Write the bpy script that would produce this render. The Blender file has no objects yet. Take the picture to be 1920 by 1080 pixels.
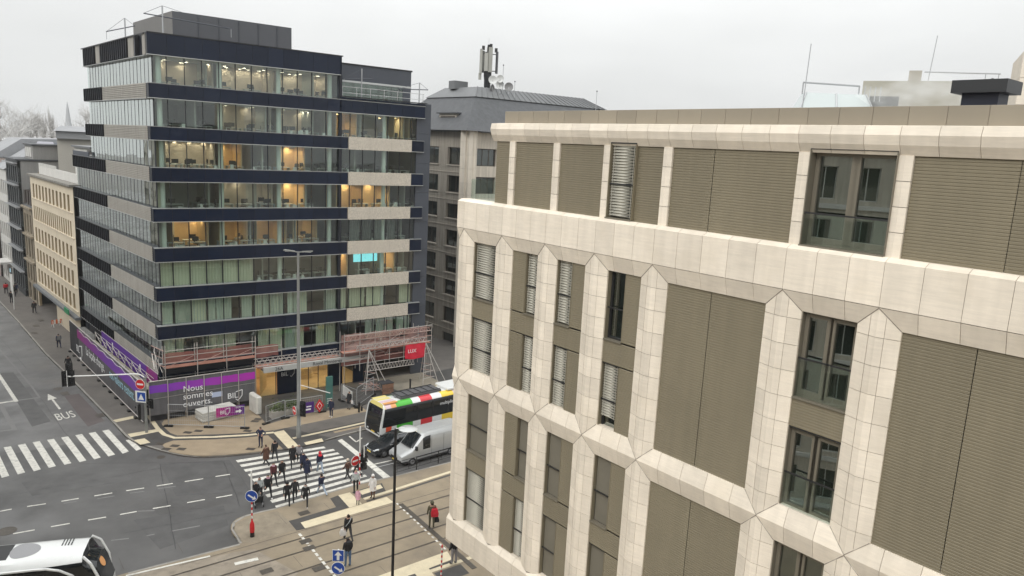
import bpy, bmesh, math, random
from math import sin, cos, pi, radians as RAD, degrees as DEG, hypot, atan2
from mathutils import Vector, Matrix
random.seed(11)
SC = bpy.context.scene
COL = SC.collection

# ------------------------------------------------------------------ camera
CAMH = 24.0                       # the photographer stands at a window 24 m above the crossing
FPX = 1387.0                      # focal length in pixels of the 1920 px wide frame
_p, _r = RAD(-10.478), RAD(2.912)
CF = Vector((0, cos(_p), sin(_p)))
_u0 = Vector((1, 0, 0)).cross(CF)
CR = Vector((1, 0, 0)) * cos(_r) + _u0 * sin(_r)
CU = Vector((1, 0, 0)) * -sin(_r) + _u0 * cos(_r)
CAM = Vector((0, 0, CAMH))
cd = bpy.data.cameras.new('camera'); cam = bpy.data.objects.new('camera', cd); COL.objects.link(cam)
cd.sensor_width = 36; cd.lens = FPX / 1920 * 36; cd.clip_start = .2; cd.clip_end = 4000
M = Matrix.Identity(4)
for i in range(3):
    M[i][0] = CR[i]; M[i][1] = CU[i]; M[i][2] = -CF[i]; M[i][3] = CAM[i]
cam.matrix_world = M
SC.camera = cam

# ------------------------------------------------------------------ sky, sun, exposure
SUN_EL, SUN_AZ = 42.0, 212.0      # azimuth clockwise from +Y: the bright side of the cloud lies behind the camera, to its left
W = bpy.data.worlds.new('World'); SC.world = W; W.use_nodes = True
nt = W.node_tree; nt.nodes.clear()
def N(tree, t, **k):
    n = tree.nodes.new(t)
    for a, b in k.items():
        setattr(n, a, b)
    return n
out = N(nt, 'ShaderNodeOutputWorld'); bg = N(nt, 'ShaderNodeBackground'); bg.inputs[1].default_value = 1.0
sky = N(nt, 'ShaderNodeTexSky'); sky.sky_type = 'NISHITA'; sky.sun_disc = False
sky.sun_elevation = RAD(SUN_EL); sky.sun_rotation = RAD(SUN_AZ); sky.air_density = 1; sky.dust_density = 6
hs = N(nt, 'ShaderNodeHueSaturation'); hs.inputs['Saturation'].default_value = .25; hs.inputs['Value'].default_value = .09
nt.links.new(sky.outputs[0], hs.inputs['Color'])
# overcast cloud deck: radiance rises from the horizon to the zenith as (1 + 2 sin h) / 3
geo = N(nt, 'ShaderNodeTexCoord'); sep = N(nt, 'ShaderNodeSeparateXYZ'); nt.links.new(geo.outputs['Generated'], sep.inputs[0])
mx = N(nt, 'ShaderNodeMath', operation='MAXIMUM'); mx.inputs[1].default_value = 0; nt.links.new(sep.outputs[2], mx.inputs[0])
ma = N(nt, 'ShaderNodeMath', operation='MULTIPLY_ADD'); ma.inputs[1].default_value = 1.42; ma.inputs[2].default_value = .70
nt.links.new(mx.outputs[0], ma.inputs[0])
mp = N(nt, 'ShaderNodeMapping'); mp.inputs['Scale'].default_value = (1.2, 1.2, 4); nt.links.new(geo.outputs['Generated'], mp.inputs[0])
nz = N(nt, 'ShaderNodeTexNoise'); nz.inputs['Scale'].default_value = 2.2; nz.inputs['Detail'].default_value = 5; nt.links.new(mp.outputs[0], nz.inputs['Vector'])
nm = N(nt, 'ShaderNodeMapRange'); nm.inputs['From Min'].default_value = .3; nm.inputs['From Max'].default_value = .7
nm.inputs['To Min'].default_value = .90; nm.inputs['To Max'].default_value = 1.04; nt.links.new(nz.outputs['Fac'], nm.inputs['Value'])
mu = N(nt, 'ShaderNodeMath', operation='MULTIPLY'); nt.links.new(ma.outputs[0], mu.inputs[0]); nt.links.new(nm.outputs[0], mu.inputs[1])
cm = N(nt, 'ShaderNodeMixRGB', blend_type='MULTIPLY'); cm.inputs[0].default_value = 1; cm.inputs[1].default_value = (.985, 1.0, .995, 1)
nt.links.new(mu.outputs[0], cm.inputs[2])
mixs = N(nt, 'ShaderNodeMixRGB'); mixs.inputs[0].default_value = .93
nt.links.new(hs.outputs[0], mixs.inputs[1]); nt.links.new(cm.outputs[0], mixs.inputs[2])
nt.links.new(mixs.outputs[0], bg.inputs[0]); nt.links.new(bg.outputs[0], out.inputs[0])
sl = bpy.data.lights.new('sun', 'SUN'); sl.energy = 1.2; sl.angle = RAD(28); sl.color = (1, .965, .92)
sun = bpy.data.objects.new('sun', sl); COL.objects.link(sun)
_a = RAD(SUN_AZ)
sun.rotation_euler = Vector((-sin(_a) * cos(RAD(SUN_EL)), -cos(_a) * cos(RAD(SUN_EL)), -sin(RAD(SUN_EL)))).to_track_quat('-Z', 'Y').to_euler()
VS = SC.view_settings
VS.view_transform = 'Standard'; VS.look = 'None'; VS.exposure = 0.13; VS.gamma = 1.0; VS.use_curve_mapping = False
CY = SC.cycles
CY.use_denoising = True
try: CY.denoiser = 'OPENIMAGEDENOISE'
except Exception: pass
CY.max_bounces = 7; CY.diffuse_bounces = 3; CY.glossy_bounces = 3; CY.transmission_bounces = 4; CY.transparent_max_bounces = 12
CY.sample_clamp_indirect = 4.0; CY.caustics_reflective = False; CY.caustics_refractive = False

# ------------------------------------------------------------------ surveying: where a point seen in the photograph stands in the place
def ray(x, y):
    return CF + CR * ((x - 960) / FPX) - CU * ((y - 540) / FPX)
def G(x, y, z=0.0):
    d = ray(x, y); t = (z - CAMH) / d.z
    return CAM + d * t
def atd(x, y, dist):
    d = ray(x, y); return CAM + d * (dist / hypot(d.x, d.y))
def hdg(h):
    return Vector((sin(RAD(h)), cos(RAD(h)), 0))

# ------------------------------------------------------------------ materials
MATS = {}
def mat(name, col=(.5, .5, .5), rough=.6, metal=0.0, var=0.0, scale=1.0, rnd=0.0, bump=0.0, bscale=None, spec=None, streak=0.0,
        emit=None, estr=0.0, stain=None, coat=0.0, smear=None, vein=0.0):
    """var/scale: world-space mottling; rnd: piece-to-piece variation; bump: fine relief; streak: vertical rain marks; stain=(colour, amount, scale)"""
    if name in MATS: return MATS[name]
    m = bpy.data.materials.new(name); m.use_nodes = True; t = m.node_tree; b = t.nodes['Principled BSDF']
    c = (*col, 1)
    b.inputs['Base Color'].default_value = c; b.inputs['Roughness'].default_value = rough; b.inputs['Metallic'].default_value = metal
    if spec is not None: b.inputs['Specular IOR Level'].default_value = spec
    if coat: b.inputs['Coat Weight'].default_value = coat; b.inputs['Coat Roughness'].default_value = .08
    if emit: b.inputs['Emission Color'].default_value = (*emit, 1); b.inputs['Emission Strength'].default_value = estr
    cur = None
    def rgb():
        n = N(t, 'ShaderNodeRGB'); n.outputs[0].default_value = c; return n.outputs[0]
    if var or streak or stain or bump or smear or vein:
        g = N(t, 'ShaderNodeNewGeometry')
    if var:
        nz = N(t, 'ShaderNodeTexNoise'); nz.inputs['Scale'].default_value = scale; nz.inputs['Detail'].default_value = 6; nz.inputs['Roughness'].default_value = .6
        t.links.new(g.outputs['Position'], nz.inputs['Vector'])
        mr = N(t, 'ShaderNodeMapRange'); mr.inputs['From Min'].default_value = .28; mr.inputs['From Max'].default_value = .72
        mr.inputs['To Min'].default_value = 1 - var; mr.inputs['To Max'].default_value = 1 + var; t.links.new(nz.outputs['Fac'], mr.inputs['Value'])
        mm = N(t, 'ShaderNodeMixRGB', blend_type='MULTIPLY'); mm.inputs[0].default_value = 1
        t.links.new(cur or rgb(), mm.inputs[1]); t.links.new(mr.outputs[0], mm.inputs[2]); cur = mm.outputs[0]
    if streak:
        mpn = N(t, 'ShaderNodeMapping'); mpn.inputs['Scale'].default_value = (2.2, 2.2, .18); t.links.new(g.outputs['Position'], mpn.inputs[0])
        nz = N(t, 'ShaderNodeTexNoise'); nz.inputs['Scale'].default_value = 1.6; nz.inputs['Detail'].default_value = 5; t.links.new(mpn.outputs[0], nz.inputs['Vector'])
        mr = N(t, 'ShaderNodeMapRange'); mr.inputs['From Min'].default_value = .35; mr.inputs['From Max'].default_value = .7
        mr.inputs['To Min'].default_value = 1 - streak; mr.inputs['To Max'].default_value = 1 + streak * .3; t.links.new(nz.outputs['Fac'], mr.inputs['Value'])
        mm = N(t, 'ShaderNodeMixRGB', blend_type='MULTIPLY'); mm.inputs[0].default_value = 1
        t.links.new(cur or rgb(), mm.inputs[1]); t.links.new(mr.outputs[0], mm.inputs[2]); cur = mm.outputs[0]
    if vein:
        mpn = N(t, 'ShaderNodeMapping'); mpn.inputs['Scale'].default_value = (.9, .9, 11); t.links.new(g.outputs['Position'], mpn.inputs[0])
        nz = N(t, 'ShaderNodeTexNoise'); nz.inputs['Scale'].default_value = 1.3; nz.inputs['Detail'].default_value = 7; nz.inputs['Roughness'].default_value = .7; t.links.new(mpn.outputs[0], nz.inputs['Vector'])
        mr = N(t, 'ShaderNodeMapRange'); mr.inputs['From Min'].default_value = .3; mr.inputs['From Max'].default_value = .7
        mr.inputs['To Min'].default_value = 1 - vein; mr.inputs['To Max'].default_value = 1 + vein * .5; t.links.new(nz.outputs['Fac'], mr.inputs['Value'])
        mm = N(t, 'ShaderNodeMixRGB', blend_type='MULTIPLY'); mm.inputs[0].default_value = 1
        t.links.new(cur or rgb(), mm.inputs[1]); t.links.new(mr.outputs[0], mm.inputs[2]); cur = mm.outputs[0]
    if stain:
        sc_, am, ss = stain
        nz = N(t, 'ShaderNodeTexNoise'); nz.inputs['Scale'].default_value = ss; nz.inputs['Detail'].default_value = 8; nz.inputs['Roughness'].default_value = .65
        t.links.new(g.outputs['Position'], nz.inputs['Vector'])
        mr = N(t, 'ShaderNodeMapRange'); mr.inputs['From Min'].default_value = .5; mr.inputs['From Max'].default_value = .75
        mr.inputs['To Min'].default_value = 0; mr.inputs['To Max'].default_value = am; t.links.new(nz.outputs['Fac'], mr.inputs['Value'])
        mm = N(t, 'ShaderNodeMixRGB'); t.links.new(mr.outputs[0], mm.inputs[0]); t.links.new(cur or rgb(), mm.inputs[1]); mm.inputs[2].default_value = (*sc_, 1); cur = mm.outputs[0]
    if rnd:
        oi = N(t, 'ShaderNodeObjectInfo'); mr = N(t, 'ShaderNodeMapRange'); mr.inputs['To Min'].default_value = 1 - rnd; mr.inputs['To Max'].default_value = 1 + rnd
        t.links.new(oi.outputs['Random'], mr.inputs['Value'])
        mm = N(t, 'ShaderNodeMixRGB', blend_type='MULTIPLY'); mm.inputs[0].default_value = 1
        t.links.new(cur or rgb(), mm.inputs[1]); t.links.new(mr.outputs[0], mm.inputs[2]); cur = mm.outputs[0]
    if cur is not None: t.links.new(cur, b.inputs['Base Color'])
    if smear:      # uneven gloss: (min, max, scale)
        nz = N(t, 'ShaderNodeTexNoise'); nz.inputs['Scale'].default_value = smear[2]; nz.inputs['Detail'].default_value = 4; t.links.new(g.outputs['Position'], nz.inputs['Vector'])
        mr = N(t, 'ShaderNodeMapRange'); mr.inputs['From Min'].default_value = .35; mr.inputs['From Max'].default_value = .65
        mr.inputs['To Min'].default_value = smear[0]; mr.inputs['To Max'].default_value = smear[1]; t.links.new(nz.outputs['Fac'], mr.inputs['Value']); t.links.new(mr.outputs[0], b.inputs['Roughness'])
    if bump:
        nz = N(t, 'ShaderNodeTexNoise'); nz.inputs['Scale'].default_value = bscale or 30; nz.inputs['Detail'].default_value = 4
        t.links.new(g.outputs['Position'], nz.inputs['Vector'])
        bp = N(t, 'ShaderNodeBump'); bp.inputs['Strength'].default_value = bump; bp.inputs['Distance'].default_value = .02
        t.links.new(nz.outputs['Fac'], bp.inputs['Height']); t.links.new(bp.outputs[0], b.inputs['Normal'])
    MATS[name] = m
    return m
def glass(name, tint=(.78, .9, .85), rough=.02, ior=1.5, wav=0.0, floor_=0.0):
    """thin window glass: see-through body, mirror-like by Fresnel, panes set very slightly out of true"""
    if name in MATS: return MATS[name]
    m = bpy.data.materials.new(name); m.use_nodes = True; t = m.node_tree; t.nodes.clear()
    o = N(t, 'ShaderNodeOutputMaterial'); mix = N(t, 'ShaderNodeMixShader'); tr = N(t, 'ShaderNodeBsdfTransparent'); gl = N(t, 'ShaderNodeBsdfGlossy')
    tr.inputs[0].default_value = (*tint, 1); gl.inputs['Roughness'].default_value = rough; gl.inputs[0].default_value = (.95, 1, .98, 1)
    lw = N(t, 'ShaderNodeLayerWeight'); lw.inputs[0].default_value = .5
    pw = N(t, 'ShaderNodeMath', operation='POWER'); pw.inputs[1].default_value = 4.2; t.links.new(lw.outputs['Facing'], pw.inputs[0])
    f0 = ((ior - 1) / (ior + 1)) ** 2 * 1.5 + floor_
    add = N(t, 'ShaderNodeMath', operation='MULTIPLY_ADD'); add.inputs[1].default_value = 1 - f0; add.inputs[2].default_value = f0; add.use_clamp = True
    t.links.new(pw.outputs[0], add.inputs[0])
    if wav:
        g = N(t, 'ShaderNodeNewGeometry'); nz = N(t, 'ShaderNodeTexNoise'); nz.inputs['Scale'].default_value = .9; nz.inputs['Detail'].default_value = 1
        t.links.new(g.outputs['Position'], nz.inputs['Vector'])
        bp = N(t, 'ShaderNodeBump'); bp.inputs['Strength'].default_value = wav; bp.inputs['Distance'].default_value = .05
        t.links.new(nz.outputs['Fac'], bp.inputs['Height']); t.links.new(bp.outputs[0], gl.inputs['Normal'])
    t.links.new(add.outputs[0], mix.inputs[0]); t.links.new(tr.outputs[0], mix.inputs[1]); t.links.new(gl.outputs[0], mix.inputs[2]); t.links.new(mix.outputs[0], o.inputs[0])
    MATS[name] = m
    return m

# ------------------------------------------------------------------ mesh helpers
class MB:
    def __init__(s): s.v = []; s.f = []; s.m = []
    def add(s, vs, fs, mi=0):
        o = len(s.v); s.v += [tuple(a) for a in vs]; s.f += [tuple(i + o for i in f) for f in fs]; s.m += [mi] * len(fs); return s
    def box(s, x0, x1, y0, y1, z0, z1, mi=0):
        return s.add([(x0, y0, z0), (x1, y0, z0), (x1, y1, z0), (x0, y1, z0), (x0, y0, z1), (x1, y0, z1), (x1, y1, z1), (x0, y1, z1)],
                     [(0, 3, 2, 1), (4, 5, 6, 7), (0, 1, 5, 4), (1, 2, 6, 5), (2, 3, 7, 6), (3, 0, 4, 7)], mi)
    def obox(s, c, hx, hy, hz, rz=0, mi=0, rx=0):
        R = Matrix.Rotation(rz, 3, 'Z') @ Matrix.Rotation(rx, 3, 'X'); c = Vector(c)
        vs = [c + R @ Vector((a * hx, b * hy, d * hz)) for d in (-1, 1) for a, b in ((-1, -1), (1, -1), (1, 1), (-1, 1))]
        return s.add(vs, [(0, 3, 2, 1), (4, 5, 6, 7), (0, 1, 5, 4), (1, 2, 6, 5), (2, 3, 7, 6), (3, 0, 4, 7)], mi)
    def prism(s, poly, z0, z1, mi=0, cap=True):
        """poly: list of (x, y) anticlockwise, extruded along z"""
        n = len(poly); vs = [(x, y, z0) for x, y in poly] + [(x, y, z1) for x, y in poly]
        fs = [(i, (i + 1) % n, n + (i + 1) % n, n + i) for i in range(n)]
        if cap: fs += [tuple(range(n - 1, -1, -1)), tuple(range(n, 2 * n))]
        return s.add(vs, fs, mi)
    def extr(s, prof, x0, x1, mi=0):
        """prof: list of (y, z); extruded along x, closed"""
        n = len(prof); vs = [(x0, y, z) for y, z in prof] + [(x1, y, z) for y, z in prof]
        fs = [(i, (i + 1) % n, n + (i + 1) % n, n + i) for i in range(n)] + [tuple(range(n - 1, -1, -1)), tuple(range(n, 2 * n))]
        return s.add(vs, fs, mi)
    def tube(s, p0, p1, r0, r1=None, n=6, mi=0, cap=True):
        p0, p1 = Vector(p0), Vector(p1); r1 = r0 if r1 is None else r1
        d = (p1 - p0)
        if d.length < 1e-6: return s
        d.normalize(); a = Vector((0, 0, 1)) if abs(d.z) < .9 else Vector((1, 0, 0))
        u = d.cross(a).normalized(); w = d.cross(u)
        vs = [p0 + (u * cos(2 * pi * i / n) + w * sin(2 * pi * i / n)) * r0 for i in range(n)] + [p1 + (u * cos(2 * pi * i / n) + w * sin(2 * pi * i / n)) * r1 for i in range(n)]
        fs = [(i, n + i, n + (i + 1) % n, (i + 1) % n) for i in range(n)]
        if cap: fs += [tuple(range(n)), tuple(range(2 * n - 1, n - 1, -1))]
        return s.add(vs, fs, mi)
    def path(s, pts, r, n=6, mi=0):
        for a, b in zip(pts[:-1], pts[1:]): s.tube(a, b, r, n=n, mi=mi)
        return s
    def lathe(s, prof, c=(0, 0, 0), n=16, mi=0):
        """prof: (r, z) from bottom to top"""
        o = []; c = Vector(c)
        for r, z in prof: o += [c + Vector((r * cos(2 * pi * i / n), r * sin(2 * pi * i / n), z)) for i in range(n)]
        k = len(prof); fs = [(j * n + i, j * n + (i + 1) % n, (j + 1) * n + (i + 1) % n, (j + 1) * n + i) for j in range(k - 1) for i in range(n)]
        fs += [tuple(range(n - 1, -1, -1)), tuple(range((k - 1) * n, k * n))]
        return s.add(o, fs, mi)
    def loft(s, rings, mi=0, cap=True):
        n = len(rings[0]); o = [p for r in rings for p in r]
        fs = [(j * n + i, j * n + (i + 1) % n, (j + 1) * n + (i + 1) % n, (j + 1) * n + i) for j in range(len(rings) - 1) for i in range(n)]
        if cap: fs += [tuple(range(n - 1, -1, -1)), tuple(range((len(rings) - 1) * n, len(rings) * n))]
        return s.add(o, fs, mi)
    def mesh(s, name, mats, smooth=False, recalc=True):
        me = bpy.data.meshes.new(name); me.from_pydata(s.v, [], s.f)
        for m in (mats if isinstance(mats, (list, tuple)) else [mats]): me.materials.append(m)
        me.polygons.foreach_set('material_index', s.m)
        if recalc:
            bm = bmesh.new(); bm.from_mesh(me); bmesh.ops.recalc_face_normals(bm, faces=bm.faces); bm.to_mesh(me); bm.free()
        if smooth:
            me.polygons.foreach_set('use_smooth', [True] * len(me.polygons))
            me.set_sharp_from_angle(angle=RAD(38))
        me.update(); return me
    def build(s, name, mats, parent=None, loc=(0, 0, 0), rz=0, smooth=False):
        return link(name, s.mesh(name, mats, smooth), parent, loc, rz)
def link(name, me, parent=None, loc=(0, 0, 0), rz=0):
    o = bpy.data.objects.new(name, me); COL.objects.link(o); o.location = loc; o.rotation_euler = (0, 0, rz)
    if parent is not None: o.parent = parent
    return o
def thing(name, label, cat, loc=(0, 0, 0), rz=0, group=None):
    o = bpy.data.objects.new(name, None); COL.objects.link(o); o.location = loc; o.rotation_euler = (0, 0, rz); o.empty_display_size = .3
    return tag(o, label, cat, group)
def tag(o, label, cat, group=None):
    o['label'] = label; o['category'] = cat
    if group: o['group'] = group
    return o
def struct(o): o['kind'] = 'structure'; return o
def stuff(o): o['kind'] = 'stuff'; return o
_tubes = {}
def tube_obj(name, p0, p1, r, material, parent, n=6):
    """a straight tube as an object of its own; alike tubes share one mesh"""
    key = (material.name, n)
    if key not in _tubes: _tubes[key] = MB().tube((0, 0, 0), (0, 0, 1), 1, n=n).mesh('tube', material, smooth=True)
    p0, p1 = Vector(p0), Vector(p1); d = p1 - p0
    o = bpy.data.objects.new(name, _tubes[key]); COL.objects.link(o); o.parent = parent
    o.location = p0; o.rotation_mode = 'QUATERNION'; o.rotation_quaternion = d.to_track_quat('Z', 'Y'); o.scale = (r, r, d.length)
    return o
_boxes = {}
def box_obj(name, w, d, h, material, parent, loc=(0, 0, 0), rz=0, bevel=0):
    """a slab with its lower front left corner at loc; alike slabs share one mesh"""
    key = (round(w, 3), round(d, 3), round(h, 3), material.name, bevel)
    if key not in _boxes:
        if bevel:
            bm = bmesh.new(); bmesh.ops.create_cube(bm, size=1)
            for v in bm.verts: v.co = Vector(((v.co.x + .5) * w, (v.co.y + .5) * d, (v.co.z + .5) * h))
            bmesh.ops.bevel(bm, geom=bm.edges[:], offset=bevel, segments=1, affect='EDGES')
            me = bpy.data.meshes.new(name); bm.to_mesh(me); bm.free(); me.materials.append(material)
        else: me = MB().box(0, w, 0, d, 0, h).mesh(name, material)
        _boxes[key] = me
    return link(name, _boxes[key], parent, loc, rz)
class Fac:
    """a facade: x runs along it (left to right seen from outside), y goes into the building, z up; parts hang under root"""
    def __init__(s, P, heading, root):
        s.P = Vector((P[0], P[1], 0)); s.d = hdg(heading); s.n = Vector((-s.d.y, s.d.x, 0)); s.rz = atan2(s.d.y, s.d.x); s.root = root
        s.off = s.P - Vector(root.location) if root is not None else s.P
    def w(s, x, y, z): return s.P + s.d * x + s.n * y + Vector((0, 0, z))
    def l(s, x, y, z): return s.off + s.d * x + s.n * y + Vector((0, 0, z))
    def box(s, name, x0, x1, y0, y1, z0, z1, m, parent=None, bevel=0):
        if parent is None: return box_obj(name, x1 - x0, y1 - y0, z1 - z0, m, s.root, s.l(x0, y0, z0), s.rz, bevel)
        return box_obj(name, x1 - x0, y1 - y0, z1 - z0, m, parent, (x0, y0, z0), 0, bevel)
    def mb(s, name, b, mats, x=0, y=0, z=0, smooth=False):
        return b.build(name, mats, s.root, s.l(x, y, z), s.rz, smooth)
    def put(s, name, me, x, y, z): return link(name, me, s.root, s.l(x, y, z), s.rz)
    def tube(s, name, a, b, r, m, n=6): return tube_obj(name, s.l(*a), s.l(*b), r, m, s.root, n)
def text_mesh(body, size, material, depth=.01, align='LEFT', shear=0):
    c = bpy.data.curves.new('lettering', 'FONT'); c.body = body; c.size = size; c.extrude = depth / 2; c.align_x = align; c.resolution_u = 3; c.shear = shear
    o = bpy.data.objects.new('lettering', c); COL.objects.link(o)
    dg = bpy.context.evaluated_depsgraph_get(); me = bpy.data.meshes.new_from_object(o.evaluated_get(dg))
    bpy.data.objects.remove(o); bpy.data.curves.remove(c)
    me.materials.clear(); me.materials.append(material)
    return me
def text_obj(name, body, size, material, parent, loc, rz, depth=.01, align='LEFT', rx=pi / 2, sx=1.0):
    o = bpy.data.objects.new(name, text_mesh(body, size, material, depth, align)); COL.objects.link(o); o.parent = parent
    o.location = loc; o.rotation_euler = (rx, 0, rz); o.scale = (sx, 1, 1)
    return o
def corrug(w, h, pitch, depth, duty=.5):
    """horizontally ribbed sheet, x 0..w, z 0..h, face towards -y"""
    b = MB(); n = max(1, int(round(h / pitch))); p = h / n; prof = []
    for i in range(n):
        z = i * p; prof += [(0, z), (-depth, z + p * .12), (-depth, z + p * (duty + .12)), (0, z + p * (duty + .3))]
    prof.append((0, h)); vs = []
    for y, z in prof: vs += [(0, y, z), (w, y, z)]
    b.add(vs, [(2 * i, 2 * i + 1, 2 * i + 3, 2 * i + 2) for i in range(len(prof) - 1)])
    return b
# ================================================================== THE SETTING: ground, road, pavements, tracks, markings
m_asph = mat('asphalt', (.095, .093, .091), .8, var=.28, scale=.22, stain=((.115, .111, .108), .9, .07), bump=.25, bscale=18, smear=(.34, .72, .3))
m_ground = mat('far_ground', (.12, .115, .11), .9, var=.2, scale=.05)
m_pave_grey = mat('grey_paving', (.128, .116, .104), .8, var=.16, scale=.6, stain=((.075, .07, .066), .6, .35), bump=.2, bscale=25)
m_pave_tan = mat('tan_paving', (.30, .236, .16), .8, var=.12, scale=.9, stain=((.2, .165, .125), .6, .4), bump=.2, bscale=25)
m_tram = mat('tram_concrete', (.26, .212, .148), .75, var=.14, scale=.7, stain=((.14, .12, .098), .7, .3), bump=.2, bscale=20)
m_tramdk = mat('tram_concrete_worn', (.27, .23, .18), .8, var=.2, scale=1.1, stain=((.15, .125, .1), .8, 1.4), bump=.2, bscale=20)
m_kerb = mat('kerb_granite', (.26, .245, .22), .7, var=.15, scale=3, rnd=.15)
m_paint = mat('road_paint', (.66, .64, .58), .6, var=.1, scale=3, stain=((.22, .21, .2), .8, 3.2))
m_paintold = mat('worn_road_paint', (.2, .195, .19), .7, var=.2, scale=3, stain=((.1, .1, .1), .8, 3))
m_cream = mat('cream_tactile_paving', (.62, .54, .38), .7, var=.08, scale=2, stain=((.42, .36, .26), .6, 1.3), bump=.5, bscale=8)
m_dkpave = mat('black_paving', (.062, .058, .054), .7, var=.2, scale=1.2)
m_plaza = mat('dark_plaza_paving', (.06, .058, .056), .6, var=.25, scale=.8)
m_iron = mat('cast_iron', (.095, .083, .07), .55, .4, var=.2, scale=6)
m_steel = mat('rail_steel', (.13, .11, .09), .4, .5)
m_joint = mat('slab_joint_grey', (.1, .085, .07), .9)
m_rail = mat('rail_groove', (.02, .018, .016), .7)

def flat(name, pts, z, m, parent=None):
    """a thin sheet lying on the ground, corners in the place's own metres"""
    b = MB(); n = len(pts)
    b.add([(p[0], p[1], z) for p in pts], [tuple(range(n))])
    me = b.mesh(name, m, recalc=False)
    if me.polygons[0].normal.z < 0: me.flip_normals()
    return link(name, me, parent)
def gp(*pts, z=0.0): return [G(x, y, z) for x, y in pts]
def strip(name, a, b, w, z, m, parent=None):
    a, b = Vector(a), Vector(b); d = (b - a); d.z = 0; d.normalize(); n = Vector((-d.y, d.x, 0)) * (w / 2)
    return flat(name, [a + n, a - n, b - n, b + n], z, m, parent)
def polystrip(name, pts, w, z, m, parent=None):
    L, Rr = [], []
    for i, p in enumerate(pts):
        d = (Vector(pts[min(i + 1, len(pts) - 1)]) - Vector(pts[max(i - 1, 0)])); d.z = 0; d.normalize(); n = Vector((-d.y, d.x, 0)) * (w / 2)
        L.append(Vector(p) + n); Rr.append(Vector(p) - n)
    b = MB(); k = len(pts)
    b.add([(p.x, p.y, z) for p in L + Rr], [(k + i, k + i + 1, i + 1, i) for i in range(k - 1)])
    return link(name, b.mesh(name, m, recalc=False), parent)
def resample(pts, step):
    out_ = [Vector(pts[0])]; acc = 0
    for a, b in zip(pts[:-1], pts[1:]):
        a, b = Vector(a), Vector(b); L = (b - a).length; t = step - acc
        while t <= L:
            out_.append(a + (b - a) * (t / L)); t += step
        acc = (acc + L) % step
    return out_
def smooth_line(pts, it=2):
    pts = [Vector(p) for p in pts]
    for _ in range(it):
        q = [pts[0]]
        for a, b in zip(pts[:-1], pts[1:]): q += [a * .75 + b * .25, a * .25 + b * .75]
        pts = q + [pts[-1]]
    return pts
ZP = .11
ground = struct(flat('ground', [(-700, -250), (700, -250), (700, 900), (-700, 900)], -.35, m_ground))
road = struct(flat('road', [(-260, -60), (160, -60), (160, 330), (-260, 330)], 0, m_asph))
LH, UH = -42.75, 52.34            # headings of the two streets (the left one runs away to the left, the right one to the right)
DL, DU = hdg(LH), hdg(UH)
# --- corner pavement in front of the dark office block
k_left = [G(33, 604) + hdg(-42.6) * 150] + gp((33, 604), (84, 664), (120, 699), (209, 791), (235.5, 820), (252, 831), (273, 838.5), (318, 852), (350, 857.5), (382, 859.5), (440, 856), (507, 848), (560, 841), (604, 829.5), (662, 813))
k_left = k_left + [k_left[-1] + hdg(49.5) * 70]
k_left = k_left[:5] + smooth_line(k_left[5:-1], 2) + [k_left[-1]]
back = [k_left[-1] + Vector((-40, 60, 0)), k_left[0] + Vector((40, 60, 0))]
pav = MB(); pav.prism([(p.x, p.y) for p in (k_left + back)], -.3, ZP)
corner_pavement = struct(pav.build('pavement_corner', m_pave_grey))
def kerb(line, parent, side, z0=-.1, z1=ZP + .004, w=.16, step=1.0):
    pts = resample(line, step)
    for a, b in zip(pts[:-1], pts[1:]):
        d = b - a; L = d.length - .012; rz = atan2(d.y, d.x)
        n = Vector((-d.y, d.x, 0)).normalized() * (0 if side > 0 else -w)
        key = round(L, 2)
        box_obj('kerbstone', key, w, z1 - z0, m_kerb, parent, (a.x + n.x, a.y + n.y, z0), rz)
kerb([k_left[0] + (k_left[1] - k_left[0]) * .45] + k_left[1:-1] + [k_left[-2] + hdg(49.5) * 34], corner_pavement, 1)
# tan paving of the corner and of the strip along the right street
flat('tan_paving', gp((296, 826), (318, 848), (350, 854), (382, 856.5), (440, 853), (507, 845), (556, 838), (528, 818), (513, 815), (470, 819), (400, 823), (330, 826), z=ZP), ZP + .004, m_pave_tan, corner_pavement)
flat('tan_paving', gp((300, 800), (310, 812), (330, 817), (462, 812), (512, 807), (548, 800), (690, 771), (676, 762), (560, 778), (500, 796), (470, 760), (430, 750), (318, 770), z=ZP), ZP + .004, m_pave_tan, corner_pavement)
flat('tan_paving', gp((628, 812), (700, 796), (694, 790), (655, 799), (620, 806), z=ZP), ZP + .004, m_pave_tan, corner_pavement)
flat('dark_plaza', gp((500, 794), (560, 776.5), (676, 760.5), (850, 724), (850, 690), (800, 700), (672, 725), (480, 749), (468, 757), z=ZP), ZP + .006, m_plaza, corner_pavement)
gl_ = gp((278, 779), (286, 790), (296, 804), (308, 815), (327, 821), (400, 819.5), (462, 816), (513, 811), z=ZP)
polystrip('black_guide_band', gl_, 1.0, ZP + .008, m_dkpave, corner_pavement)
polystrip('white_guide_line', gl_, .34, ZP + .012, m_cream, corner_pavement)
gl2 = gp((549, 822), (600, 811), (653, 799.5), (690, 791), z=ZP)
polystrip('black_guide_band', gl2, .8, ZP + .008, m_dkpave, corner_pavement)
polystrip('white_guide_line', gl2, .3, ZP + .012, m_cream, corner_pavement)
flat('black_paving', gp((500, 814), (513, 808.5), (534, 802.5), (552, 805), (590, 815), (620, 820), (604, 827.5), (560, 838.5), (532, 843), z=ZP), ZP + .009, m_dkpave, corner_pavement)
flat('tactile_strip', gp((512, 811), (532, 806.7), (560, 836.5), (540, 841), z=ZP), ZP + .014, m_cream, corner_pavement)
flat('tactile_strip', gp((570, 830), (603, 822), (607, 828), (574, 834.5), z=ZP), ZP + .014, m_cream, corner_pavement)
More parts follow.
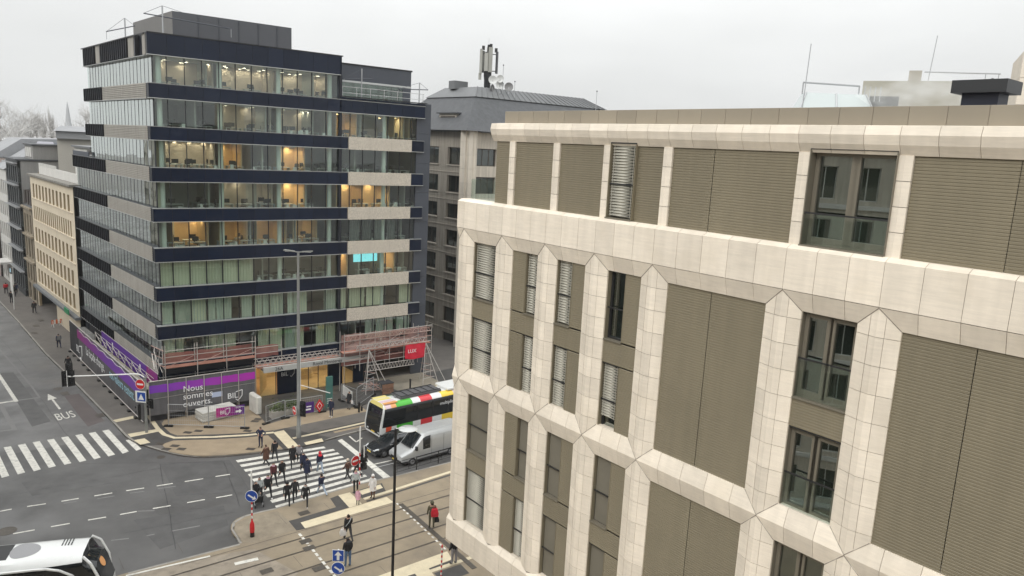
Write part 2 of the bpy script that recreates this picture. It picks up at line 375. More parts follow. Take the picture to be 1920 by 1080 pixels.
flat('black_paving', gp((244, 819), (300, 807), (325, 826), (300, 834), (276, 836), (262, 834), z=ZP), ZP + .009, m_dkpave, corner_pavement)
flat('tactile_strip', gp((211, 788), (249, 780), (254, 784), (218, 792), z=ZP), ZP + .014, m_cream, corner_pavement)
flat('tactile_strip', gp((239, 814), (295.6, 804.4), (299, 809), (245, 820), z=ZP), ZP + .014, m_cream, corner_pavement)
flat('tactile_strip', gp((251, 825.5), (271, 822), (282, 830), (263, 834), z=ZP), ZP + .014, m_cream, corner_pavement)
for px, py in ((352, 811), (372, 808), (464, 808), (478, 790), (484, 786), (300, 832), (312, 842), (328, 836), (340, 842), (470, 842)):
    c = G(px, py, ZP); flat('utility_lid', [c + Vector((a, b, 0)) for a, b in ((-.35, -.2), (.3, -.25), (.35, .2), (-.3, .25))], ZP + .01, m_iron, corner_pavement)
# --- tram plateau on the near side
nose = gp((455, 1021), (441, 1010), (432, 996), (434, 984), (446, 974), (472, 965), (520, 955), (560, 942), (600, 931), (640, 918), (700, 903), (735, 896), (790, 882), (845, 868))
nose = smooth_line(nose, 2)
k_tram = [G(60, 1128)] + gp((240, 1077),) + nose
k_tram = k_tram + [k_tram[-1] + hdg(50.5) * 75]
tr = MB(); ring = k_tram + [k_tram[-1] + Vector((40, -40, 0)), Vector((60, -30, 0)), Vector((-30, -30, 0)), k_tram[0] + Vector((-2, -12, 0))]
tr.prism([(p.x, p.y) for p in ring], -.3, ZP)
plateau = struct(tr.build('pavement_tramway', m_tram))
kerb(k_tram[1:-1] + [k_tram[-2] + hdg(50.5) * 25], plateau, -1)
flat('worn_concrete', gp((232, 1082), (440, 1035), (478, 1030), (560, 1075), (520, 1110), (200, 1130), z=ZP), ZP + .003, m_tramdk, plateau)
flat('paler_island_paving', gp((436, 990), (448, 978), (474, 969), (520, 958), (541, 976), (556, 993), (470, 1019), (452, 1015), z=ZP), ZP + .004, mat('island_paving', (.25, .21, .155), .8, var=.2, scale=1.5, stain=((.17, .14, .1), .7, 2.0), bump=.3, bscale=12), plateau)
flat('black_paving', gp((541, 977), (560, 972), (630, 951), (619, 934.6), (634, 929), (656, 951), (566, 979), (575, 991), (556, 995), z=ZP), ZP + .008, m_dkpave, plateau)
flat('tactile_strip', gp((563.7, 980), (724.8, 931.9), (737.8, 942), (572, 991), z=ZP), ZP + .012, m_cream, plateau)
flat('tactile_strip', gp((634, 929), (656, 923.5), (679, 945), (655, 952.3), z=ZP), ZP + .016, m_cream, plateau)
flat('black_paving', gp((660, 923), (716, 906), (724, 922), (690, 933), (682, 936), z=ZP), ZP + .006, m_dkpave, plateau)
flat('tactile_strip', gp((672, 921), (713, 908.5), (718, 915), (679, 928), z=ZP), ZP + .012, m_cream, plateau)
wl = gp((682, 936), (720, 924.5), (843, 885.6), z=ZP)
polystrip('white_guide_line', wl + [wl[-1] + hdg(50.5) * 20], .3, ZP + .018, m_cream, plateau)
polystrip('black_guide_band', [p + Vector((.25, -.3, 0)) for p in wl] , .22, ZP + .005, m_dkpave, plateau)
flat('tactile_strip', gp((640, 1106), (712.5, 1079), (838.5, 1034), (848, 1049), (804, 1066), (822, 1090), (760, 1112), z=ZP), ZP + .012, m_cream, plateau)
flat('black_paving', gp((804, 1066.5), (846, 1050.5), (849, 1054), (808, 1070), z=ZP), ZP + .014, m_dkpave, plateau)
flat('black_paving', gp((813.5, 1075), (863.5, 1058), (880, 1075), (830, 1093), z=ZP), ZP + .014, m_dkpave, plateau)
strip('white_guide_line', G(807, 1071.5, ZP), G(900, 1040, ZP), .3, ZP + .018, m_cream, plateau)
flat('black_paving', gp((765, 1080), (778, 1076), (786, 1086), (772, 1091), z=ZP), ZP + .016, m_dkpave, plateau)
# --- rails
tn = hdg(51.5 + 90); td = hdg(51.5); t0 = Vector((-5.52, 44.9, 0))
for name, offs in (('tram_track', (-1.435, 0)), ('tram_track', (1.85, 3.285))):
    tk = struct(bpy.data.objects.new(name, None)); COL.objects.link(tk)
    for o_ in offs:
        c = t0 + tn * o_
        b = MB(); b.box(-34, 70, -.035, .03, ZP - .05, ZP + .012, 0); b.box(-34, 70, .03, .07, ZP - .05, ZP + .007, 1); b.box(-34, 70, .07, .085, ZP - .05, ZP + .013, 0)
        b.build('rail', [m_steel, m_rail], tk, (c.x, c.y, 0), atan2(td.y, td.x))
c = t0 + tn * -2.32
strip('expansion_joint', c - td * 14, c + td * 40, .045, ZP + .006, m_joint, plateau)
for o_ in (-4.2, .92, 4.6):
    c = t0 + tn * o_
    for s in range(-5, 9): strip('slab_joint', c + td * (s * 3.1 + o_) - tn * .75, c + td * (s * 3.1 + o_) + tn * .62, .018, ZP + .005, m_joint, plateau)
d0, d1 = G(751, 945, ZP), G(838, 1021, ZP); dd = (d1 - d0).normalized()
dr = tag(MB().box(0, 9.2, -.16, .16, 0, .012).build('drain_channel', m_iron, None, (d0.x, d0.y, ZP + .014), atan2(dd.y, dd.x)), 'dark slotted drain channel crossing both tram tracks', 'drain')
for k in range(30): box_obj('grate_bar', .035, .26, .014, m_steel, dr, (.15 + k * .3, -.13, .006))
a, b_ = G(744, 944, ZP), G(832, 1027, ZP)
for k in range(14):
    p = a + (b_ - a) * (k / 13); strip('white_dash', p, p + (b_ - a).normalized() * .24, .13, ZP + .017, m_paint, plateau)
a, b_ = G(561, 1001, ZP), G(640, 1095, ZP)
for k in range(12):
    p = a + (b_ - a) * (k / 12); strip('white_dash', p, p + (b_ - a).normalized() * .36, .16, ZP + .017, m_paint, plateau)
strip('white_edge_line', G(236, 1080, ZP), G(394, 1043, ZP), .16, ZP + .018, m_paint, plateau)
strip('white_edge_line', G(440, 1058, ZP), G(484, 1048, ZP), .3, ZP + .018, m_paint, plateau)
for px, py in ((500, 1071), (573, 1015), (580, 1028), (598, 1066), (570, 962)):
    c = G(px, py, ZP); flat('utility_lid', [c + td * a + tn * b for a, b in ((-.35, -.25), (.35, -.25), (.35, .25), (-.35, .25))], ZP + .02, m_iron, plateau)
# --- markings on the road
def blerp(q, u, v): return (q[0] * (1 - u) + q[1] * u) * (1 - v) + (q[3] * (1 - u) + q[2] * u) * v
Q = gp((442, 863), (617, 835.5), (698, 901), (520, 954))
for i in range(10):
    v0, v1 = 2 * i / 19, (2 * i + 1) / 19
    u1 = .94 if i == 0 else 1
    flat('zebra_stripe', [blerp(Q, 0, v0), blerp(Q, u1, v0), blerp(Q, u1, v1), blerp(Q, 0, v1)], .005, m_paint, road)
S2 = lambda x, y: (x / 4.5, 660 + y / 4.5)
for q in (((862, 665), (918, 655), (1088, 840), (1035, 858)), ((748, 685), (805, 675), (970, 865), (915, 882)), ((635, 703), (692, 693), (850, 890), (795, 907)), ((515, 722), (575, 712), (728, 915), (672, 930)),
          ((397, 742), (455, 733), (602, 938), (545, 953)), ((275, 762), (335, 752), (472, 963), (412, 978)), ((150, 785), (213, 773), (345, 990), (285, 1007)), ((30, 805), (92, 795), (212, 1017), (150, 1033)),
          ((-92, 826), (-30, 815), (78, 1045), (15, 1062)), ((-215, 847), (-152, 836), (-58, 1073), (-122, 1090)), ((1060, 745), (1105, 738), (1195, 818), (1150, 833))):
    flat('zebra_stripe', gp(*[S2(*p) for p in q]), .005, m_paint, road)
flat('stop_line', gp((633, 826), (641, 823.2), (734, 895.6), (722, 899.4)), .005, m_paint, road)
strip('lane_line', G(655, 818), G(668, 829), .14, .005, m_paint, road); strip('lane_line', G(668, 829), G(679, 821), .14, .005, m_paint, road)
strip('lane_line', G(700, 871), G(735, 863), .14, .005, m_paint, road)
S1 = lambda x, y: (x / 4.8, 880 + y / 4.8)
for q in (((0, 378), (105, 358)), ((245, 335), (412, 310)), ((553, 288), (708, 262)), ((848, 240), (1010, 213)), ((1135, 193), (1298, 168)), ((1410, 150), (1555, 127)), ((1663, 110), (1828, 85)), ((1940, 65), (2070, 45)),
          ((118, 580), (312, 545)), ((458, 517), (628, 487)), ((792, 457), (955, 430)), ((1080, 407), (1230, 380)), ((1375, 353), (1535, 327)), ((1685, 300), (1843, 272)), ((1945, 256), (2090, 230)), ((-220, 640), (-30, 606))):
    strip('lane_dash', G(*S1(*q[0])), G(*S1(*q[1])), .13, .005, m_paint, road)
for q in (((572, 307), (690, 290)), ((875, 265), (1030, 240)), ((1170, 215), (1300, 198)), ((1420, 175), (1580, 152)), ((1320, 598), (1390, 584)), ((1550, 555), (1800, 508)), ((1240, 378), (1390, 372)), ((1000, 640), (1160, 622))):
    strip('worn_lane_dash', G(*S1(*q[0])), G(*S1(*q[1])), .12, .004, m_paintold, road)
strip('bay_line', G(-40, 646), G(31, 753), .3, .005, m_paint, road); strip('bay_line', G(-30, 760.5), G(31, 751), .3, .006, m_paint, road)
strip('worn_bay_line', G(31, 751), G(76, 745), .3, .004, m_paintold, road); strip('worn_bay_line', G(0, 758), G(28, 806), .34, .004, m_paintold, road); strip('worn_bay_line', G(-30, 812), G(30, 805), .3, .0045, m_paintold, road)
polystrip('worn_bay_line', gp((-30, 618), (0, 656), (30, 690), (59, 724), (74, 745)), .16, .004, m_paintold, road)
flat('direction_arrow', gp((89.6, 738.5), (89.6, 751), (96.3, 749.2), (110.3, 767.5), (114.3, 766.5), (100, 748.4), (106.7, 746.7)), .005, m_paint, road)
me = text_mesh('BUS', 1.0, m_paint, .004)
xs = [v.co.x for v in me.vertices]; ys = [v.co.y for v in me.vertices]
o0, ox, oy = G(108.8, 788.6), G(143.5, 781.2), G(100.8, 776.8)
ex, ey = (ox - o0) / (max(xs) - min(xs)), (oy - o0) / (max(ys) - min(ys))
for v in me.vertices:
    p = o0 + ex * (v.co.x - min(xs)) + ey * (v.co.y - min(ys)); v.co = (p.x, p.y, .006 + v.co.z)
link('bus_lettering', me, road)
m_red = mat('worn_red_surface', (.112, .094, .09), .8, var=.15, scale=.6)
for px, py, r in ((109, 729, .42), (12, 996, .55), (302, 857, .3)):
    c = G(px, py); tag(MB().lathe([(r, 0), (r, .006), (r - .05, .008), (r - .05, .004), (.02, .004)], n=20).build('manhole_cover', m_iron, None, (c.x, c.y, .003)),
        {109: 'round manhole cover ahead of the bus lane arrow', 12: 'large round manhole cover near the low dashed line at left', 302: 'small manhole cover in the road beside the corner kerb'}[px], 'manhole cover')
for px, py, lb in ((64, 624, 'dark square lid nearest the kerb on the left pavement'), (68, 611, 'dark square lid midway across the left pavement'), (77, 601, 'smallest dark lid beside the arcade on the left pavement'), (122, 738, 'dark drain lid in the bus lane close to the kerb'), (188, 779, 'dark gully lid at the kerb beside the bus lettering')):
    c = G(px, py, ZP if px < 100 else 0)
    tag(MB().box(-.5, .5, -.3, .3, 0, .012).build('square_lid', m_iron, None, (c.x, c.y, c.z + .003), RAD(132)), lb, 'manhole cover')

# repairs, tar seams and tyre-polished tracks in the asphalt
m_patch = mat('asphalt_patch_dark', (.086, .084, .083), .7, var=.2, scale=.9, bump=.25, bscale=18); m_patchl = mat('asphalt_patch_pale', (.108, .106, .104), .8, var=.2, scale=.8, bump=.25, bscale=18); m_tar = mat('tar_seam', (.03, .03, .031), .45)
flat('dry_sheen_overlay', gp((-60, 490), (0, 566), (33, 605), (84, 665), (120, 700), (209, 792), (229, 815), (-60, 865), (-160, 700)), .001, mat('dry_asphalt_painted_sheen', (.128, .125, .123), .75, var=.25, scale=.25, stain=((.085, .082, .08), .8, .15), bump=.25, bscale=18, smear=(.34, .7, .3)), road)  # paler overlay: sky glare painted into the colour, with dry dusty asphalt
flat('asphalt_patch', gp((120, 742), (148, 738), (196, 789), (165, 800), (150, 782)), .002, m_red, road); flat('asphalt_patch', gp((0, 700), (25, 698), (95, 790), (60, 800)), .002, m_patchl, road)
flat('asphalt_patch', gp((300, 870), (430, 862), (470, 920), (330, 930)), .002, m_patch, road); flat('asphalt_patch', gp((40, 905), (230, 880), (250, 900), (60, 930)), .002, m_patchl, road); flat('asphalt_patch', gp((250, 975), (420, 948), (428, 985), (300, 1030)), .002, m_patch, road)
for q in (((75, 745), (136, 830)), ((150, 870), (420, 866)), ((10, 930), (300, 878)), ((230, 1000), (440, 960)), ((50, 690), (-20, 610)), ((420, 866), (450, 950)), ((620, 840), (700, 895)), ((300, 870), (330, 1030))):
    pts = [G(q[0][0] + (q[1][0] - q[0][0]) * t / 8 + random.uniform(-1.2, 1.2), q[0][1] + (q[1][1] - q[0][1]) * t / 8 + random.uniform(-.8, .8)) for t in range(9)]; polystrip('tar_seam', pts, .035, .0035, m_tar, road)
# ================================================================== PALE STONE BUILDING (right)
m_stone = mat('travertine', (.785, .705, .59), .65, var=.05, scale=1.1, rnd=.085, vein=.1, streak=.07, stain=((.66, .58, .46), .5, .8), bump=.12, bscale=10)
m_stonedk = mat('stone_joint', (.22, .19, .155), .9)
m_rib = mat('ribbed_bronze_cladding', (.205, .176, .118), .5, var=.07, scale=.35, rnd=.06, streak=.06)
m_bronze = mat('bronze_window_frame', (.19, .17, .13), .45, .2)
m_dkframe = mat('dark_window_frame', (.02, .02, .02), .5)
m_blind = mat('blind_slats', (.46, .44, .37), .5, rnd=.06)
m_blinddk = mat('grey_brown_screen', (.17, .155, .12), .7, var=.06, scale=2)
m_coping = mat('coping_metal', (.27, .235, .18), .5, var=.06, scale=.4, rnd=.06)
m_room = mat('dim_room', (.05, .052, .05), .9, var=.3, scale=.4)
g_beige = glass('window_glass_clear', (.5, .57, .55), .01, 1.6, wav=.012, floor_=.16)
g_rail = glass('balustrade_glass', (.93, .97, .96), .02, 1.4)
BP = Vector((-2.37, 31.91, 0))
beige = thing('stone_building', 'pale stone building with ribbed bronze panels filling the right half', 'building', BP)
FB = Fac(BP, 140.34, beige)
BL = 30.0                                   # length of the facade that is built
PX = [.5, 3.1, 5.7, 8.27, 10.87, 15.46, 18.08, 22.7, 25.3]    # pilaster axes
PX0 = [p + 0 for p in PX]
# body behind the cladding
bm_ = MB(); bm_.box(0.1, BL, .5, 15, 6.1, 21.7); FB.mb('wall', bm_, m_stonedk)
FB.box('wall', 2.2, BL, .5, 14, 21.7, 25.0, m_stonedk)
FB.box('ground_floor_wall', 3.0, BL, 3.0, 14, 0, 6.1, m_room)
FB.box('soffit', 0.0, BL, .02, 15, 6.02, 6.1, m_stone)
# --- stone pieces: pilaster courses are three slabs wide, bulging to the middle
HW, MW, DP = .545, .185, .15
T = .5
def slab_side(h, s):
    b = MB(); j = .012
    if s < 0: pr = [(-HW, T), (-HW, 0), (-MW - j, -DP * .7), (-MW - j, T)]
    else: pr = [(MW + j, T), (MW + j, -DP * .7), (HW, 0), (HW, T)]
    b.prism(pr, 0, h - .014); return b.mesh('side_slab', m_stone)
def slab_front(h):
    b = MB(); b.prism([(-MW, T), (-MW, -DP * .7), (0, -DP), (MW, -DP * .7), (MW, T)], 0, h - .014); return b.mesh('front_slab', m_stone)
def pilaster(x, z0, z1, n, hide_left=False):
    h = (z1 - z0) / n
    k = round(h, 3)
    if k not in _sl: _sl[k] = (slab_side(h, -1), slab_front(h), slab_side(h, 1))
    for i in range(n):
        z = z0 + i * h
        FB.put('side_slab', _sl[k][0], x, 0, z); FB.put('front_slab', _sl[k][1], x, 0, z); FB.put('side_slab', _sl[k][2], x, 0, z)
_sl = {}
for x in PX:
    pilaster(x, 14.02, 20.66, 9); pilaster(x, 7.3, 14.02, 9)
# sheltering backing in the joints
for x in PX:
    b = MB(); b.prism([(-HW + .01, T), (-HW + .01, .03), (-MW, -DP * .66), (0, -DP * .88), (MW, -DP * .66), (HW - .01, .03), (HW - .01, T)], 7.2, 20.66)
    FB.mb('joint_backing', b, m_stonedk, x, .012)
# ledge between the two tiers, band over the upper tier, plinth band: one slab per stone
def prof_slab(name, prof, x0, x1):
    key = (name, round(x1 - x0, 3), prof[0], len(prof), prof[2])
    if key not in _ps: _ps[key] = MB().extr(prof, 0, x1 - x0 - .012).mesh(name, m_stone)
    return FB.put(name, _ps[key], x0, 0, 0)
_ps = {}
LED = [(T, 13.45), (0, 13.45), (-DP * .7, 13.83), (-DP, 14.02), (-DP * .7, 14.2), (0, 14.55), (T, 14.55)]
BAND = [(T, 20.68), (-DP - .02, 20.68), (-DP - .02, 21.80), (.02, 21.9), (T, 21.9)]
BCH = [(T, 20.15), (0.0, 20.15), (-DP - .015, 20.662), (T, 20.662)]
PLI = [(T, 6.1), (-DP - .02, 6.1), (-DP - .02, 7.15), (0, 7.4), (T, 7.4)]
joints = [0.0]
ax = PX
for a, b in zip(ax[:-1], ax[1:]):
    n = max(1, round((b - a) / .87)); joints += [a + (b - a) * i / n for i in range(n)]
joints += [ax[-1], ax[-1] + .87, ax[-1] + 1.74, BL]
for a, b in zip(joints[:-1], joints[1:]):
    if b - a < .05: continue
    prof_slab('band_slab', BAND, a, b); prof_slab('band_underside_slab', BCH, a, b); prof_slab('ledge_slab', LED, a, b); prof_slab('plinth_slab', PLI, a, b)
for nm, y0, z0, z1 in (('band_backing', -DP - .005, 20.69, 21.78), ('plinth_backing', -DP - .005, 6.12, 7.14)):
    FB.box(nm, .01, BL - .01, y0, T - .01, z0, z1, m_stonedk)
# mitred joints where piers meet the band and the ledge
for x in PX:
    for sx in (-1, 1):
        FB.tube('mitre_joint', (x + sx * HW, -.004, 20.15), (x, -DP - .012, 20.655), .011, m_stonedk, 4)
        FB.tube('mitre_joint', (x + sx * (HW - .01), -.004, 14.56), (x, -DP - .006, 14.03), .01, m_stonedk, 4); FB.tube('mitre_joint', (x + sx * (HW - .01), -.004, 13.44), (x, -DP - .006, 14.01), .01, m_stonedk, 4)
# --- ribbed panels and windows
def panel(x0, x1, z0, z1, y=.06, joint=None):
    xs_ = [x0] + ([joint] if joint else []) + [x1]
    for a, b in zip(xs_[:-1], xs_[1:]):
        k = ('p', round(b - a, 2), round(z1 - z0, 2))
        if k not in _ps: _ps[k] = corrug(b - a - .02, z1 - z0, .08, .012, .66).mesh('ribbed_panel', m_rib)
        FB.put('ribbed_panel', _ps[k], a + .01, y, z0)
def blind(x0, x1, z0, z1, parent, y=.16, closed=.96):
    k = ('b', round(x1 - x0, 2), round(z1 - z0, 2), closed)
    if k not in _ps:
        b = MB(); n = int((z1 - z0) / .095)
        for i in range(n):
            z = z0 - z0 + (i + .5) * (z1 - z0) / n; h = .095 * closed / 2
            b.add([(0, .0, z - h), (x1 - x0, .0, z - h), (x1 - x0, -.035, z - h * .2), (0, -.035, z - h * .2), (0, 0, z + h), (x1 - x0, 0, z + h)], [(0, 1, 3, 2), (2, 3, 5, 4)])
        b.box(.06, .075, -.04, -.02, 0, z1 - z0); b.box(x1 - x0 - .075, x1 - x0 - .06, -.04, -.02, 0, z1 - z0)
        _ps[k] = b.mesh('blind', m_blind)
    return link('blind', _ps[k], parent, (x0, y, z0))
def window(x0, x1, z0, z1, leaves=1, cover=None, transom=.45, y=.26, label=None):
    w = bpy.data.objects.new('window', None); COL.objects.link(w); w.parent = beige; w.location = FB.l(0, 0, 0); w.rotation_euler = (0, 0, FB.rz)
    fm = m_bronze if leaves > 1 else m_dkframe; t = .07
    for a, b, c, d in ((x0, x1, z1 - t, z1), (x0, x1, z0, z0 + t)): box_obj('frame', b - a, .12, d - c, fm, w, (a, y - .05, c))
    for a, b in ((x0, x0 + t), (x1 - t, x1)): box_obj('frame', b - a, .11, z1 - z0 - 2 * t, fm, w, (a, y - .045, z0 + t))
    # reveal of the opening
    for a, b in ((x0 - .03, x0), (x1, x1 + .03)): box_obj('jamb', b - a, .34, z1 - z0, m_bronze if leaves > 1 else m_rib, w, (a, .05, z0))
    box_obj('sill', x1 - x0 + .06, .4, .045, m_bronze, w, (x0 - .03, 0.0, z0 - .046)); box_obj('lintel', x1 - x0 + .06, .3, .04, m_dkframe, w, (x0 - .03, .06, z1 + .001))
    n = leaves
    for i in range(n):
        a = x0 + (x1 - x0) * i / n; b = x0 + (x1 - x0) * (i + 1) / n
        if n > 1:
            for c0, c1 in ((a + (.01 if i == 0 else -.05), a + .12), (b - .12, b + (.05 if i < n - 1 else -.01))): box_obj('leaf_stile', max(.03, c1 - c0), .07, z1 - z0 - .16, m_bronze, w, (c0, y - .06, z0 + .08))
            box_obj('leaf_rail', b - a - .24, .07, .13, m_bronze, w, (a + .12, y - .055, z0 + .075)); box_obj('leaf_rail', b - a - .24, .07, .09, m_bronze, w, (a + .12, y - .055, z1 - .165))
        box_obj('pane', b - a - .05, .012, z1 - z0 - .1, g_beige, w, (a + .025, y + .015, z0 + .05))
    zr = z0 + (z1 - z0) * transom if transom else None
    if zr: box_obj('guard_rail', x1 - x0, .035, .045, m_dkframe, w, (x0, .07 if n > 1 else .1, zr))
    if zr and n > 1: box_obj('guard_glass', x1 - x0 - .04, .012, zr - z0 - .04, g_rail, w, (x0 + .02, .08, z0 + .03))
    if cover == 'blind': blind(x0 + .04, x1 - .04, z0 + .04, z1 - .02, w)
    if cover == 'half':
        blind(x0 + .04, x1 - .04, z0 + .5, z1 - .02, w)
    if cover == 'screen':
        box_obj('screen', x1 - x0 - .08, .01, (z1 - z0) * .56, m_blinddk, w, (x0 + .04, .17, z0 + (z1 - z0) * .44)); box_obj('screen', x1 - x0 - .08, .01, (z1 - z0) * .42, m_blinddk, w, (x0 + .04, .2, z0 + .02))
    # room behind: back wall, curtain edge
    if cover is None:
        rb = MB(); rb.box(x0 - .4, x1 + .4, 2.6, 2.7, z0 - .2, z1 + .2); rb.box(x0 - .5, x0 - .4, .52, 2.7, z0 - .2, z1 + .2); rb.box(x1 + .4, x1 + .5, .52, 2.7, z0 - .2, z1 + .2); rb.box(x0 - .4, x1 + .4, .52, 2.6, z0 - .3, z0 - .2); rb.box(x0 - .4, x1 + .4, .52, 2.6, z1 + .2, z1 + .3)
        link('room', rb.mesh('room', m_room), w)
    return w
# the wall body is opened behind unscreened windows by setting them in front of it
UZ = ((17.75, 20.15), (14.42, 16.86)); LZ = ((10.86, 13.45), (7.40, 9.94))
def bay(x0, x1, wx0, wx1, tier, covers, leaves=1):
    for (z0, z1), c in zip(UZ if tier else LZ, covers):
        if wx0 - x0 > .05: panel(x0, wx0 - .03, z0, z1)
        if x1 - wx1 > .05: panel(wx1 + .03, x1, z0, z1)
        window(wx0, wx1, z0, z1, leaves, c)
    zs = UZ if tier else LZ
    panel(x0, x1, zs[1][1] + .04, zs[0][0] - .05)
E_ = HW - .01
bays = [(a + E_, b - E_) for a, b in zip(PX[:-1], PX[1:])]
for tier, cv in ((1, (('blind', 'blind'), ('blind', 'blind'), ('blind', 'blind'), (None, 'half'), None, (None, None), None, (None, None))),
                 (0, (('screen', 'blind'), ('screen', 'blind'), ('screen', 'screen'), ('screen', 'screen'), None, (None, None), None, (None, None)))):
    for i, ((a, b), c) in enumerate(zip(bays, cv)):
        if i == 0: bay(a, b, a + .03, b - .03, tier, c)
        elif i == 1: bay(a, b, a + .82, b - .03, tier, c)
        elif i in (2, 3): bay(a, b, a + .03, a + .8, tier, c)
        elif i in (5, 7): bay(a, b, a + .03, b - .03, tier, c, 2)
        else:
            panel(a, b, UZ[1][0] + .1 if tier else 7.4, 20.15 if tier else 13.45, joint=a + (b - a) * .47)
panel(PX[-1] + E_, BL, 14.5, 20.15); panel(PX[-1] + E_, BL, 7.4, 13.45)
# --- top storey, set back at its left end
TP = [3.18, 5.74, 8.3, 10.9, 15.49, 18.1, 22.7, 25.3]
YT = .12
def top_pil(x):
    b = MB(); hw = .17
    for i in range(4):
        z = 21.9 + i * .62; k = ('tp',)
        if k not in _ps: _ps[k] = MB().prism([(-hw, .5), (-hw, -.02), (0, -.06), (hw, -.02), (hw, .5)], 0, .606).mesh('pier_slab', m_stone)
        FB.put('pier_slab', _ps[k], x, YT, z)
for x in TP: top_pil(x)
def tpanel(x0, x1, joint=None):
    panel(x0, x1, 21.9, 24.42, y=YT + .06, joint=joint)
edges = [2.1] + TP + [BL]
for i, (a, b) in enumerate(zip(edges[:-1], edges[1:])):
    a2, b2 = a + (.17 if i else 0), b - .17
    if i == 3:
        tpanel(9.63, b2); window(8.5, 9.6, 21.95, 24.42, 1, 'blind', y=.4)
    elif i in (5, 7): window(a2 + .03, b2 - .03, 21.93, 24.44, 2, None, y=.4, transom=.33)
    elif b2 - a2 > 3: tpanel(a2, b2, joint=a2 + (b2 - a2) * (.36 if i == 4 else .52))
    else: tpanel(a2, b2)
COR = [(T, 24.36), (YT, 24.36), (-.02, 24.6), (-.08, 24.83), (-.03, 25.05), (.3, 25.08), (T, 25.08)]
cj = [1.95] + [2.3 + .87 * i for i in range(32)]
for a, b in zip(cj[:-1], cj[1:]):
    if b < BL: prof_slab('cornice_slab', COR, a, b)
for i in range(32):
    a = 2.35 + i * .865
    box_obj('coping_panel', .853, .08, .46, m_coping, beige, FB.l(a, .32, 25.075), FB.rz, .006)
FB.box('coping_backing', 2.36, BL, .335, .5, 25.08, 25.5, m_stonedk)
FB.box('roof', 2.4, BL, .45, 14, 25.0, 25.3, mat('roof_membrane', (.16, .16, .16), .9, var=.2, scale=.5))
FB.box('terrace_floor', .0, 2.2, .5, 14, 21.7, 21.85, m_coping)
# glass balustrade on the terrace beside the top storey
for k in range(3): FB.box('terrace_balustrade', .04, .06, .5 + k * 1.55, 2.0 + k * 1.55, 21.9, 22.75, g_rail)
FB.box('terrace_balustrade', .06, 2.1, .45, .47, 21.9, 22.72, g_rail)
# flue with a wide black cap on the roof
m_flue = mat('charcoal_metal', (.035, .036, .038), .45, .3); m_fluebody = mat('flue_body_blue_black', (.008, .01, .022), .5)
fl = thing('roof_flue', 'black square roof vent with a wide overhanging cap above the coping', 'vent', FB.w(18.95, 1.9, 25.3), FB.rz)
MB().box(-.4, .4, -.32, .32, 0, .8).build('flue_body', m_fluebody, fl)
MB().prism([(-.6, -.5), (.6, -.5), (.6, .5), (-.6, .5)], .62, .92).build('flue_cap', m_flue, fl)
MB().lathe([(.05, 0), (.05, .05), (.02, .07)], (0.1, 0, .92), 8).build('cap_bolt', m_flue, fl)
# ================================================================== DARK GLASS OFFICE BLOCK (left of centre)
m_navy = mat('navy_glass_panel', (.006, .011, .027), .2, var=.12, scale=.4, rnd=.15, spec=.28)
m_navyd = mat('navy_back', (.006, .008, .014), .5)
m_slate = mat('blue_grey_cladding', (.055, .062, .078), .5, var=.08, scale=.5, rnd=.05)
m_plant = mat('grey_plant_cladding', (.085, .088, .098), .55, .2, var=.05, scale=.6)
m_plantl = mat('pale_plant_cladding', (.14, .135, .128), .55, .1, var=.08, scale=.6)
m_alu = mat('aluminium_trim', (.52, .53, .52), .35, .5)
m_ledgeal = mat('grey_ledge', (.3, .31, .31), .5, .3)
m_mull = mat('dark_mullion', (.03, .032, .035), .4, .3)
m_finp = mat('slate_fin_panel', (.06, .065, .085), .35, rnd=.3)
m_fin = mat('black_fin', (.012, .013, .016), .4, .2)
m_perf = bpy.data.materials.new('perforated_beige_panel')
m_perf.use_nodes = True
def _perf():
    t = m_perf.node_tree; b = t.nodes['Principled BSDF']; b.inputs['Roughness'].default_value = .55
    g = N(t, 'ShaderNodeTexCoord'); mp = N(t, 'ShaderNodeMapping'); mp.inputs['Scale'].default_value = (9, 9, 9); t.links.new(g.outputs['Object'], mp.inputs[0])
    v = N(t, 'ShaderNodeTexVoronoi'); v.inputs['Scale'].default_value = 1.0; v.inputs['Randomness'].default_value = .25; t.links.new(mp.outputs[0], v.inputs['Vector'])
    cr = N(t, 'ShaderNodeValToRGB'); cr.color_ramp.elements[0].position = .2; cr.color_ramp.elements[0].color = (.12, .10, .08, 1); cr.color_ramp.elements[1].position = .34; cr.color_ramp.elements[1].color = (.57, .52, .44, 1)
    t.links.new(v.outputs['Distance'], cr.inputs[0]); t.links.new(cr.outputs[0], b.inputs['Base Color'])
_perf()
m_perfl = mat('beige_louvre_panel', (.30, .283, .25), .6, var=.1, scale=.7, streak=.12)
m_slab = mat('ceiling_white', (.5, .5, .47), .9)
m_floor = mat('office_carpet', (.1, .1, .1), .95)
m_iwall = mat('office_wall', (.40, .41, .375), .9, var=.2, scale=.15)
m_warmw = mat('wood_panelled_wall', (.58, .43, .26), .7, var=.15, scale=.5)
m_column = mat('white_column', (.62, .66, .62), .8)
m_curt = mat('pale_curtain', (.52, .51, .40), .9, rnd=.12)
m_curtg = mat('grey_green_curtain', (.43, .46, .41), .9, rnd=.14)
m_desk = mat('white_desktop', (.55, .56, .54), .5)
m_black = mat('black_plastic', (.012, .012, .013), .5)
m_lampw = mat('lit_ceiling_lamp_warm', (1, .8, .5), .5, emit=(1, .70, .36), estr=150)
m_lampc = mat('lit_ceiling_lamp_white', (1, 1, 1), .5, emit=(1, .86, .66), estr=42)
g_off = glass('office_glass', (.80, .90, .84), .01, 1.5, wav=.03, floor_=.055)
g_offl = glass('office_glass_street', (.62, .70, .66), .015, 1.6, wav=.10, floor_=.5)
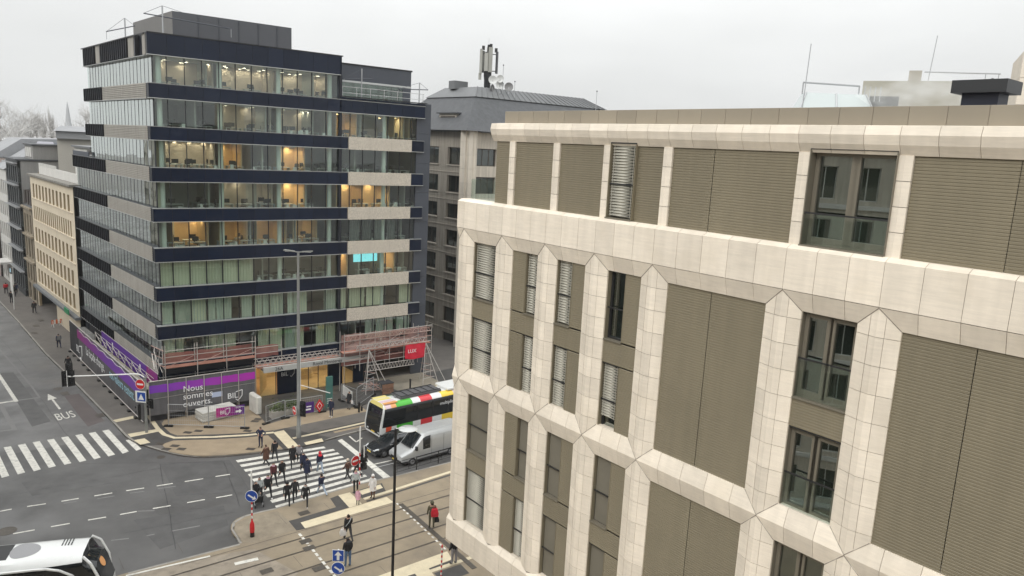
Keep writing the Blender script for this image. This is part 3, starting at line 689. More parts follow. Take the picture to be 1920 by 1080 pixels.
OP = Vector((-29.6, 61.05, 0))
office = thing('office_block', 'dark blue glass office block at the crossing with lit storeys', 'office building', OP)
FR = Fac(OP, UH, office)                                   # right face
LU, LW = 20.1, 26.6                                        # left face: upper storeys, lower storeys
FLo = Fac(OP + DL * LW, LH + 180, office)                  # left face, x measured from its far end
def lx(l): return LW - l
B_ = [30.07, 26.73, 23.40, 20.05, 16.75, 13.38, 10.03, 6.72, 3.42]
T_ = [31.8, 27.94, 24.55, 21.26, 17.91, 14.62, 11.27, 7.95, 4.62]
MUL = [0, 1.05] + [1.05 + 1.36 * i for i in range(1, 12)] + [15.9, 17.07, 18.4, 19.72, 21.06, 22.4, 23.75, 24.2]
# floor slabs, inner core, columns
def quad(u0, u1, l0, l1): return [OP + DU * u0 + DL * l0, OP + DU * u1 + DL * l0, OP + DU * u1 + DL * l1, OP + DU * u0 + DL * l1]
def block(name, q, z0, z1, m):
    b = MB(); b.prism([(p.x - OP.x, p.y - OP.y) for p in q], z0, z1); return b.build(name, m, office)
# floors are split so that a room's floor, ceiling and walls are separate
for j in range(9):
    u1 = 15.8 if j == 0 else 25.6
    ll = (LU if j < 4 else LW) - .12
    block('floor_slab', quad(.12, u1, .12, ll), B_[j], (T_[j] - .55) if j else 30.6, m_slab)
    if j: block('carpet', quad(.14, u1 - .02, .14, ll - .02), T_[j] - .55, T_[j] - .54, m_floor)
block('core_wall', quad(7.2, 25.4, 6.8, 19.6), 0, 28.0, m_iwall)
block('core_wall', quad(7.2, 15.6, 6.8, 19.6), 28.0, 31.5, m_iwall)
block('gable_wall', quad(25.58, 25.86, -.02, 20), 0, 28.2, m_slate)
block('rear_wall', quad(.1, 25.6, 19.9, LU + .05), 21.5, 28.2, m_slate)
block('rear_wall', quad(.1, 15.8, 19.9, LU + .05), 28.2, 31.7, m_slate)
block('rear_wall', quad(.1, 25.6, LW - .1, LW + .1), 0, 21.6, m_slate)
colm = MB().lathe([(.21, 0), (.21, 2.7)], n=10).mesh('column', m_column, smooth=True)
for j in range(8):
    for u in (.55, 5.3, 10.4, 15.25, 20.95):
        if j == 0 and u > 15.5: continue
        FR.put('column', colm, u, .55, T_[j + 1] - .54)
    for l in (5.5, 11, 16.5, 22):
        if l > (LU if j < 4 else LW): continue
        FLo.put('column', colm, lx(l), .6, T_[j + 1] - .54)
# partitions
for j in range(8):
    for u in ([4.2, 8.6, 12.9] + ([18.3, 22.9] if j else [])):
        u += random.uniform(-.9, .9)
        if random.random() < .8: FR.box('partition', u, u + .12, 1.0, 6.7, T_[j + 1] - .53, B_[j] - .01, m_iwall)
    for l in (4.5, 9.2, 14.5):
        if random.random() < .7: FLo.box('partition', lx(l), lx(l) + .12, .8, 6.7, T_[j + 1] - .53, B_[j] - .01, m_iwall)
# --- panes, mullions and spandrel bands of the right face
def pane(F, x0, x1, z0, z1, g, y=0.0):
    k = ('pane', round(x1 - x0, 2), round(z1 - z0, 2), g.name)
    if k not in _ps:
        w, h = x1 - x0 - .05, z1 - z0
        _ps[k] = MB().add([(0, 0, 0), (w, 0, 0), (w, 0, h), (0, 0, h)], [(0, 1, 2, 3)]).mesh('pane', g, recalc=False)
    o = F.put('pane', _ps[k], x0 + .025, y, z0)
    o.rotation_euler = (RAD(random.uniform(-.25, .25)), 0, F.rz + RAD(random.uniform(-.3, .3)))
    return o
for j in range(8):
    z0, z1 = T_[j + 1], B_[j]
    for a, b in zip(MUL[:-1], MUL[1:]):
        if j == 0 and a >= 15.8: break
        pane(FR, a, b, z0, z1, g_off)
        if a > .1: FR.box('mullion', a - .03, a + .03, -.05, .07, z0, z1, m_mull)
    FR.box('corner_mullion', -.05, .05, -.04, .08, z0, z1, m_mull)
    FR.box('block_edge_fin', 15.86, 16.12, -.3, .1, z0 - .02 if j else z0, z1 + .02, m_navyd)
def band(F, xs, z0, z1, m, y0=-.38, name='spandrel_panel', ledge=True):
    for a, b in zip(xs[:-1], xs[1:]):
        box_obj(name, b - a - .025, .06, z1 - z0 - .12, m, F.root, F.l(a + .012, y0, z0 + .06), F.rz, .006)
    F.box('band_backing', xs[0], xs[-1], y0 + .045, .1, z0 + .05, z1 - .05, m_navyd)
    if ledge:
        F.box('band_ledge', xs[0] - .02, xs[-1] + .02, y0 - .04, .1, z1 - .05, z1, m_ledgeal); F.box('band_ledge', xs[0] - .02, xs[-1] + .02, y0 - .04, .1, z0, z0 + .05, m_alu)
M1 = [-.4] + MUL[1:13] + [15.9]
band(FR, M1, B_[0], T_[0], m_navy, ledge=False)
FR.box('band_ledge', -.42, 15.92, -.45, .1, B_[0], B_[0] + .05, m_alu)
FR.box('parapet_cap', -.42, 16.15, -.42, .5, T_[0] - .05, T_[0] + .03, m_fin)
for j in range(1, 9):
    if j == 1:
        band(FR, [-.4] + MUL[1:13] + [15.9, 17.07, 18.4, 19.72, 21.06, 22.4, 23.75, 25.0], B_[j], T_[j], m_navy)
    else:
        band(FR, M1 + [16.72], B_[j], T_[j], m_navy)
        if j < 8:
            b = MB(); b.box(0, 6.78, 0, .1, 0, T_[j] - B_[j] + .04); FR.mb('perforated_panel', b, m_perf, 16.76, -.42, B_[j] - .02)
            for k_ in range(1, 3): FR.box('panel_joint', 16.76 + k_ * 2.26, 16.775 + k_ * 2.26, -.424, -.4, B_[j], T_[j], m_perfl)
            band(FR, [23.58, 24.95], B_[j], T_[j], m_navy)
FR.box('band_ledge', 15.92, 25.2, -.44, .1, 28.2, 28.26, m_fin); band(FR, [15.92, 17.07, 18.4, 19.72, 21.06, 22.4, 23.75, 25.0], 27.96, 28.2, m_navy, ledge=False)
# end pier of blue-grey cladding
for i in range(8): FR.box('pier_panel', 24.24, 25.84, -.12, .1, (4.6 + i * 2.95), (4.6 + i * 2.95) + 2.93, m_slate)
FR.box('pier_panel', 24.24, 25.84, -.12, .1, 0, 4.58, m_slate)
# --- left face: louvred beige bands, finned navy bands, street-side panes
for j in range(9):
    z0, z1 = B_[j], T_[j]; end = LU if j < 3 else LW
    if j == 0:
        FLo.box('band_backing', lx(LU), lx(0), -.1, .1, z0, z1, m_navyd)
        for l0, l1 in ((13.9, 15.2), (3.4, 4.9), (.35, 1.1)): FLo.box('louvre_panel', lx(l1), lx(l0), -.38, -.28, z0 + .05, z1, m_perfl)
        fins = [l for l in [.9 + .62 * i for i in range(31)] if not (13.8 < l < 15.3 or 3.3 < l < 5 or l < 2.2)]
    else:
        for i in range(4):
            w_ = 13.0 / 4; b = corrug(w_ - .02, z1 - z0, .15, .03); FLo.mb('louvre_panel', b, m_perfl, lx(13.5) + i * w_, -.36, z0)
        FLo.box('band_backing', lx(end), lx(.4), -.3, .1, z0 + .02, z1 - .02, m_navyd)
        fins = [l for l in [13.9 + .68 * i for i in range(20)] if l < end]
    for l in fins:
        FLo.box('fin', lx(l) - .03, lx(l) + .03, -.46, -.1, z0 + .02, z1 - .02, m_fin)
        FLo.box('fin_panel', lx(l) - .62, lx(l) - .06, -.34, -.3, z0 + .12, z1 - .1, m_finp)
    FLo.box('band_ledge', lx(end), lx(.4), -.42, .1, z0 - .03, z0 + .01, m_alu)
    if j: FLo.box('band_ledge', lx(end), lx(13.5), -.44, .1, z1 - .04, z1 + .01, m_fin)
    if j: FLo.box('corner_panel', lx(.38), lx(-.38), -.38, -.32, z0 + .06, z1 - .06, m_navy)
FLo.box('fin_rail', lx(LU), lx(.4), -.5, -.4, T_[0] - .1, T_[0] - .02, m_fin)
for j in range(8):
    z0, z1 = T_[j + 1], B_[j]; end = LU if j < 3 else LW
    n = int(round(end / 1.02)); w_ = end / n
    for i in range(n):
        pane(FLo, lx(end) + i * w_, lx(end) + (i + 1) * w_, z0, z1, g_offl)
        if i: FLo.box('mullion', lx(end) + i * w_ - .02, lx(end) + i * w_ + .02, -.015, .05, z0, z1, m_mull)
# --- curtains and blinds behind the glass
def curtain(F, x0, x1, z0, z1, m, y=.22, name='curtain', amp=.035):
    b = MB(); n = max(3, int((x1 - x0) / .12)); vs = []
    for i in range(n + 1):
        x = (x1 - x0) * i / n; yy = amp * (1 if i % 2 else -1) * random.uniform(.5, 1); vs += [(x, yy, 0), (x, yy * .8, z1 - z0)]
    b.add(vs, [(2 * i, 2 * i + 2, 2 * i + 3, 2 * i + 1) for i in range(n)])
    return F.mb(name, b, m, x0, y, z0)
def cur(j, spans, m):
    for a, b in spans: curtain(FR, a, b, T_[j + 1] - .02, B_[j], m, y=.2 + random.uniform(0, .08))
for a, b in zip(MUL[0:6], MUL[1:7]): curtain(FR, a + .03, b - .03, T_[6], B_[5], m_curt, amp=.02)
cur(6, [(.1, .95), (1.1, 2.4), (2.5, 3.7), (3.85, 4.5), (4.55, 5.2), (5.25, 5.9), (6.75, 7.7), (7.95, 8.6), (8.65, 9.3), (9.4, 10.2), (10.25, 10.6), (11, 11.5), (11.6, 12.9), (14.6, 15.8)], m_curtg)
cur(6, [(8.05, 8.55), (9.35, 10.1), (12.0, 12.9), (2.55, 3.6), (17.1, 18.9), (19.1, 20.7), (22.8, 24.1), (16.2, 16.9)], m_curt)
cur(7, [(.2, 1.0), (1.1, 1.75), (3.6, 4.0), (4.05, 4.5), (4.55, 5.4), (5.45, 6.2), (8.2, 9.2), (9.35, 10.5), (10.6, 12.0), (12.1, 12.6), (13.8, 15.0), (15.05, 15.8)], m_curt)
cur(7, [(10.8, 11.7), (19.0, 20.0), (20.2, 21.4), (21.5, 22.2), (22.5, 23.4), (23.5, 24.1)], m_curtg)
cur(4, [(17.2, 18.3), (18.5, 19.6), (19.8, 20.6), (21.3, 22.2)], mat('smoky_curtain', (.1, .105, .1), .9, rnd=.3))
for j in range(8):
    end = LU if j < 3 else LW
    l = .4
    while l < end - 1.2:
        w_ = random.choice((.45, .7, 1.0, 1.6)); 
        if random.random() < (.8 if 1 < j < 7 else .55):
            mm_ = random.choice((m_curt, m_curtg, m_iwall, mat('tan_curtain', (.30, .26, .18), .9, rnd=.2)))
            curtain(FLo, lx(l + w_), lx(l), T_[j + 1], B_[j], mm_, y=.3 + random.uniform(0, .15), amp=.05)  # these curtains also stand in for streaky reflections on the street-side glass
        l += w_ + random.choice((.05, .2, .5))
# --- lit rooms: ceiling lamps (lit in the photograph) and warm panelled walls
def shade_ring(r=.16, n=10):
    vs = [(r * cos(2 * pi * i / n), r * sin(2 * pi * i / n), z) for z in (-.045, .05) for i in range(n)]
    return vs, [(i, (i + 1) % n, n + (i + 1) % n, n + i) for i in range(n)]
def lamp_row(j, u0, u1, warm=True, depth=(1.2, 3.0, 4.8), st=1.4):
    k = 'warm' if warm else 'white'
    if k not in _ps: _ps[k] = (lambda b: b.mesh('ceiling_lamp', [m_lampw if warm else m_lampc, m_slab]))(MB().lathe([(.13, .03), (.14, .045)], n=8).add(*shade_ring(), 1))
    u = u0 + .5
    while u < u1:
        for d_ in depth: FR.put('ceiling_lamp', _ps[k], u, d_, B_[j] - .05)
        u += st
def warm_room(j, u0, u1, back_=4.2, side=True, st=1.4, soft=False):
    m_warmw = m_soft if soft else globals()['m_warmw']
    FR.box('panelled_wall', u0, u1, back_, back_ + .1, T_[j + 1] - .53, B_[j] - .01, m_warmw)
    if side:
        FR.box('panelled_wall', u0 - .1, u0, 1.1, back_, T_[j + 1] - .53, B_[j] - .01, m_warmw); FR.box('panelled_wall', u1, u1 + .1, 1.1, back_, T_[j + 1] - .53, B_[j] - .01, m_warmw)
    lamp_row(j, u0, u1, not soft, (back_ - .35, back_ - 1.6), st)
m_soft = mat('peach_office_wall', (.52, .44, .36), .9, var=.2, scale=.4)
for j, a, b in ((2, 10.5, 13.0), (3, 10.5, 13.0), (3, 16.3, 18.9), (3, 19.0, 21.9), (2, 5.6, 7.2), (4, 12.0, 14.2), (4, 1.4, 4.2), (4, 8.6, 11.2), (5, 21.2, 22.6), (1, 16.2, 18.2), (1, 22.4, 24.0), (4, 5.3, 7.6), (0, .9, 4.9), (0, 5.7, 10.0), (0, 10.8, 15.2), (1, 5.8, 9.8), (1, 10.9, 15.0), (2, 1.0, 4.9), (3, 5.7, 9.9), (5, 16.4, 17.4)): warm_room(j, a, b, 3.6 if j != 4 else 4.6, st=1.3 if j in (2, 3) else (1.7 if j == 0 else 2.2), soft=(j == 0 or (j, a) in ((2, 1.0), (1, 5.8), (1, 10.9), (3, 5.7))))
lamp_row(0, .5, 15.5, False, (3.2, 5.2), 1.9); lamp_row(2, .6, 4.8, False, (2.0, 3.6, 5.2), 1.2); lamp_row(1, 17, 24, True, (4.2,), 2.4)
# --- desks, screens and chairs standing behind the glass
m_chair = mat('office_chair_dark', (.03, .03, .035), .7)
ORD = ['top', 'second highest', 'third highest', 'fourth highest', 'fifth highest', 'sixth highest']
ORDN = ['first', 'second', 'third', 'fourth', 'fifth', 'sixth', 'seventh', 'eighth', 'ninth', 'tenth', 'eleventh', 'twelfth', 'thirteenth', 'fourteenth', 'fifteenth', 'sixteenth', 'seventeenth', 'eighteenth', 'nineteenth', 'twentieth', 'last']
_seen = set()
def where(u, j, kind):
    i = max(k for k, m_ in enumerate(MUL) if m_ <= u)
    while (i, j, kind) in _seen and i < 20: i += 1
    _seen.add((i, j, kind)); return f'behind the {ORDN[min(i, 20)]} pane from the left, {ORD[j]} office storey'
def desk(u, y, z, j, warm):
    o = thing('office_desk', ('white desk ' if y < 1.5 else 'rear white desk ') + where(u + .5, j, 'desk' if y < 1.5 else 'rear'), 'desk', FR.w(u, y, z), FR.rz, f'desks seen through the {ORD[j]} office storey')
    box_obj('desktop', 1.4, .7, .03, m_desk, o, (0, 0, .72))
    for x in (.03, 1.32): box_obj('leg', .05, .62, .72, m_alu, o, (x, .04, 0))
    box_obj('screen', .55, .03, .34, m_black, o, (.2 + random.random() * .4, .35, .86)); box_obj('screen_stand', .06, .1, .13, m_black, o, (.5, .33, .73))
    if random.random() < .6: box_obj('drawer_box', .35, .5, .55, m_desk, o, (.95, .1, 0.02))
def chair(u, y, z, j):
    o = thing('office_chair', 'dark office chair ' + where(u, j, 'chair'), 'chair', FR.w(u, y, z), FR.rz + random.uniform(-1, 1), f'chairs seen through the {ORD[j]} office storey')
    box_obj('seat', .48, .46, .08, m_chair, o, (-.24, -.23, .43)); box_obj('backrest', .44, .06, .55, m_chair, o, (-.22, .2, .55)); tube_obj('stem', (0, 0, .05), (0, 0, .44), .03, m_mull, o); box_obj('foot', .5, .5, .05, m_black, o, (-.25, -.25, 0))
for j in range(6):
    u = .9
    while u < (15 if j == 0 else 24):
        if abs(u - 15.5) > 1.0 and not (j == 5 and u < 7):
            for y in ([1.0] if random.random() < .5 else [.9, 2.6]): desk(u, y, T_[j + 1] - .53, j, 0)
            if random.random() < .75: chair(u + random.uniform(.2, 1.2), 1.95, T_[j + 1] - .53, j)
        u += random.choice((1.7, 2.0, 2.5))
# window-sill clutter: white boxes and cups
for j in range(1, 6):
    for k in range(7):
        u = random.uniform(1, 23.5)
        if 15 < u < 16.5: continue
        s_ = random.uniform(.14, .3)
        tag(box_obj('storage_box', s_, .22, s_ * random.uniform(.7, 1.4), m_desk, None, FR.w(u, .3, T_[j + 1] - .53 + .55), FR.rz), 'small white ledge box ' + where(u, j, 'box'), 'box', f'boxes on the ledge of the {ORD[j]} office storey')
        FR.box('window_ledge', u - .1, u + s_ + .1, .25, .6, T_[j + 1] - .02 - .02, T_[j + 1] - .53 + .55, m_slab)
# bright cyan poster, its glow added, hanging behind the sixth storey glass
m_cyan = mat('glowing_cyan_poster', (.2, .6, .65), .5, emit=(.25, .8, .9), estr=.9, var=.4, scale=2.5)
tag(FR.box('cyan_poster', 18.0, 20.6, .9, .96, 12.35, 13.25, m_cyan), 'bright cyan poster with added glow hanging behind the office glass', 'screen'); bpy.data.objects['cyan_poster'].parent = None
bpy.data.objects['cyan_poster'].location = FR.w(18.0, .9, 12.35)
# --- roofs, plant room, penthouse
block('roof', quad(-.1, 15.9, .0, LU), 31.0, 31.3, m_plant); block('roof', quad(15.9, 25.7, .0, LU), 27.9, 28.1, m_plant); block('roof', quad(.1, 25.6, LU + .05, LW), 21.2, 21.35, m_plantl)
FLo.box('terrace_parapet', 0, LW - LU, -.3, -.2, 21.3, 21.75, m_slate)
FLo.box('terrace_planter', .2, .8, 1.0, 1.6, 21.35, 21.8, m_plantl)
plq = quad(2.9, 13.3, 4.0, 15.0)
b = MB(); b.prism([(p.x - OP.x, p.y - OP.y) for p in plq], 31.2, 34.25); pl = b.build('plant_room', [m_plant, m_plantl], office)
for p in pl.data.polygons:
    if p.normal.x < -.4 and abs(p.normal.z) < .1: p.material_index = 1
for k in range(1, 6):
    FR.box('cladding_joint', 2.9 + k * 1.73 - .01, 2.9 + k * 1.73 + .01, 3.92, 3.985, 31.3, 34.2, m_slate)
block('side_return', quad(15.78, 15.95, -.1, 12), 28.1, 31.75, m_slate)
block('penthouse_wall', quad(16.3, 25.5, 3.05, 3.2), 29.95, 31.5, m_slate); block('penthouse_wall', quad(25.3, 25.5, 3.2, 14), 28.1, 31.5, m_slate); block('penthouse_wall', quad(24.6, 25.5, 3.06, 3.2), 28.1, 29.95, m_slate)
block('penthouse_roof', quad(16.0, 25.6, 3.0, 14), 31.45, 31.6, m_fin)
block('penthouse_beam', quad(16.2, 25.4, 2.95, 3.1), 29.8, 29.98, m_alu)
for k in range(6): block('penthouse_pane', quad(16.3 + k * 1.4, 17.65 + k * 1.4, 3.12, 3.14), 28.1, 29.8, g_off)
block('penthouse_back', quad(16.3, 25.2, 7, 7.1), 28.1, 31.4, m_iwall)
for k in range(7): FR.tube('railing_post', (16.4 + k * 1.45, .3, 28.1), (16.4 + k * 1.45, .3, 29.2), .03, m_alu)
for z in (28.6, 29.15): FR.tube('railing', (16.3, .3, z), (25.2, .3, z), .025, m_alu)
# roof davits: slim mast with a stay and a horizontal boom
m_galv = mat('galvanised_steel', (.42, .43, .44), .4, .6)
def davit(p, h, along, L, label, Lb=1.2):
    o = thing('roof_davit', label, 'davit', p); d = Vector(along).normalized()
    tube_obj('mast', (0, 0, 0), (0, 0, h), .06, m_galv, o); a = d * L + Vector((0, 0, h * .62)); bk = -d * Lb + Vector((0, 0, h * .72))
    tube_obj('boom', bk, a, .045, m_slate, o); tube_obj('stay', (0, 0, h), a, .015, m_slate, o); tube_obj('stay', (0, 0, h), bk, .015, m_slate, o); tube_obj('hook_line', a, a - Vector((0, 0, .7)), .02, m_galv, o); box_obj('foot', .3, .3, .06, m_slate, o, (-.15, -.15, 0))
davit(FLo.w(lx(10.5), 1.0, 31.3), 2.7, DL * 1.0 + DU * -.25, 3.2, 'thin roof davit at the left parapet of the office block', 1.6)
davit(FLo.w(lx(.9), 1.2, 31.3), 2.8, DU * 1, 5.4, 'tall davit with long boom at the front roof corner of the office block', 1.4)
davit(FR.w(18.6, .8, 28.1), 2.9, -DU, 1.8, 'roof davit on the lower roof terrace beside the main block', 1.2)
davit(FR.w(25.0, .9, 28.1), 2.2, -DU, 2.4, 'short davit at the far right end of the roof terrace', 1.0)
wl_ = tag(box_obj('rooftop_lamp', .5, .3, .25, mat('white_enamel', (.75, .75, .74), .4), None, FLo.w(lx(1.3), .4, 31.6), FLo.rz), 'small white box lamp on the front roof corner of the office block', 'lamp')
# --- ground floor
GZ = 3.3
block('plinth', quad(.3, 25.4, .35, LW), 0, .14, m_plaza)
FR.box('ground_wall', .2, 7.9, .3, .4, .1, GZ + .1, m_navyd); FLo.box('ground_wall', 0, lx(.3), .3, .4, .1, GZ + .1, m_navyd)
m_birch = mat('birch_veneer', (.52, .38, .2), .55, var=.12, scale=.8)
block('lobby_wall', quad(7.9, 19.6, 5.6, 5.8), .1, GZ + .1, m_birch); block('lobby_floor', quad(7.9, 19.6, .2, 5.6), .14, .16, m_warmw)
FR.box('lobby_side', 7.85, 7.95, .3, 5.6, .1, GZ + .1, m_birch)
FR.box('lobby_screen', 9.9, 12.0, .0, .12, .14, GZ, m_navy)               # dark panel with the bank's sign
FR.box('lobby_screen', 15.0, 16.5, .0, .14, .14, GZ, m_navy); FR.box('lobby_screen', 17.7, 18.8, .0, .14, .14, GZ, m_navy)
b = MB(); b.add([(0, 0, 0), (1.55, 2.6, 0), (1.55, 2.6, GZ), (0, 0, GZ)], [(0, 1, 2, 3)]); FR.mb('lobby_partition', b, m_birch, 8.3, .2, .14)
for x0, x1 in ((8.3, 9.8), (12.0, 13.0), (13.0, 14.0), (14.0, 15.0), (16.5, 17.7)):
    pane(FR, x0, x1, .16, GZ, g_off, .06); FR.box('door_frame', x1 - .04, x1 + .02, .02, .1, .15, GZ, m_mull)
for z in (.9, 1.9): FR.box('lobby_rail', 12.2, 14.9, 2.2, 2.26, z, z + .08, m_birch)
FR.box('reception_desk', 12.4, 14.6, 3.2, 3.9, .16, 1.25, m_birch)
k = MB().lathe([(.16, 0), (.2, .05)], n=8).mesh('lobby_lamp', mat('lit_lobby_lamp', (1, .8, .5), .5, emit=(1, .72, .4), estr=14))
for u in (8.8, 9.5, 10.5, 11.5, 12.4, 13.2, 14.0, 14.8, 16.0, 16.9, 17.5):
    for d_ in (.9, 2.4, 4.2): FR.put('lobby_lamp', k, u, d_, GZ - .08)
text_obj('bank_lettering', 'BIL', .55, mat('white_letters', (.8, .8, .8), .5), office, FR.l(10.25, -.015, 1.9), FR.rz, .02)
b = MB(); b.path([Vector((0, 0, .7)), Vector((.32, 0, .62)), Vector((.3, 0, .2)), Vector((0, 0, -.12)), Vector((-.1, 0, .0))], .03, 5); FR.mb('bank_emblem', b, MATS['white_letters'], 11.25, -.02, 1.85)
# fascia over the entrance
fz = 3.06
FR.box('entrance_fascia', 8.0, 18.6, -1.95, -1.65, fz, fz + .48, mat('pale_fascia', (.42, .42, .4), .5, var=.06, scale=1)); FR.box('entrance_canopy', 8.0, 18.6, -1.65, .2, fz + .1, fz + .4, m_plantl)
for tx, x in (('26A', 9.0), ('Royal Monterey', 12.6), ('26A', 17.3)): text_obj('fascia_lettering', tx, .46, m_black, office, FR.l(x, -1.965, fz + .1), FR.rz, .01)
# garage mouth
FR.box('garage_wall', 18.85, 19.9, .0, .3, .1, 3.5, m_navyd); FR.box('garage_lintel', 19.9, 25.5, 0, .3, 2.3, 3.5, m_navyd); FR.box('garage_back', 19.9, 25.4, 5.5, 5.6, .1, 3.4, m_navyd); FR.box('garage_side', 25.3, 25.5, .0, 5.6, .1, 3.4, m_navyd)
flat('garage_ramp', [FR.w(20.0, -.1, 0), FR.w(25.6, -.1, 0), FR.w(25.6, -6.2, 0), FR.w(20.6, -6.2, 0)], ZP + .012, mat('ramp_concrete', (.24, .215, .17), .8, var=.2, scale=.8, stain=((.13, .12, .1), .8, .5)), corner_pavement)
# ================================================================== OTHER BUILDINGS, TREES AND FAR ROOFS
def onface(F, x, y, off=0.0):
    """(along, height) of the photograph's point on a facade plane"""
    d = ray(x, y); P0 = F.P + F.n * off; t = (P0 - CAM).dot(F.n) / d.dot(F.n); q = CAM + d * t
    return (q - F.P).dot(F.d), q.z
def holed_wall(name, F, x0, x1, z0, z1, holes, depth, m, m_rev=None, y=0.0):
    """a wall sheet with real openings and reveals"""
    xs_ = sorted({round(v, 3) for v in [x0, x1] + [h[i] for h in holes for i in (0, 1)]}); zs_ = sorted({round(v, 3) for v in [z0, z1] + [h[i] for h in holes for i in (2, 3)]})
    V = {}; b = MB()
    def vi(x, yy, z):
        k = (x, yy, z)
        if k not in V: V[k] = len(b.v); b.v.append(k)
        return V[k]
    for xa, xb in zip(xs_[:-1], xs_[1:]):
        for za, zb in zip(zs_[:-1], zs_[1:]):
            cx, cz = (xa + xb) / 2, (za + zb) / 2
            if any(h[0] < cx < h[1] and h[2] < cz < h[3] for h in holes): continue
            b.f.append((vi(xa, 0, za), vi(xb, 0, za), vi(xb, 0, zb), vi(xa, 0, zb))); b.m.append(0)
    for h in holes:
        a, c, d, e = (round(v, 3) for v in h)
        for p, q in (((a, d), (a, e)), ((a, e), (c, e)), ((c, e), (c, d)), ((c, d), (a, d))):
            b.f.append((vi(p[0], 0, p[1]), vi(q[0], 0, q[1]), vi(q[0], depth, q[1]), vi(p[0], depth, p[1]))); b.m.append(1)
    me = b.mesh(name, [m, m_rev or m], recalc=False)
    return F.put(name, me, 0, y, 0)
_win = {}
def win(F, x0, x1, z0, z1, y, frame, g, bars=(1, 1), back_=None, t=.06):
    """a window of one mesh: frame, glazing bars and glass"""
    k = (round(x1 - x0, 2), round(z1 - z0, 2), frame.name, g.name, bars)
    if k not in _win:
        w, h = x1 - x0, z1 - z0; b = MB()
        b.box(0, t, 0, .06, 0, h); b.box(w - t, w, 0, .06, 0, h); b.box(t, w - t, 0, .06, 0, t); b.box(t, w - t, 0, .06, h - t, h)
        for i in range(1, bars[0]): b.box(w * i / bars[0] - t / 2, w * i / bars[0] + t / 2, .005, .055, t, h - t)
        for i in range(1, bars[1]): b.box(t, w - t, .008, .052, h * i / bars[1] - t / 2, h * i / bars[1] + t / 2)
        b.add([(t, .03, t), (w - t, .03, t), (w - t, .03, h - t), (t, .03, h - t)], [(0, 1, 2, 3)], 1)
        if back_: b.add([(t, .2, t), (w - t, .2, t), (w - t, .2, h - t), (t, .2, h - t)], [(0, 1, 2, 3)], 2)
        _win[k] = b.mesh('window', [frame, g] + ([back_] if back_ else []))
    return F.put('window', _win[k], x0, y, z0)
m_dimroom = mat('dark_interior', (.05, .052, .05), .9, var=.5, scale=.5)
m_dimcurt = mat('net_curtain', (.3, .29, .26), .9, var=.35, scale=.6)
g_town = glass('town_glass', (.6, .66, .64), .02, 1.5, floor_=.06)
# --- tan stone building with a slate roof, behind the office block
m_tan = mat('tan_limestone', (.39, .355, .30), .8, var=.1, scale=.35, streak=.22, rnd=.03)
m_tanl = mat('pale_limestone', (.56, .51, .435), .8, var=.08, scale=.5, streak=.2, rnd=.04)
m_slater = mat('slate_roof', (.072, .076, .082), .65, var=.18, scale=1.5, streak=.15)
m_zinc = mat('zinc_roof', (.15, .155, .16), .5, .2, var=.1, scale=.6)
m_brown = mat('brown_window_frame', (.045, .035, .028), .5)
TC = Vector((-6.0, 88.0, 0))
tan = thing('stone_office', 'tan stone building with grey slate roof behind the office block', 'building', TC)
TA = Fac(TC + DL * 16, LH + 180, tan); TB = Fac(TC, UH, tan)
ze = onface(TB, 881, 247)[1]; zr = ze + 5.2
hA, hB = [], []
x0a, x1a = 16 - 5.4, 16 - .6
rowsz = [onface(TA, 828, yy)[1] for yy in (275, 327, 379, 428, 476, 521, 572, 620)]
rowb = [onface(TA, 828, yy)[1] for yy in (307, 358, 406, 458, 507, 549, 600, 650)]
for zt, zb in zip(rowsz, rowb):
    hA.append((12.2, 15.0, zb, zt)); hA.append((7.6, 10.4, zb, zt)); hA.append((3.0, 5.8, zb, zt))
    for k in range(6): hB.append((1.35 + k * 4.2, 4.2 + k * 4.2, zb, zt))
holed_wall('wall', TA, 0, 16, 0, ze, hA, .35, m_tan); holed_wall('wall', TB, 0, 27, 0, ze, hB, .35, m_tanl)
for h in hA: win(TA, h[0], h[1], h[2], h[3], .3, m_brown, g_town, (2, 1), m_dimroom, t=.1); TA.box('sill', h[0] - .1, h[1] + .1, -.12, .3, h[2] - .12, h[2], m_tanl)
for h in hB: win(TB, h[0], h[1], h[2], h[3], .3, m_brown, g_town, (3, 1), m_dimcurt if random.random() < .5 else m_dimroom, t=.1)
b = MB(); b.prism([(.36, .36), (.36, 14), (26.6, 14), (26.6, .36)], 0, ze - .1); 
cq = MB(); cq.prism([((TA.w(.4, .4, 0) - TC).x, (TA.w(.4, .4, 0) - TC).y), ((TA.w(15.6, .5, 0) - TC).x, (TA.w(15.6, .5, 0) - TC).y), ((TB.w(26.5, .5, 0) - TC).x, (TB.w(26.5, .5, 0) - TC).y), ((TB.w(26.5, 15, 0) - TC).x, (TB.w(26.5, 15, 0) - TC).y)], 0, ze - .2)
cq.build('inner_wall', m_dimroom, tan)
# corner pier: three fluted stone shafts built of courses
for i in range(int(ze / 1.55) + 1):
    z = i * 1.55; h = min(1.535, ze + .5 - z)
    pm = MB().prism([(-.75, .55), (-.9, -.1), (-.35, -.38), (-.2, -.2), (.05, -.5), (.5, -.5), (.62, -.25), (.9, -.3), (1.15, .1), (1.1, .9)], 0, h)
    pm.build('pier_stone', mat('pier_limestone', (.64, .585, .50), .8, var=.06, scale=.5, streak=.1, rnd=.05), tan, (0, 0, z), RAD(15))
for z in [zb - .9 for zb in rowb]: TA.box('string_course', 0, 15.5, -.06, .1, z, z + .1, m_tanl)
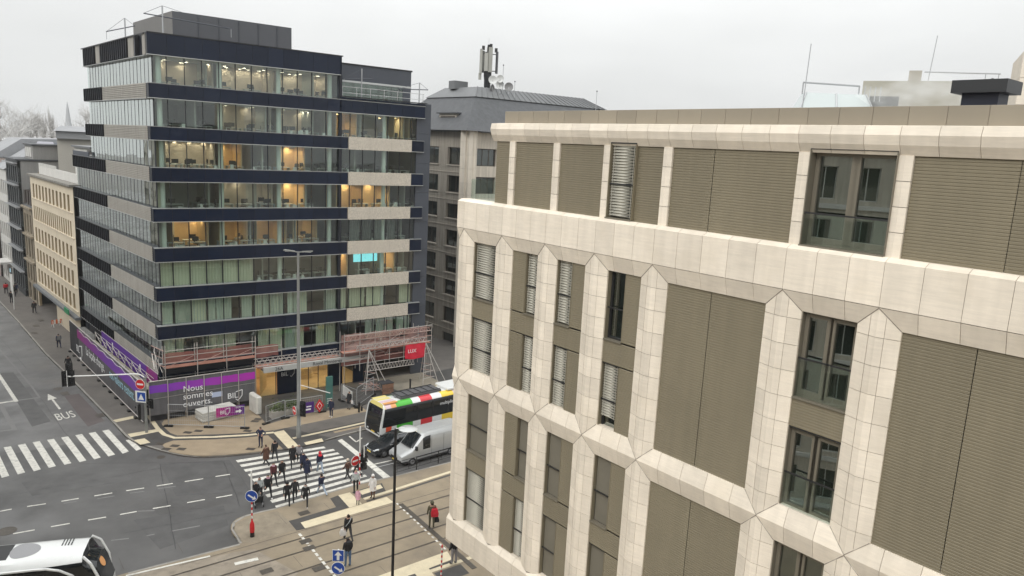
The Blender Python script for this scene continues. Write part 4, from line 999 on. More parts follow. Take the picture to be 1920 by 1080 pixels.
# roof: steep slate slopes, low zinc upper roof with standing seams
def tp(u, l, z): p = TC + DU * u + DL * l - TC; return (p.x, p.y, z)
eo = -1.1
ring0 = [tp(eo, eo, ze + .1), tp(27, eo, ze + .1), tp(27, 16, ze + .1), tp(eo, 16, ze + .1)]
ring1 = [tp(3.2, 3.2, ze + 4.3), tp(25, 3.2, ze + 4.3), tp(25, 13, ze + 4.3), tp(3.2, 13, ze + 4.3)]
b = MB(); b.loft([ring0, ring1]); b.build('slate_slope', m_slater, tan)
ring2 = [tp(4.4, 4.4, ze + 5.6), tp(22, 4.4, ze + 5.6), tp(22, 11, ze + 5.6), tp(4.4, 11, ze + 5.6)]
b = MB(); b.loft([[tp(3.0, 3.0, ze + 4.3), tp(25.3, 3.0, ze + 4.3), tp(25.3, 13.2, ze + 4.3), tp(3.0, 13.2, ze + 4.3)], ring2]); b.build('zinc_roof', m_zinc, tan)
for k in range(26):
    u = 4.4 + k * .7
    tube_obj('standing_seam', Vector(tp(3.2 + k * .86, 2.98, ze + 4.33)), Vector(tp(u, 4.4, ze + 5.63)), .05, m_zinc, tan, 4)
TB.box('gutter', 1.5, 27, -.62, -.4, ze - .05, ze + .15, m_zinc); TA.box('gutter', 0, 14.6, -.62, -.4, ze - .05, ze + .15, m_zinc)
for F, x in ((TA, 9.6),):       # dormers let into the slate
    F.box('dormer', x, x + 3.4, .5, 3.4, ze + .3, ze + 2.1, m_tan); F.box('dormer_window', x + .3, x + 3.1, .46, .52, ze + .6, ze + 1.8, m_brown); F.box('dormer_roof', x - .3, x + 3.7, .25, 3.6, ze + 2.1, ze + 2.25, m_slater)
TB.box('roof_vent', 3.0, 5.0, 8, 9.4, ze + 5.4, ze + 6.4, m_zinc)
# telecom mast
mp_ = atd(913, 168, 97); mast = thing('telecom_mast', 'black telecom mast carrying pale antenna panels above the slate roof', 'antenna', (mp_.x, mp_.y, ze + 5.3))
hz = atd(915, 82, 97).z - (ze + 5.3); hj = hz * .42
m_ant = mat('antenna_shell', (.34, .34, .31), .6, var=.1, scale=1)
MB().lathe([(.42, 0), (.42, hj * .55), (.5, hj * .8), (.48, hj + .3), (.2, hj + .4)], n=12).build('mast_tube', m_fin, mast, smooth=True)
tube_obj('mast_top', (0, 0, hj), (0, 0, hz * .98), .16, m_fin, mast)
for i, (a_, r_, lo, hi, dk) in enumerate(((200, .95, .36, .88, 0), (250, .55, .42, .80, 0), (300, .6, .40, .92, 0), (345, 1.15, .38, .84, 1), (90, .7, .4, .95, 0), (150, .8, .4, .86, 0))):
    p = Vector((cos(RAD(a_)) * r_, sin(RAD(a_)) * r_, 0))
    MB().obox((0, 0, 0), .24, .1, hz * (hi - lo) / 2, mi=0).build('antenna_panel', m_ant if not dk else m_mull, mast, (p.x, p.y, hz * (lo + hi) / 2), RAD(a_ + 90))
    for z in (lo + .05, hi - .06): tube_obj('bracket', (0, 0, hz * z), p + Vector((0, 0, hz * z)), .05, m_fin, mast)
    if i in (0, 2, 3): box_obj('radio_unit', .35, .25, .5, m_black, mast, (p.x * .8 - .1, p.y * .8 - .1, hz * hi - .1))
MB().obox((-.95, -.2, hz * .31), .18, .1, hz * .07).build('antenna_panel', m_ant, mast)
tube_obj('lightning_tip', (0, 0, hz * .95), (0, 0, hz * 1.12), .02, m_galv, mast)
m_dish = mat('dish_white', (.55, .56, .55), .6); m_dishg = mat('dish_grey', (.2, .2, .2), .6)
def dish(px, py, r, m, lb, yaw):
    p = atd(px, py, 95); b = MB(); b.lathe([(.05, -.2), (r * .7, -.12), (r, .08), (r * .95, .1), (r * .6, -.05), (.03, -.12)], n=16)
    zb_ = min(ze + 5.0, p.z - .8)
    o = thing('satellite_dish', lb, 'satellite dish', (p.x, p.y, zb_)); q = b.build('dish', m, o, (0, 0, p.z - zb_), 0, True); q.rotation_euler = (RAD(80), 0, RAD(yaw)); tube_obj('dish_pole', (0, 0, 0), (0, .1, p.z - zb_), .05, m_galv, o)
dish(924, 150, .55, m_dish, 'pale dish just right of the telecom mast', 10); dish(938, 148, .5, m_dish, 'pale dish stacked highest on the thin roof pole', -10); dish(937, 159, .55, m_dish, 'larger pale dish low on the thin roof pole', 20); dish(923, 165, .45, m_dishg, 'dark grey dish low at the foot of the telecom mast', 60); dish(954, 163, .55, m_dishg, 'single dark round dish standing right of the roof poles', 5)
for px, y0, y1, lb in ((942, 168, 122, 'thin white whip antenna between the roof dishes'), (964.5, 174, 153, 'short rod with a ball top on the slate roof'), (1117, 206, 171, 'lone rod near the right end of the zinc roof')):
    p, q = atd(px, y0, 95), atd(px, y1, 95); o = thing('roof_rod', lb, 'antenna', (p.x, p.y, p.z - .6)); tube_obj('rod', (0, 0, 0), (0, 0, q.z - p.z + .6), .035, m_galv, o); MB().lathe([(.02, -.1), (.1, 0), (.02, .1)], (0, 0, q.z - p.z + .6), 8).build('rod_tip', m_mull, o)
# --- street on the left: row of facades beyond the office block
def streetF(l0, l1, root, off=0.0): return Fac(OP + DL * l1 - FLo.n * off, LH + 180, root)
m_yel = mat('yellow_render', (.64, .56, .43), .85, var=.05, scale=.4, streak=.08)
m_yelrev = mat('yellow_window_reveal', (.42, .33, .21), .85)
m_ledge = mat('grey_gravel_ledge', (.2, .19, .17), .9, var=.3, scale=3)
yb = thing('yellow_office', 'yellow rendered office building with rows of narrow windows on the left street', 'building', OP + DL * 51.3)
FY = streetF(27.8, 51.3, yb, .25); LY = 51.3 - 27.75
hol = []
for r, (zt, zb) in enumerate(((16.7, 14.85), (13.8, 12.0), (10.95, 9.1), (8.1, 6.3), (5.4, 3.6))):
    n = 19 if r == 1 else 11; w0 = 1.0; p = (LY - 2.4) / n
    for k in range(n): hol.append((w0 + k * p + (p * .2), w0 + k * p + p * .72, zb, zt))
hol.append((.8, 11.5, 0, 2.75))
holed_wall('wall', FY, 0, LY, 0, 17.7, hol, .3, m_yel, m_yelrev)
m_yfr = mat('tan_shutter', (.33, .26, .17), .7)
for h in hol[:-1]:
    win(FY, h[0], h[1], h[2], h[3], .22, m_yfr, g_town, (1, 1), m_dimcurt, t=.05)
for zb in (14.85, 12.0, 9.1, 6.3, 3.6): FY.box('sill_course', .6, LY - .6, -.1, .05, zb - .14, zb - .02, m_yel)
FY.box('inner_wall', .3, LY - .3, .5, 12, 3.0, 17.6, m_dimroom); FY.box('arcade_ceiling', .3, LY, .3, 6, 2.76, 3.0, m_ledge); FY.box('arcade_wall', .5, 12, 4.5, 4.7, 0, 2.76, mat('dark_red_brown', (.06, .035, .03), .8)); FY.box('arcade_wall', 11.6, LY, .5, .7, 0, 2.76, m_navyd)
FY.box('parapet_ledge', 0, LY, -.35, .9, 17.7, 17.95, m_ledge); FY.box('arcade_ledge', 0, LY, -.5, .1, 2.75, 3.05, mat('lead_ledge', (.16, .17, .18), .6))
FY.box('roof', 0, LY, .9, 12, 17.6, 17.75, m_zinc)
m_whiter = mat('white_render', (.6, .59, .56), .85, var=.06, scale=.5, streak=.08)
FY.box('roof_parapet', 1.0, LY, .9, 1.05, 17.75, 19.0, m_whiter)
for k in range(24): FY.box('parapet_baluster', 1.1 + k * .4, 1.22 + k * .4, .88, 1.1, 19.0, 19.35, m_whiter)
wb = thing('rooftop_storey', 'white set-back top storey with dark windows above the yellow office', 'building', FY.w(LY - 7, 2.2, 17.7))
FW = Fac(FY.w(LY - 8.5, 2.2, 0), LH + 180, wb)
hw_ = [(.9, 1.7, 18.9, 21.2), (3.2, 3.8, 18.9, 21.2), (4.5, 5.2, 18.9, 21.2), (5.9, 6.5, 18.9, 21.2)]
holed_wall('wall', FW, 0, 8.2, 17.75, 21.9, hw_, .3, m_whiter)
for h in hw_: win(FW, *h, .2, m_mull, g_town, (1, 1), m_dimroom)
FW.box('inner_wall', .2, 8, .5, 5, 17.8, 21.8, m_dimroom); FW.box('roof', -.3, 8.4, -.3, 6, 21.9, 22.1, m_zinc); FW.box('side_wall', -.1, 0, .0, 5.5, 17.75, 21.9, m_whiter)
m_sign = mat('green_sign', (.02, .25, .1), .5)
sg = tag(FY.box('hanging_sign', 20.2, 22.2, -.9, -.8, 3.15, 3.75, m_sign), 'small green sign board over the arcade of the yellow office', 'sign'); sg.parent = None; sg.location = FY.w(20.2, -.9, 3.15)
# ornate old house with a dark mansard
m_sandst = mat('weathered_sandstone', (.30, .255, .19), .85, var=.15, scale=.6, streak=.25)
ob = thing('old_house', 'narrow weathered sandstone house with dark mansard beside the yellow office', 'house', OP + DL * 57.5)
FO = streetF(51.4, 57.5, ob, .3); hol = []
for zt, zb in ((12.2, 9.6), (8.9, 6.2), (5.2, 2.9)):
    for k in range(3): hol.append((.6 + k * 1.85, 1.7 + k * 1.85, zb, zt))
hol.append((.5, 2.2, .2, 2.5)); hol.append((3.3, 5.3, .2, 2.5))
holed_wall('wall', FO, 0, 6.05, 0, 13, hol, .25, m_sandst)
for h in hol: win(FO, *h, .2, m_brown, g_town, (2, 2), m_dimcurt)
FO.box('inner_wall', .2, 5.9, .5, 9, 0, 12.9, m_dimroom)
for z in (5.6, 9.2, 13.0): FO.box('cornice', -.05, 6.1, -.3, .05, z, z + .25, m_sandst)
b = MB(); b.extr([(.0, 13.2), (1.3, 16.3), (9, 17), (9, 13.2)], 0, 6.05); FO.mb('mansard_roof', b, m_slater)
for k in range(3): FO.box('dormer', .7 + k * 1.85, 1.7 + k * 1.85, .1, 1.2, 13.4, 15.4, m_brown)
for x, y, nm in ((.3, 2, 0), (5.3, 2, 0)): FO.box('chimney', x, x + .5, y, y + .9, 16, 17.8, m_sandst)
# dark grey office with a metal-framed front and a blank party wall
m_grey = mat('grey_render', (.28, .275, .265), .85, var=.06, scale=.3, streak=.1)
m_dgrey = mat('dark_grey_metal', (.06, .065, .07), .5, .3, var=.2, scale=.8)
gb = thing('grey_office', 'tall dark grey office with framed front and blank party wall on the left street', 'building', OP + DL * 66.5)
FG = streetF(57.6, 66.5, gb, .6); hol = []
for r in range(6):
    for k in range(5): hol.append((.5 + k * 1.65, 1.85 + k * 1.65, 1.0 + r * 3.05, 3.2 + r * 3.05))
holed_wall('wall', FG, 0, 8.85, 0, 19.3, hol, .2, m_dgrey)
for h in hol: win(FG, *h, .15, m_galv, g_town, (2, 1), m_dimroom)
b = MB(); b.box(.2, 8.86, .4, 14, 0, 19.25); FG.mb('party_wall', b, m_grey)
for r in range(6): FG.box('cornice', -.1, 8.95, -.5, .02, 3.6 + r * 3.05, 3.72 + r * 3.05, m_galv)
FG.box('roof_edge', -.2, 9.0, -.3, 14.2, 19.3, 19.5, m_slater)
FG.box('roof_house', 3.0, 8.6, 2.0, 12, 19.5, 21.4, m_grey); FG.box('roof_house_roof', 2.8, 8.8, 1.8, 12.2, 21.4, 21.6, m_slater)
for k in range(3): FG.box('roof_house_window', 4.0 + k * 1.4, 4.9 + k * 1.4, 1.9, 2.02, 19.8, 21.1, m_whiter)
# white town houses further down the street
for i, (l0, l1, zt, m_, lb) in enumerate(((67, 76, 17.6, m_whiter, 'white town house with canopy beside the grey office'), (76.2, 88, 19, mat('rose_render', (.46, .38, .34), .85, var=.08, scale=.4), 'pale rose town house second beyond the grey office'), (88.2, 104, 16.5, mat('cream_render', (.55, .5, .42), .85, var=.08, scale=.4), 'cream house furthest down the left street'))):
    h_ = thing('town_house', lb, 'house', OP + DL * l1); F_ = streetF(l0, l1, h_, .6 + i * .3); L_ = l1 - l0 - .05; hol = []
    for r in range(5):
        for k in range(int(L_ / 1.7)): hol.append((.5 + k * 1.7, 1.5 + k * 1.7, .6 + r * 3.3, 2.7 + r * 3.3))
    hol = [q for q in hol if q[3] < zt - .5]
    holed_wall('wall', F_, 0, L_, 0, zt, hol, .2, m_)
    for q in hol: win(F_, *q, .14, m_brown, g_town, (2, 1), m_dimcurt)
    F_.box('inner_wall', .2, L_ - .1, .4, 10, 0, zt - .05, m_); b = MB(); b.extr([(-.3, zt), (4, zt + 3), (10, zt + 3.2), (10, zt)], 0, L_); F_.mb('roof', b, mat('haze_paled_slate', (.26, .265, .275), .8, var=.15, scale=.6))  # roof colour lightened to imitate haze over the distance
    if i == 0: F_.box('canopy', 4, 8.5, -1.4, 0, 3.4, 3.7, m_whiter)
# roofscape behind the street front
def far_block(name, lb, pxl, pxr, ytop, dist, h, m, roof=None, depth=10, rz=52, roof_h=1.2, wins=0, zt=None):
    a, c = atd(pxl, ytop, dist), atd(pxr, ytop, dist); w = (c - a).length; zt = a.z if zt is None else zt
    o = thing(name, lb, 'building', (a.x, a.y, zt - h), atan2(c.y - a.y, c.x - a.x))
    box_obj('wall', w, depth, h, m, o)
    if roof:
        b = MB(); b.loft([[(-.3, -.3, h), (w + .3, -.3, h), (w + .3, depth + .3, h), (-.3, depth + .3, h)], [(w * .12, depth * .3, h + roof_h), (w * .88, depth * .3, h + roof_h), (w * .88, depth * .7, h + roof_h), (w * .12, depth * .7, h + roof_h)]]); b.build('roof', roof, o)
    for k in range(wins):
        x = w * (k + .5) / wins; box_obj('window', w / wins * .5, .1, 1.6, m_dimroom, o, (x - w / wins * .25, -.05, h - 2.6))
    return o
m_slatefar = mat('haze_paled_slate', (.26, .265, .275), .8, var=.15, scale=.6)  # slate paled: the distance haze is painted into its colour
m_greyb = mat('warm_grey_render', (.36, .34, .30), .85, var=.05, scale=.3)
far_block('flat_block', 'broad warm grey block with dark roof edge left of the office block', 106, 176, 249, 118, 9, m_greyb, None, 14)
o = far_block('flat_block_roof', 'dark low roof capping the broad warm grey block', 104, 178, 245, 117.5, 1.0, mat('roof_edge_grey', (.24, .245, .25), .7), m_slatefar, 15, roof_h=.7)
far_block('grey_gable_house', 'grey blank gabled house behind the yellow office', 66, 106, 287, 132, 8, m_grey, mat('lilac_slate', (.27, .27, .3), .7), 12, roof_h=1.6)
far_block('roof_house', 'small slate-grey roof house with brown chimney wall on the left skyline', 57, 80, 262, 150, 4, mat('brown_brick', (.16, .13, .11), .9, var=.2, scale=1), None, 6)
far_block('white_roof_house', 'low snowy white roof at the far left skyline', 0, 54, 271, 200, 5, m_whiter, mat('frosted_roof', (.62, .63, .64), .9, var=.1, scale=.5), 10, roof_h=1.5)
far_block('cream_house', 'cream house with low roof at the left edge under the trees', -30, 30, 294, 178, 12, mat('cream_render2', (.55, .5, .4), .85), m_slatefar, 10, wins=5)
far_block('long_house', 'long pale house in the hazy distance below the bare trees', 20, 150, 264, 215, 10, m_greyb, mat('frosted_tiles', (.34, .33, .33), .9), 12, wins=12)
far_block('slate_house', 'blue-grey slate house between the roofs at left', 80, 108, 268, 142, 6, mat('blue_grey_slate', (.16, .175, .2), .8), None, 8)
# church spire far away in the haze
sp = atd(129, 246, 620); ch = thing('church_spire', 'slender church spire fading into the haze at left', 'church', (sp.x, sp.y, sp.z - 25))
m_spire = mat('haze_paled_spire', (.36, .37, .38), .8)  # slate lightened so that its colour carries the haze
MB().box(-3.6, 3.6, -3.6, 3.6, 0, 24).build('tower', m_spire, ch); MB().lathe([(3.6, 24), (1.9, 31), (.8, 41), (.05, atd(127, 190, 620).z - sp.z + 25)], n=8).build('spire', m_spire, ch)
# pair of poplars
m_bark = mat('frost_haze_bark', (.30, .29, .275), .9, var=.2, scale=2)  # bark paled for frost, with distance haze painted in as well
m_twig = mat('frost_haze_twigs', (.50, .49, .475), .9)  # twig colour likewise holds frost plus painted haze
def bare_tree(base, H, spread, lb, seed, dens=1.0, m1=m_bark, upright=0.0, r0=None):
    rng = random.Random(seed); t = thing('bare_tree', lb, 'tree', base); tb, cb = MB(), MB()
    def grow(p, d, L, r, lvl):
        n = 3 if lvl < 2 else 2
        q = p
        for i in range(n):
            d2 = (d + Vector((rng.uniform(-1, 1), rng.uniform(-1, 1), rng.uniform(-.3, .5))) * .16).normalized(); q2 = q + d2 * (L / n)
            (tb if lvl < 2 else cb).tube(q, q2, r * (1 - .25 * i / n), r * (1 - .25 * (i + 1) / n), 4 if lvl < 2 else 3, cap=False); q, d = q2, d2
            if lvl < 5 and (i > 0 or lvl > 0):
                for _ in range(2 if lvl < 4 else max(1, int(2 * dens))):
                    a = rng.uniform(0, 2 * pi); sp_ = rng.uniform(.5, 1.0) * spread
                    side = Vector((cos(a), sin(a), 0)); nd = (d * (1 - .4 * sp_) + side * sp_ + Vector((0, 0, upright))).normalized()
                    grow(q, nd, L * rng.uniform(.55, .78), r * .55, lvl + 1)
    grow(Vector((0, 0, 0)), Vector((0, 0, 1)), H * .42, r0 or H * .022, 0)
    tb.build('trunk', m1, t); cb.build('crown', m_twig, t)
for i, (px, py, d_, H_, s_, lb, k) in enumerate(((30, 283, 165, 12, .8, 'large spreading bare tree at the far left skyline', 1), (62, 280, 172, 11, .75, 'second bare tree just right of the large spreading one', 2), (4, 282, 160, 9.5, .8, 'bare tree cut by the left picture edge', 3), (156, 262, 185, 10, .7, 'bare tree behind the left roofs against the office block', 5))):
    p = atd(px, py, d_); bare_tree((p.x, p.y, p.z - 3), H_, s_, lb, k)
for px, lb, sd in ((90, 'left of two slim upright poplars on the left skyline', 7), (99, 'right of two slim upright poplars on the left skyline', 8)):
    p = atd(px, 262, 178); bare_tree((p.x, p.y, p.z - 3), 7.5, .22, lb, sd, .6, upright=1.2, r0=.2)
b = MB(); rng = random.Random(3)
for i in range(260):                                  # misty mass of far twigs behind the roofs
    p = atd(rng.uniform(-30, 175), 262, rng.uniform(215, 260)); h = rng.uniform(3.5, 8)
    for _ in range(5): b.tube((p.x, p.y, p.z - 4), (p.x + rng.uniform(-2.5, 2.5), p.y + rng.uniform(-2.5, 2.5), p.z - 2 + h * rng.uniform(.4, 1)), .13, .03, 3, cap=False)
wd = stuff(b.build('far_wood', mat('far_wood_bark', (.42, .41, .40), .9))); wd['label'] = 'misty bare far-off wood behind the left roofs'; wd['category'] = 'wood'
# --- beyond the parapet on the right
FBn = FB
pb = far_block('pale_tower', 'pale flat-topped block in haze above the right coping', 1619, 1822, 152, 62, 12, mat('pale_concrete', (.36, .345, .29), .85, var=.05, scale=.3), None, 8, zt=atd(1719, 152, 62).z)
box_obj('window', 2.0, .1, 1.0, m_dimroom, pb, (.5, -.05, 12 - 2.1)); box_obj('roof_plant', .85, .8, .95, m_greyb, pb, (2.9, 2, 12)); box_obj('string', 9.0, .06, .12, m_slate, pb, (0, -.06, 12 - 3.0))
tube_obj('boom', (3.9, 2.4, 12.9), (8.7, 2.4, 12.75), .05, m_galv, pb); tube_obj('boom_leg', (8.6, 2.4, 12), (8.6, 2.4, 12.75), .03, m_galv, pb); tube_obj('boom_leg', (7.8, 2.4, 12), (7.8, 2.4, 12.75), .03, m_galv, pb); tube_obj('whip', (4.2, 2, 12), (4.4, 2, 15.4), .03, m_galv, pb)
p = atd(1560, 196, 58); gh = thing('roof_lantern', 'glazed roof lantern with misty railing beyond the coping', 'roof light', (p.x, p.y, p.z - 2.2), RAD(-5))
b = MB(); b.loft([[(-3.2, -2, 0), (3.2, -2, 0), (3.2, 2, 0), (-3.2, 2, 0)], [(-2, -.6, 2.9), (2.0, -.6, 2.9), (2.0, .6, 2.9), (-2, .6, 2.9)]]); b.build('glazing', mat('pale_glazing', (.5, .55, .55), .2), gh)
for x in (-2, 0, 2): tube_obj('glazing_bar', (x * 1.6, -2.02, 0), (x, -.62, 2.92), .05, m_galv, gh)
tube_obj('rail', (-2.2, -.3, 3.6), (1.6, -.3, 3.5), .07, m_galv, gh); tube_obj('rail_leg', (-2.2, -.3, 2.8), (-2.2, -.3, 3.6), .05, m_galv, gh); tube_obj('rail_leg', (1.6, -.3, 2.8), (1.6, -.3, 3.5), .05, m_galv, gh)
for k in range(4): tube_obj('rail_leg', (2.0 + k * .35, -.3, 2.5), (2.0 + k * .35, -.3, 3.5), .03, m_galv, gh)
p, q = atd(1504, 196, 40), atd(1521, 82, 40); o = thing('lightning_rod', 'tall thin leaning lightning rod above the right parapet', 'rod', (p.x, p.y, 25.2)); tube_obj('rod', (0, 0, 0), q - Vector((p.x, p.y, 25.2)), .022, m_galv, o)
p = atd(1904, 195, 36); o = thing('neighbour_tower', 'sliver of pale stone tower at the right picture edge', 'building', (p.x, p.y, 0), RAD(-28)); nh = atd(1914, 94, 36).z / 28
for i in range(28): box_obj('stone_slab', 5, 4, nh - .015, m_stone, o, (0, 0, i * nh))
p = atd(1868, 192, 45); bare_tree((p.x, p.y, p.z - 1.0), 2.0, .5, 'small bare sapling above the black roof vent', 21, .5, r0=.05)
for px, sd, h_ in ((1160, 31, 1.3), (1185, 32, 1.5), (1255, 33, 1.2), (1290, 34, 1.6), (1470, 35, 1.8)):
    p = atd(px, 204, 46); bare_tree((p.x, p.y, 24.9), h_, .6, {1160: 'first tuft of bare twigs over the left part of the coping', 1185: 'second tuft of bare twigs over the left part of the coping', 1255: 'third tuft of bare twigs along the coping', 1290: 'fourth tuft of bare twigs along the coping', 1470: 'tuft of bare twigs beside the leaning rod'}[px], sd, .4, r0=.02)
# --- houses across the left street: outside the frame, they stand in the mirror of the street-side glass
for i, (l0, l1, zt, m_, lb) in enumerate(((-22, 2, 22, m_sandst, 'sandstone house across the left street nearest the crossing'), (3, 30, 25, m_grey, 'grey house across the left street facing the office block'), (31, 58, 20, m_tan, 'tan house across the left street facing the yellow office'), (59, 95, 23, m_greyb, 'warm grey house across the left street furthest away'))):
    P0 = OP + DL * l0 - FLo.n * 27; h_ = thing('opposite_house', lb, 'house', P0); F_ = Fac(P0, LH, h_); L_ = l1 - l0; hol = []
    for r in range(int(zt / 3.4)):
        for k in range(int(L_ / 2.2)): hol.append((.6 + k * 2.2, 1.8 + k * 2.2, .8 + r * 3.4, 3.0 + r * 3.4))
    hol = [q for q in hol if q[3] < zt - .4]; holed_wall('wall', F_, 0, L_, 0, zt, hol, .25, m_)
    F_.box('inner_wall', .2, L_ - .2, .3, 9, 0, zt - .1, m_dimroom)
    b = MB(); b.extr([(-.4, zt), (3.5, zt + 2.6), (9, zt + 2.6), (9, zt)], 0, L_); F_.mb('roof', b, m_slater)

# the houses on the photographer's side of the crossing: outside the frame, mirrored in the stone building's windows
for i, (P0, L_, zt, m_, lb) in enumerate(((Vector((-24, 15, 0)), 34, 30, m_tanl, 'pale stone house on the near side of the crossing'), (Vector((-7, -8, 0)), 16, 21, m_grey, 'grey house directly below the viewpoint'))):
    h_ = thing('near_side_house', lb, 'house', P0); F_ = Fac(P0, 262, h_); hol = []
    for r in range(int(zt / 3.5)):
        for k in range(int(L_ / 2.6)): hol.append((.6 + k * 2.6, 2.1 + k * 2.6, .9 + r * 3.5, 3.1 + r * 3.5))
    hol = [q for q in hol if q[3] < zt - .4]; holed_wall('wall', F_, 0, L_, 0, zt, hol, .3, m_); F_.box('inner_wall', .35, L_ - .2, .35, 24, 0, zt - .1, m_dimroom)
    FS_ = Fac(F_.w(0, 24, 0), 352, h_); hs_ = [(.8 + k * 2.6, 2.3 + k * 2.6, .9 + r * 3.5, 3.1 + r * 3.5) for r in range(int(zt / 3.5)) for k in range(9)]
    holed_wall('side_wall', FS_, 0, 24, 0, zt, hs_, .3, m_)
    for q in hs_: win(FS_, *q, .22, m_whiter, g_town, (2, 1), m_dimcurt if random.random() < .4 else m_dimroom)
    for r in range(int(zt / 3.5)): FS_.box('string_course', 0, 24, -.15, 0, 3.5 * r + .3, 3.5 * r + .6, m_whiter)
    for r in range(int(zt / 3.5)): F_.box('string_course', 0, L_, -.15, .0, 3.5 * r + .3, 3.5 * r + .6, m_whiter)
    F_.box('roof', -.3, L_ + .3, -.3, 9.3, zt, zt + .3, m_slater)
# ================================================================== HOARDINGS, SCAFFOLD, SIGNS, STREET FURNITURE
def ztop(base, ypx):
    """height above the foot of an upright whose top is seen at row ypx"""
    lo, hi = 0.0, 30.0
    for _ in range(40):
        m_ = (lo + hi) / 2; d = base + Vector((0, 0, m_)) - CAM; y = 540 - FPX * d.dot(CU) / d.dot(CF)
        if y > ypx: lo = m_
        else: hi = m_
    return lo
m_hgrey = mat('grey_printed_fabric', (.115, .112, .118), .75, var=.25, scale=.5, streak=.2)
m_hdark = mat('charcoal_fabric', (.03, .03, .034), .8, var=.2, scale=.8)
m_letter = mat('white_print', (.78, .78, .78), .6); m_letterb = mat('pale_blue_print', (.38, .62, .72), .6)
def grad_mat(name, c0, c1, axis=0, L=1.0):
    m = bpy.data.materials.new(name); m.use_nodes = True; t = m.node_tree; b = t.nodes['Principled BSDF']; b.inputs['Roughness'].default_value = .7
    g = N(t, 'ShaderNodeTexCoord'); s = N(t, 'ShaderNodeSeparateXYZ'); t.links.new(g.outputs['Object'], s.inputs[0])
    mr = N(t, 'ShaderNodeMapRange'); mr.inputs['From Max'].default_value = L; t.links.new(s.outputs[axis], mr.inputs['Value'])
    cr = N(t, 'ShaderNodeValToRGB'); cr.color_ramp.elements[0].color = (*c0, 1); cr.color_ramp.elements[1].color = (*c1, 1); t.links.new(mr.outputs[0], cr.inputs[0]); t.links.new(cr.outputs[0], b.inputs['Base Color'])
    return m
m_purp_l = grad_mat('magenta_to_purple_print', (.26, .02, .17), (.17, .045, .36), 0, 12)
m_purp_r = grad_mat('purple_to_magenta_print', (.17, .035, .42), (.40, .02, .36), 0, 8.6)
m_tube = mat('scaffold_tube', (.50, .47, .44), .45, .5, rnd=.15)
m_tubep = mat('scaffold_tube_dusty_red', (.42, .27, .23), .6, .2, rnd=.2)
m_board = mat('salmon_scaffold_board', (.42, .20, .15), .8, var=.2, scale=1.5, rnd=.15)
m_net = mat('brick_red_sheet', (.24, .095, .08), .85, var=.3, scale=.8, rnd=.2)
for k_, a_ in (('brick_red_sheet', .72),): MATS[k_].node_tree.nodes['Principled BSDF'].inputs['Alpha'].default_value = a_
m_conc = mat('pale_concrete_block', (.52, .51, .47), .85, var=.12, scale=1.2, stain=((.35, .34, .3), .6, 1.5))
def shield(F_or_parent, at_, rz, s, m):
    """bank emblem: a shield outline drawn as a thin band"""
    b = MB(); pts = [Vector((0, 0, 1.0)), Vector((.75, 0, 1.15)), Vector((.72, 0, .45)), Vector((.45, 0, .1)), Vector((.2, 0, -.1)), Vector((-.02, 0, .12))]
    b.path([p * s for p in pts], .045 * s, 5); return b.build('bank_emblem', m, F_or_parent, at_, rz)
# --- hoarding along the left street
HA, HB_ = G(133, 660), G(270, 798)
hl = thing('site_hoarding', 'long grey and purple printed hoarding along the left street pavement', 'hoarding', HA)
hh = atan2((HB_ - HA).x, (HB_ - HA).y); FH = Fac(HA, DEG(hh), hl); HL = (HB_ - HA).length; HZ = 3.55
n = 13
for i in range(n):
    a = HL * i / n; w_ = HL / n - .012
    FH.box('fabric_panel', a, a + w_, 0, .05, .32, HZ, m_hgrey if i > 1 else m_hdark)
    FH.box('hoarding_post', a - .04, a + .04, .06, .16, .1, HZ + .05, m_tube); FH.tube('stay_tube', (a + .3, .1, HZ - .6), (a + .3, 1.2, .15), .03, m_tube)
    FH.box('ballast_foot', a + .1, a + .5, -.28, .06, .1, .26, m_black)
FH.tube('base_rail', (0, -.06, .34), (HL, -.06, .34), .035, m_tube); FH.tube('top_rail', (0, .05, HZ + .03), (HL, .05, HZ + .03), .035, m_tube)
b = MB(); zz = []
for k in range(41):
    s_ = (HL - 4.4) * k / 40; zz += [(s_, 0, 2.45 - .1 * k / 40), (s_, 0, 3.38 + .04 * sin(k * 1.7))]
b.add(zz, [(2 * k, 2 * k + 2, 2 * k + 3, 2 * k + 1) for k in range(40)]); FH.mb('purple_stripe', b, m_purp_l, 3.6, -.012, 0)
b = MB(); zz = []
for k in range(41):
    s_ = (HL - 5.5) * k / 40; zz += [(s_, -.01, 3.3 + .08 * sin(k * 1.1)), (s_, .1, 3.62 + .05 * sin(k * 2.3))]
b.add(zz, [(2 * k, 2 * k + 2, 2 * k + 3, 2 * k + 1) for k in range(40)]); FH.mb('torn_white_edge', b, m_whiter, 4.4, -.016, 0)
sx, sz = onface(FH, 146, 662)
text_obj('bank_lettering', 'BIL', 1.05, m_letter, hl, FH.l(sx - .4, -.03, sz + .2), FH.rz, .01); shield(hl, FH.l(sx + 1.1, -.02, sz - .35), FH.rz, 1.35, m_letter)
sx, sz = onface(FH, 162, 664)
text_obj('hoarding_lettering', 'La façade change,', 1.25, m_letter, hl, FH.l(sx, -.03, sz), FH.rz, .01, sx=.82); text_obj('hoarding_lettering', 'nos valeurs restent.', 1.25, m_letterb, hl, FH.l(sx + 8.9, -.03, sz - .05), FH.rz, .01, sx=.80)
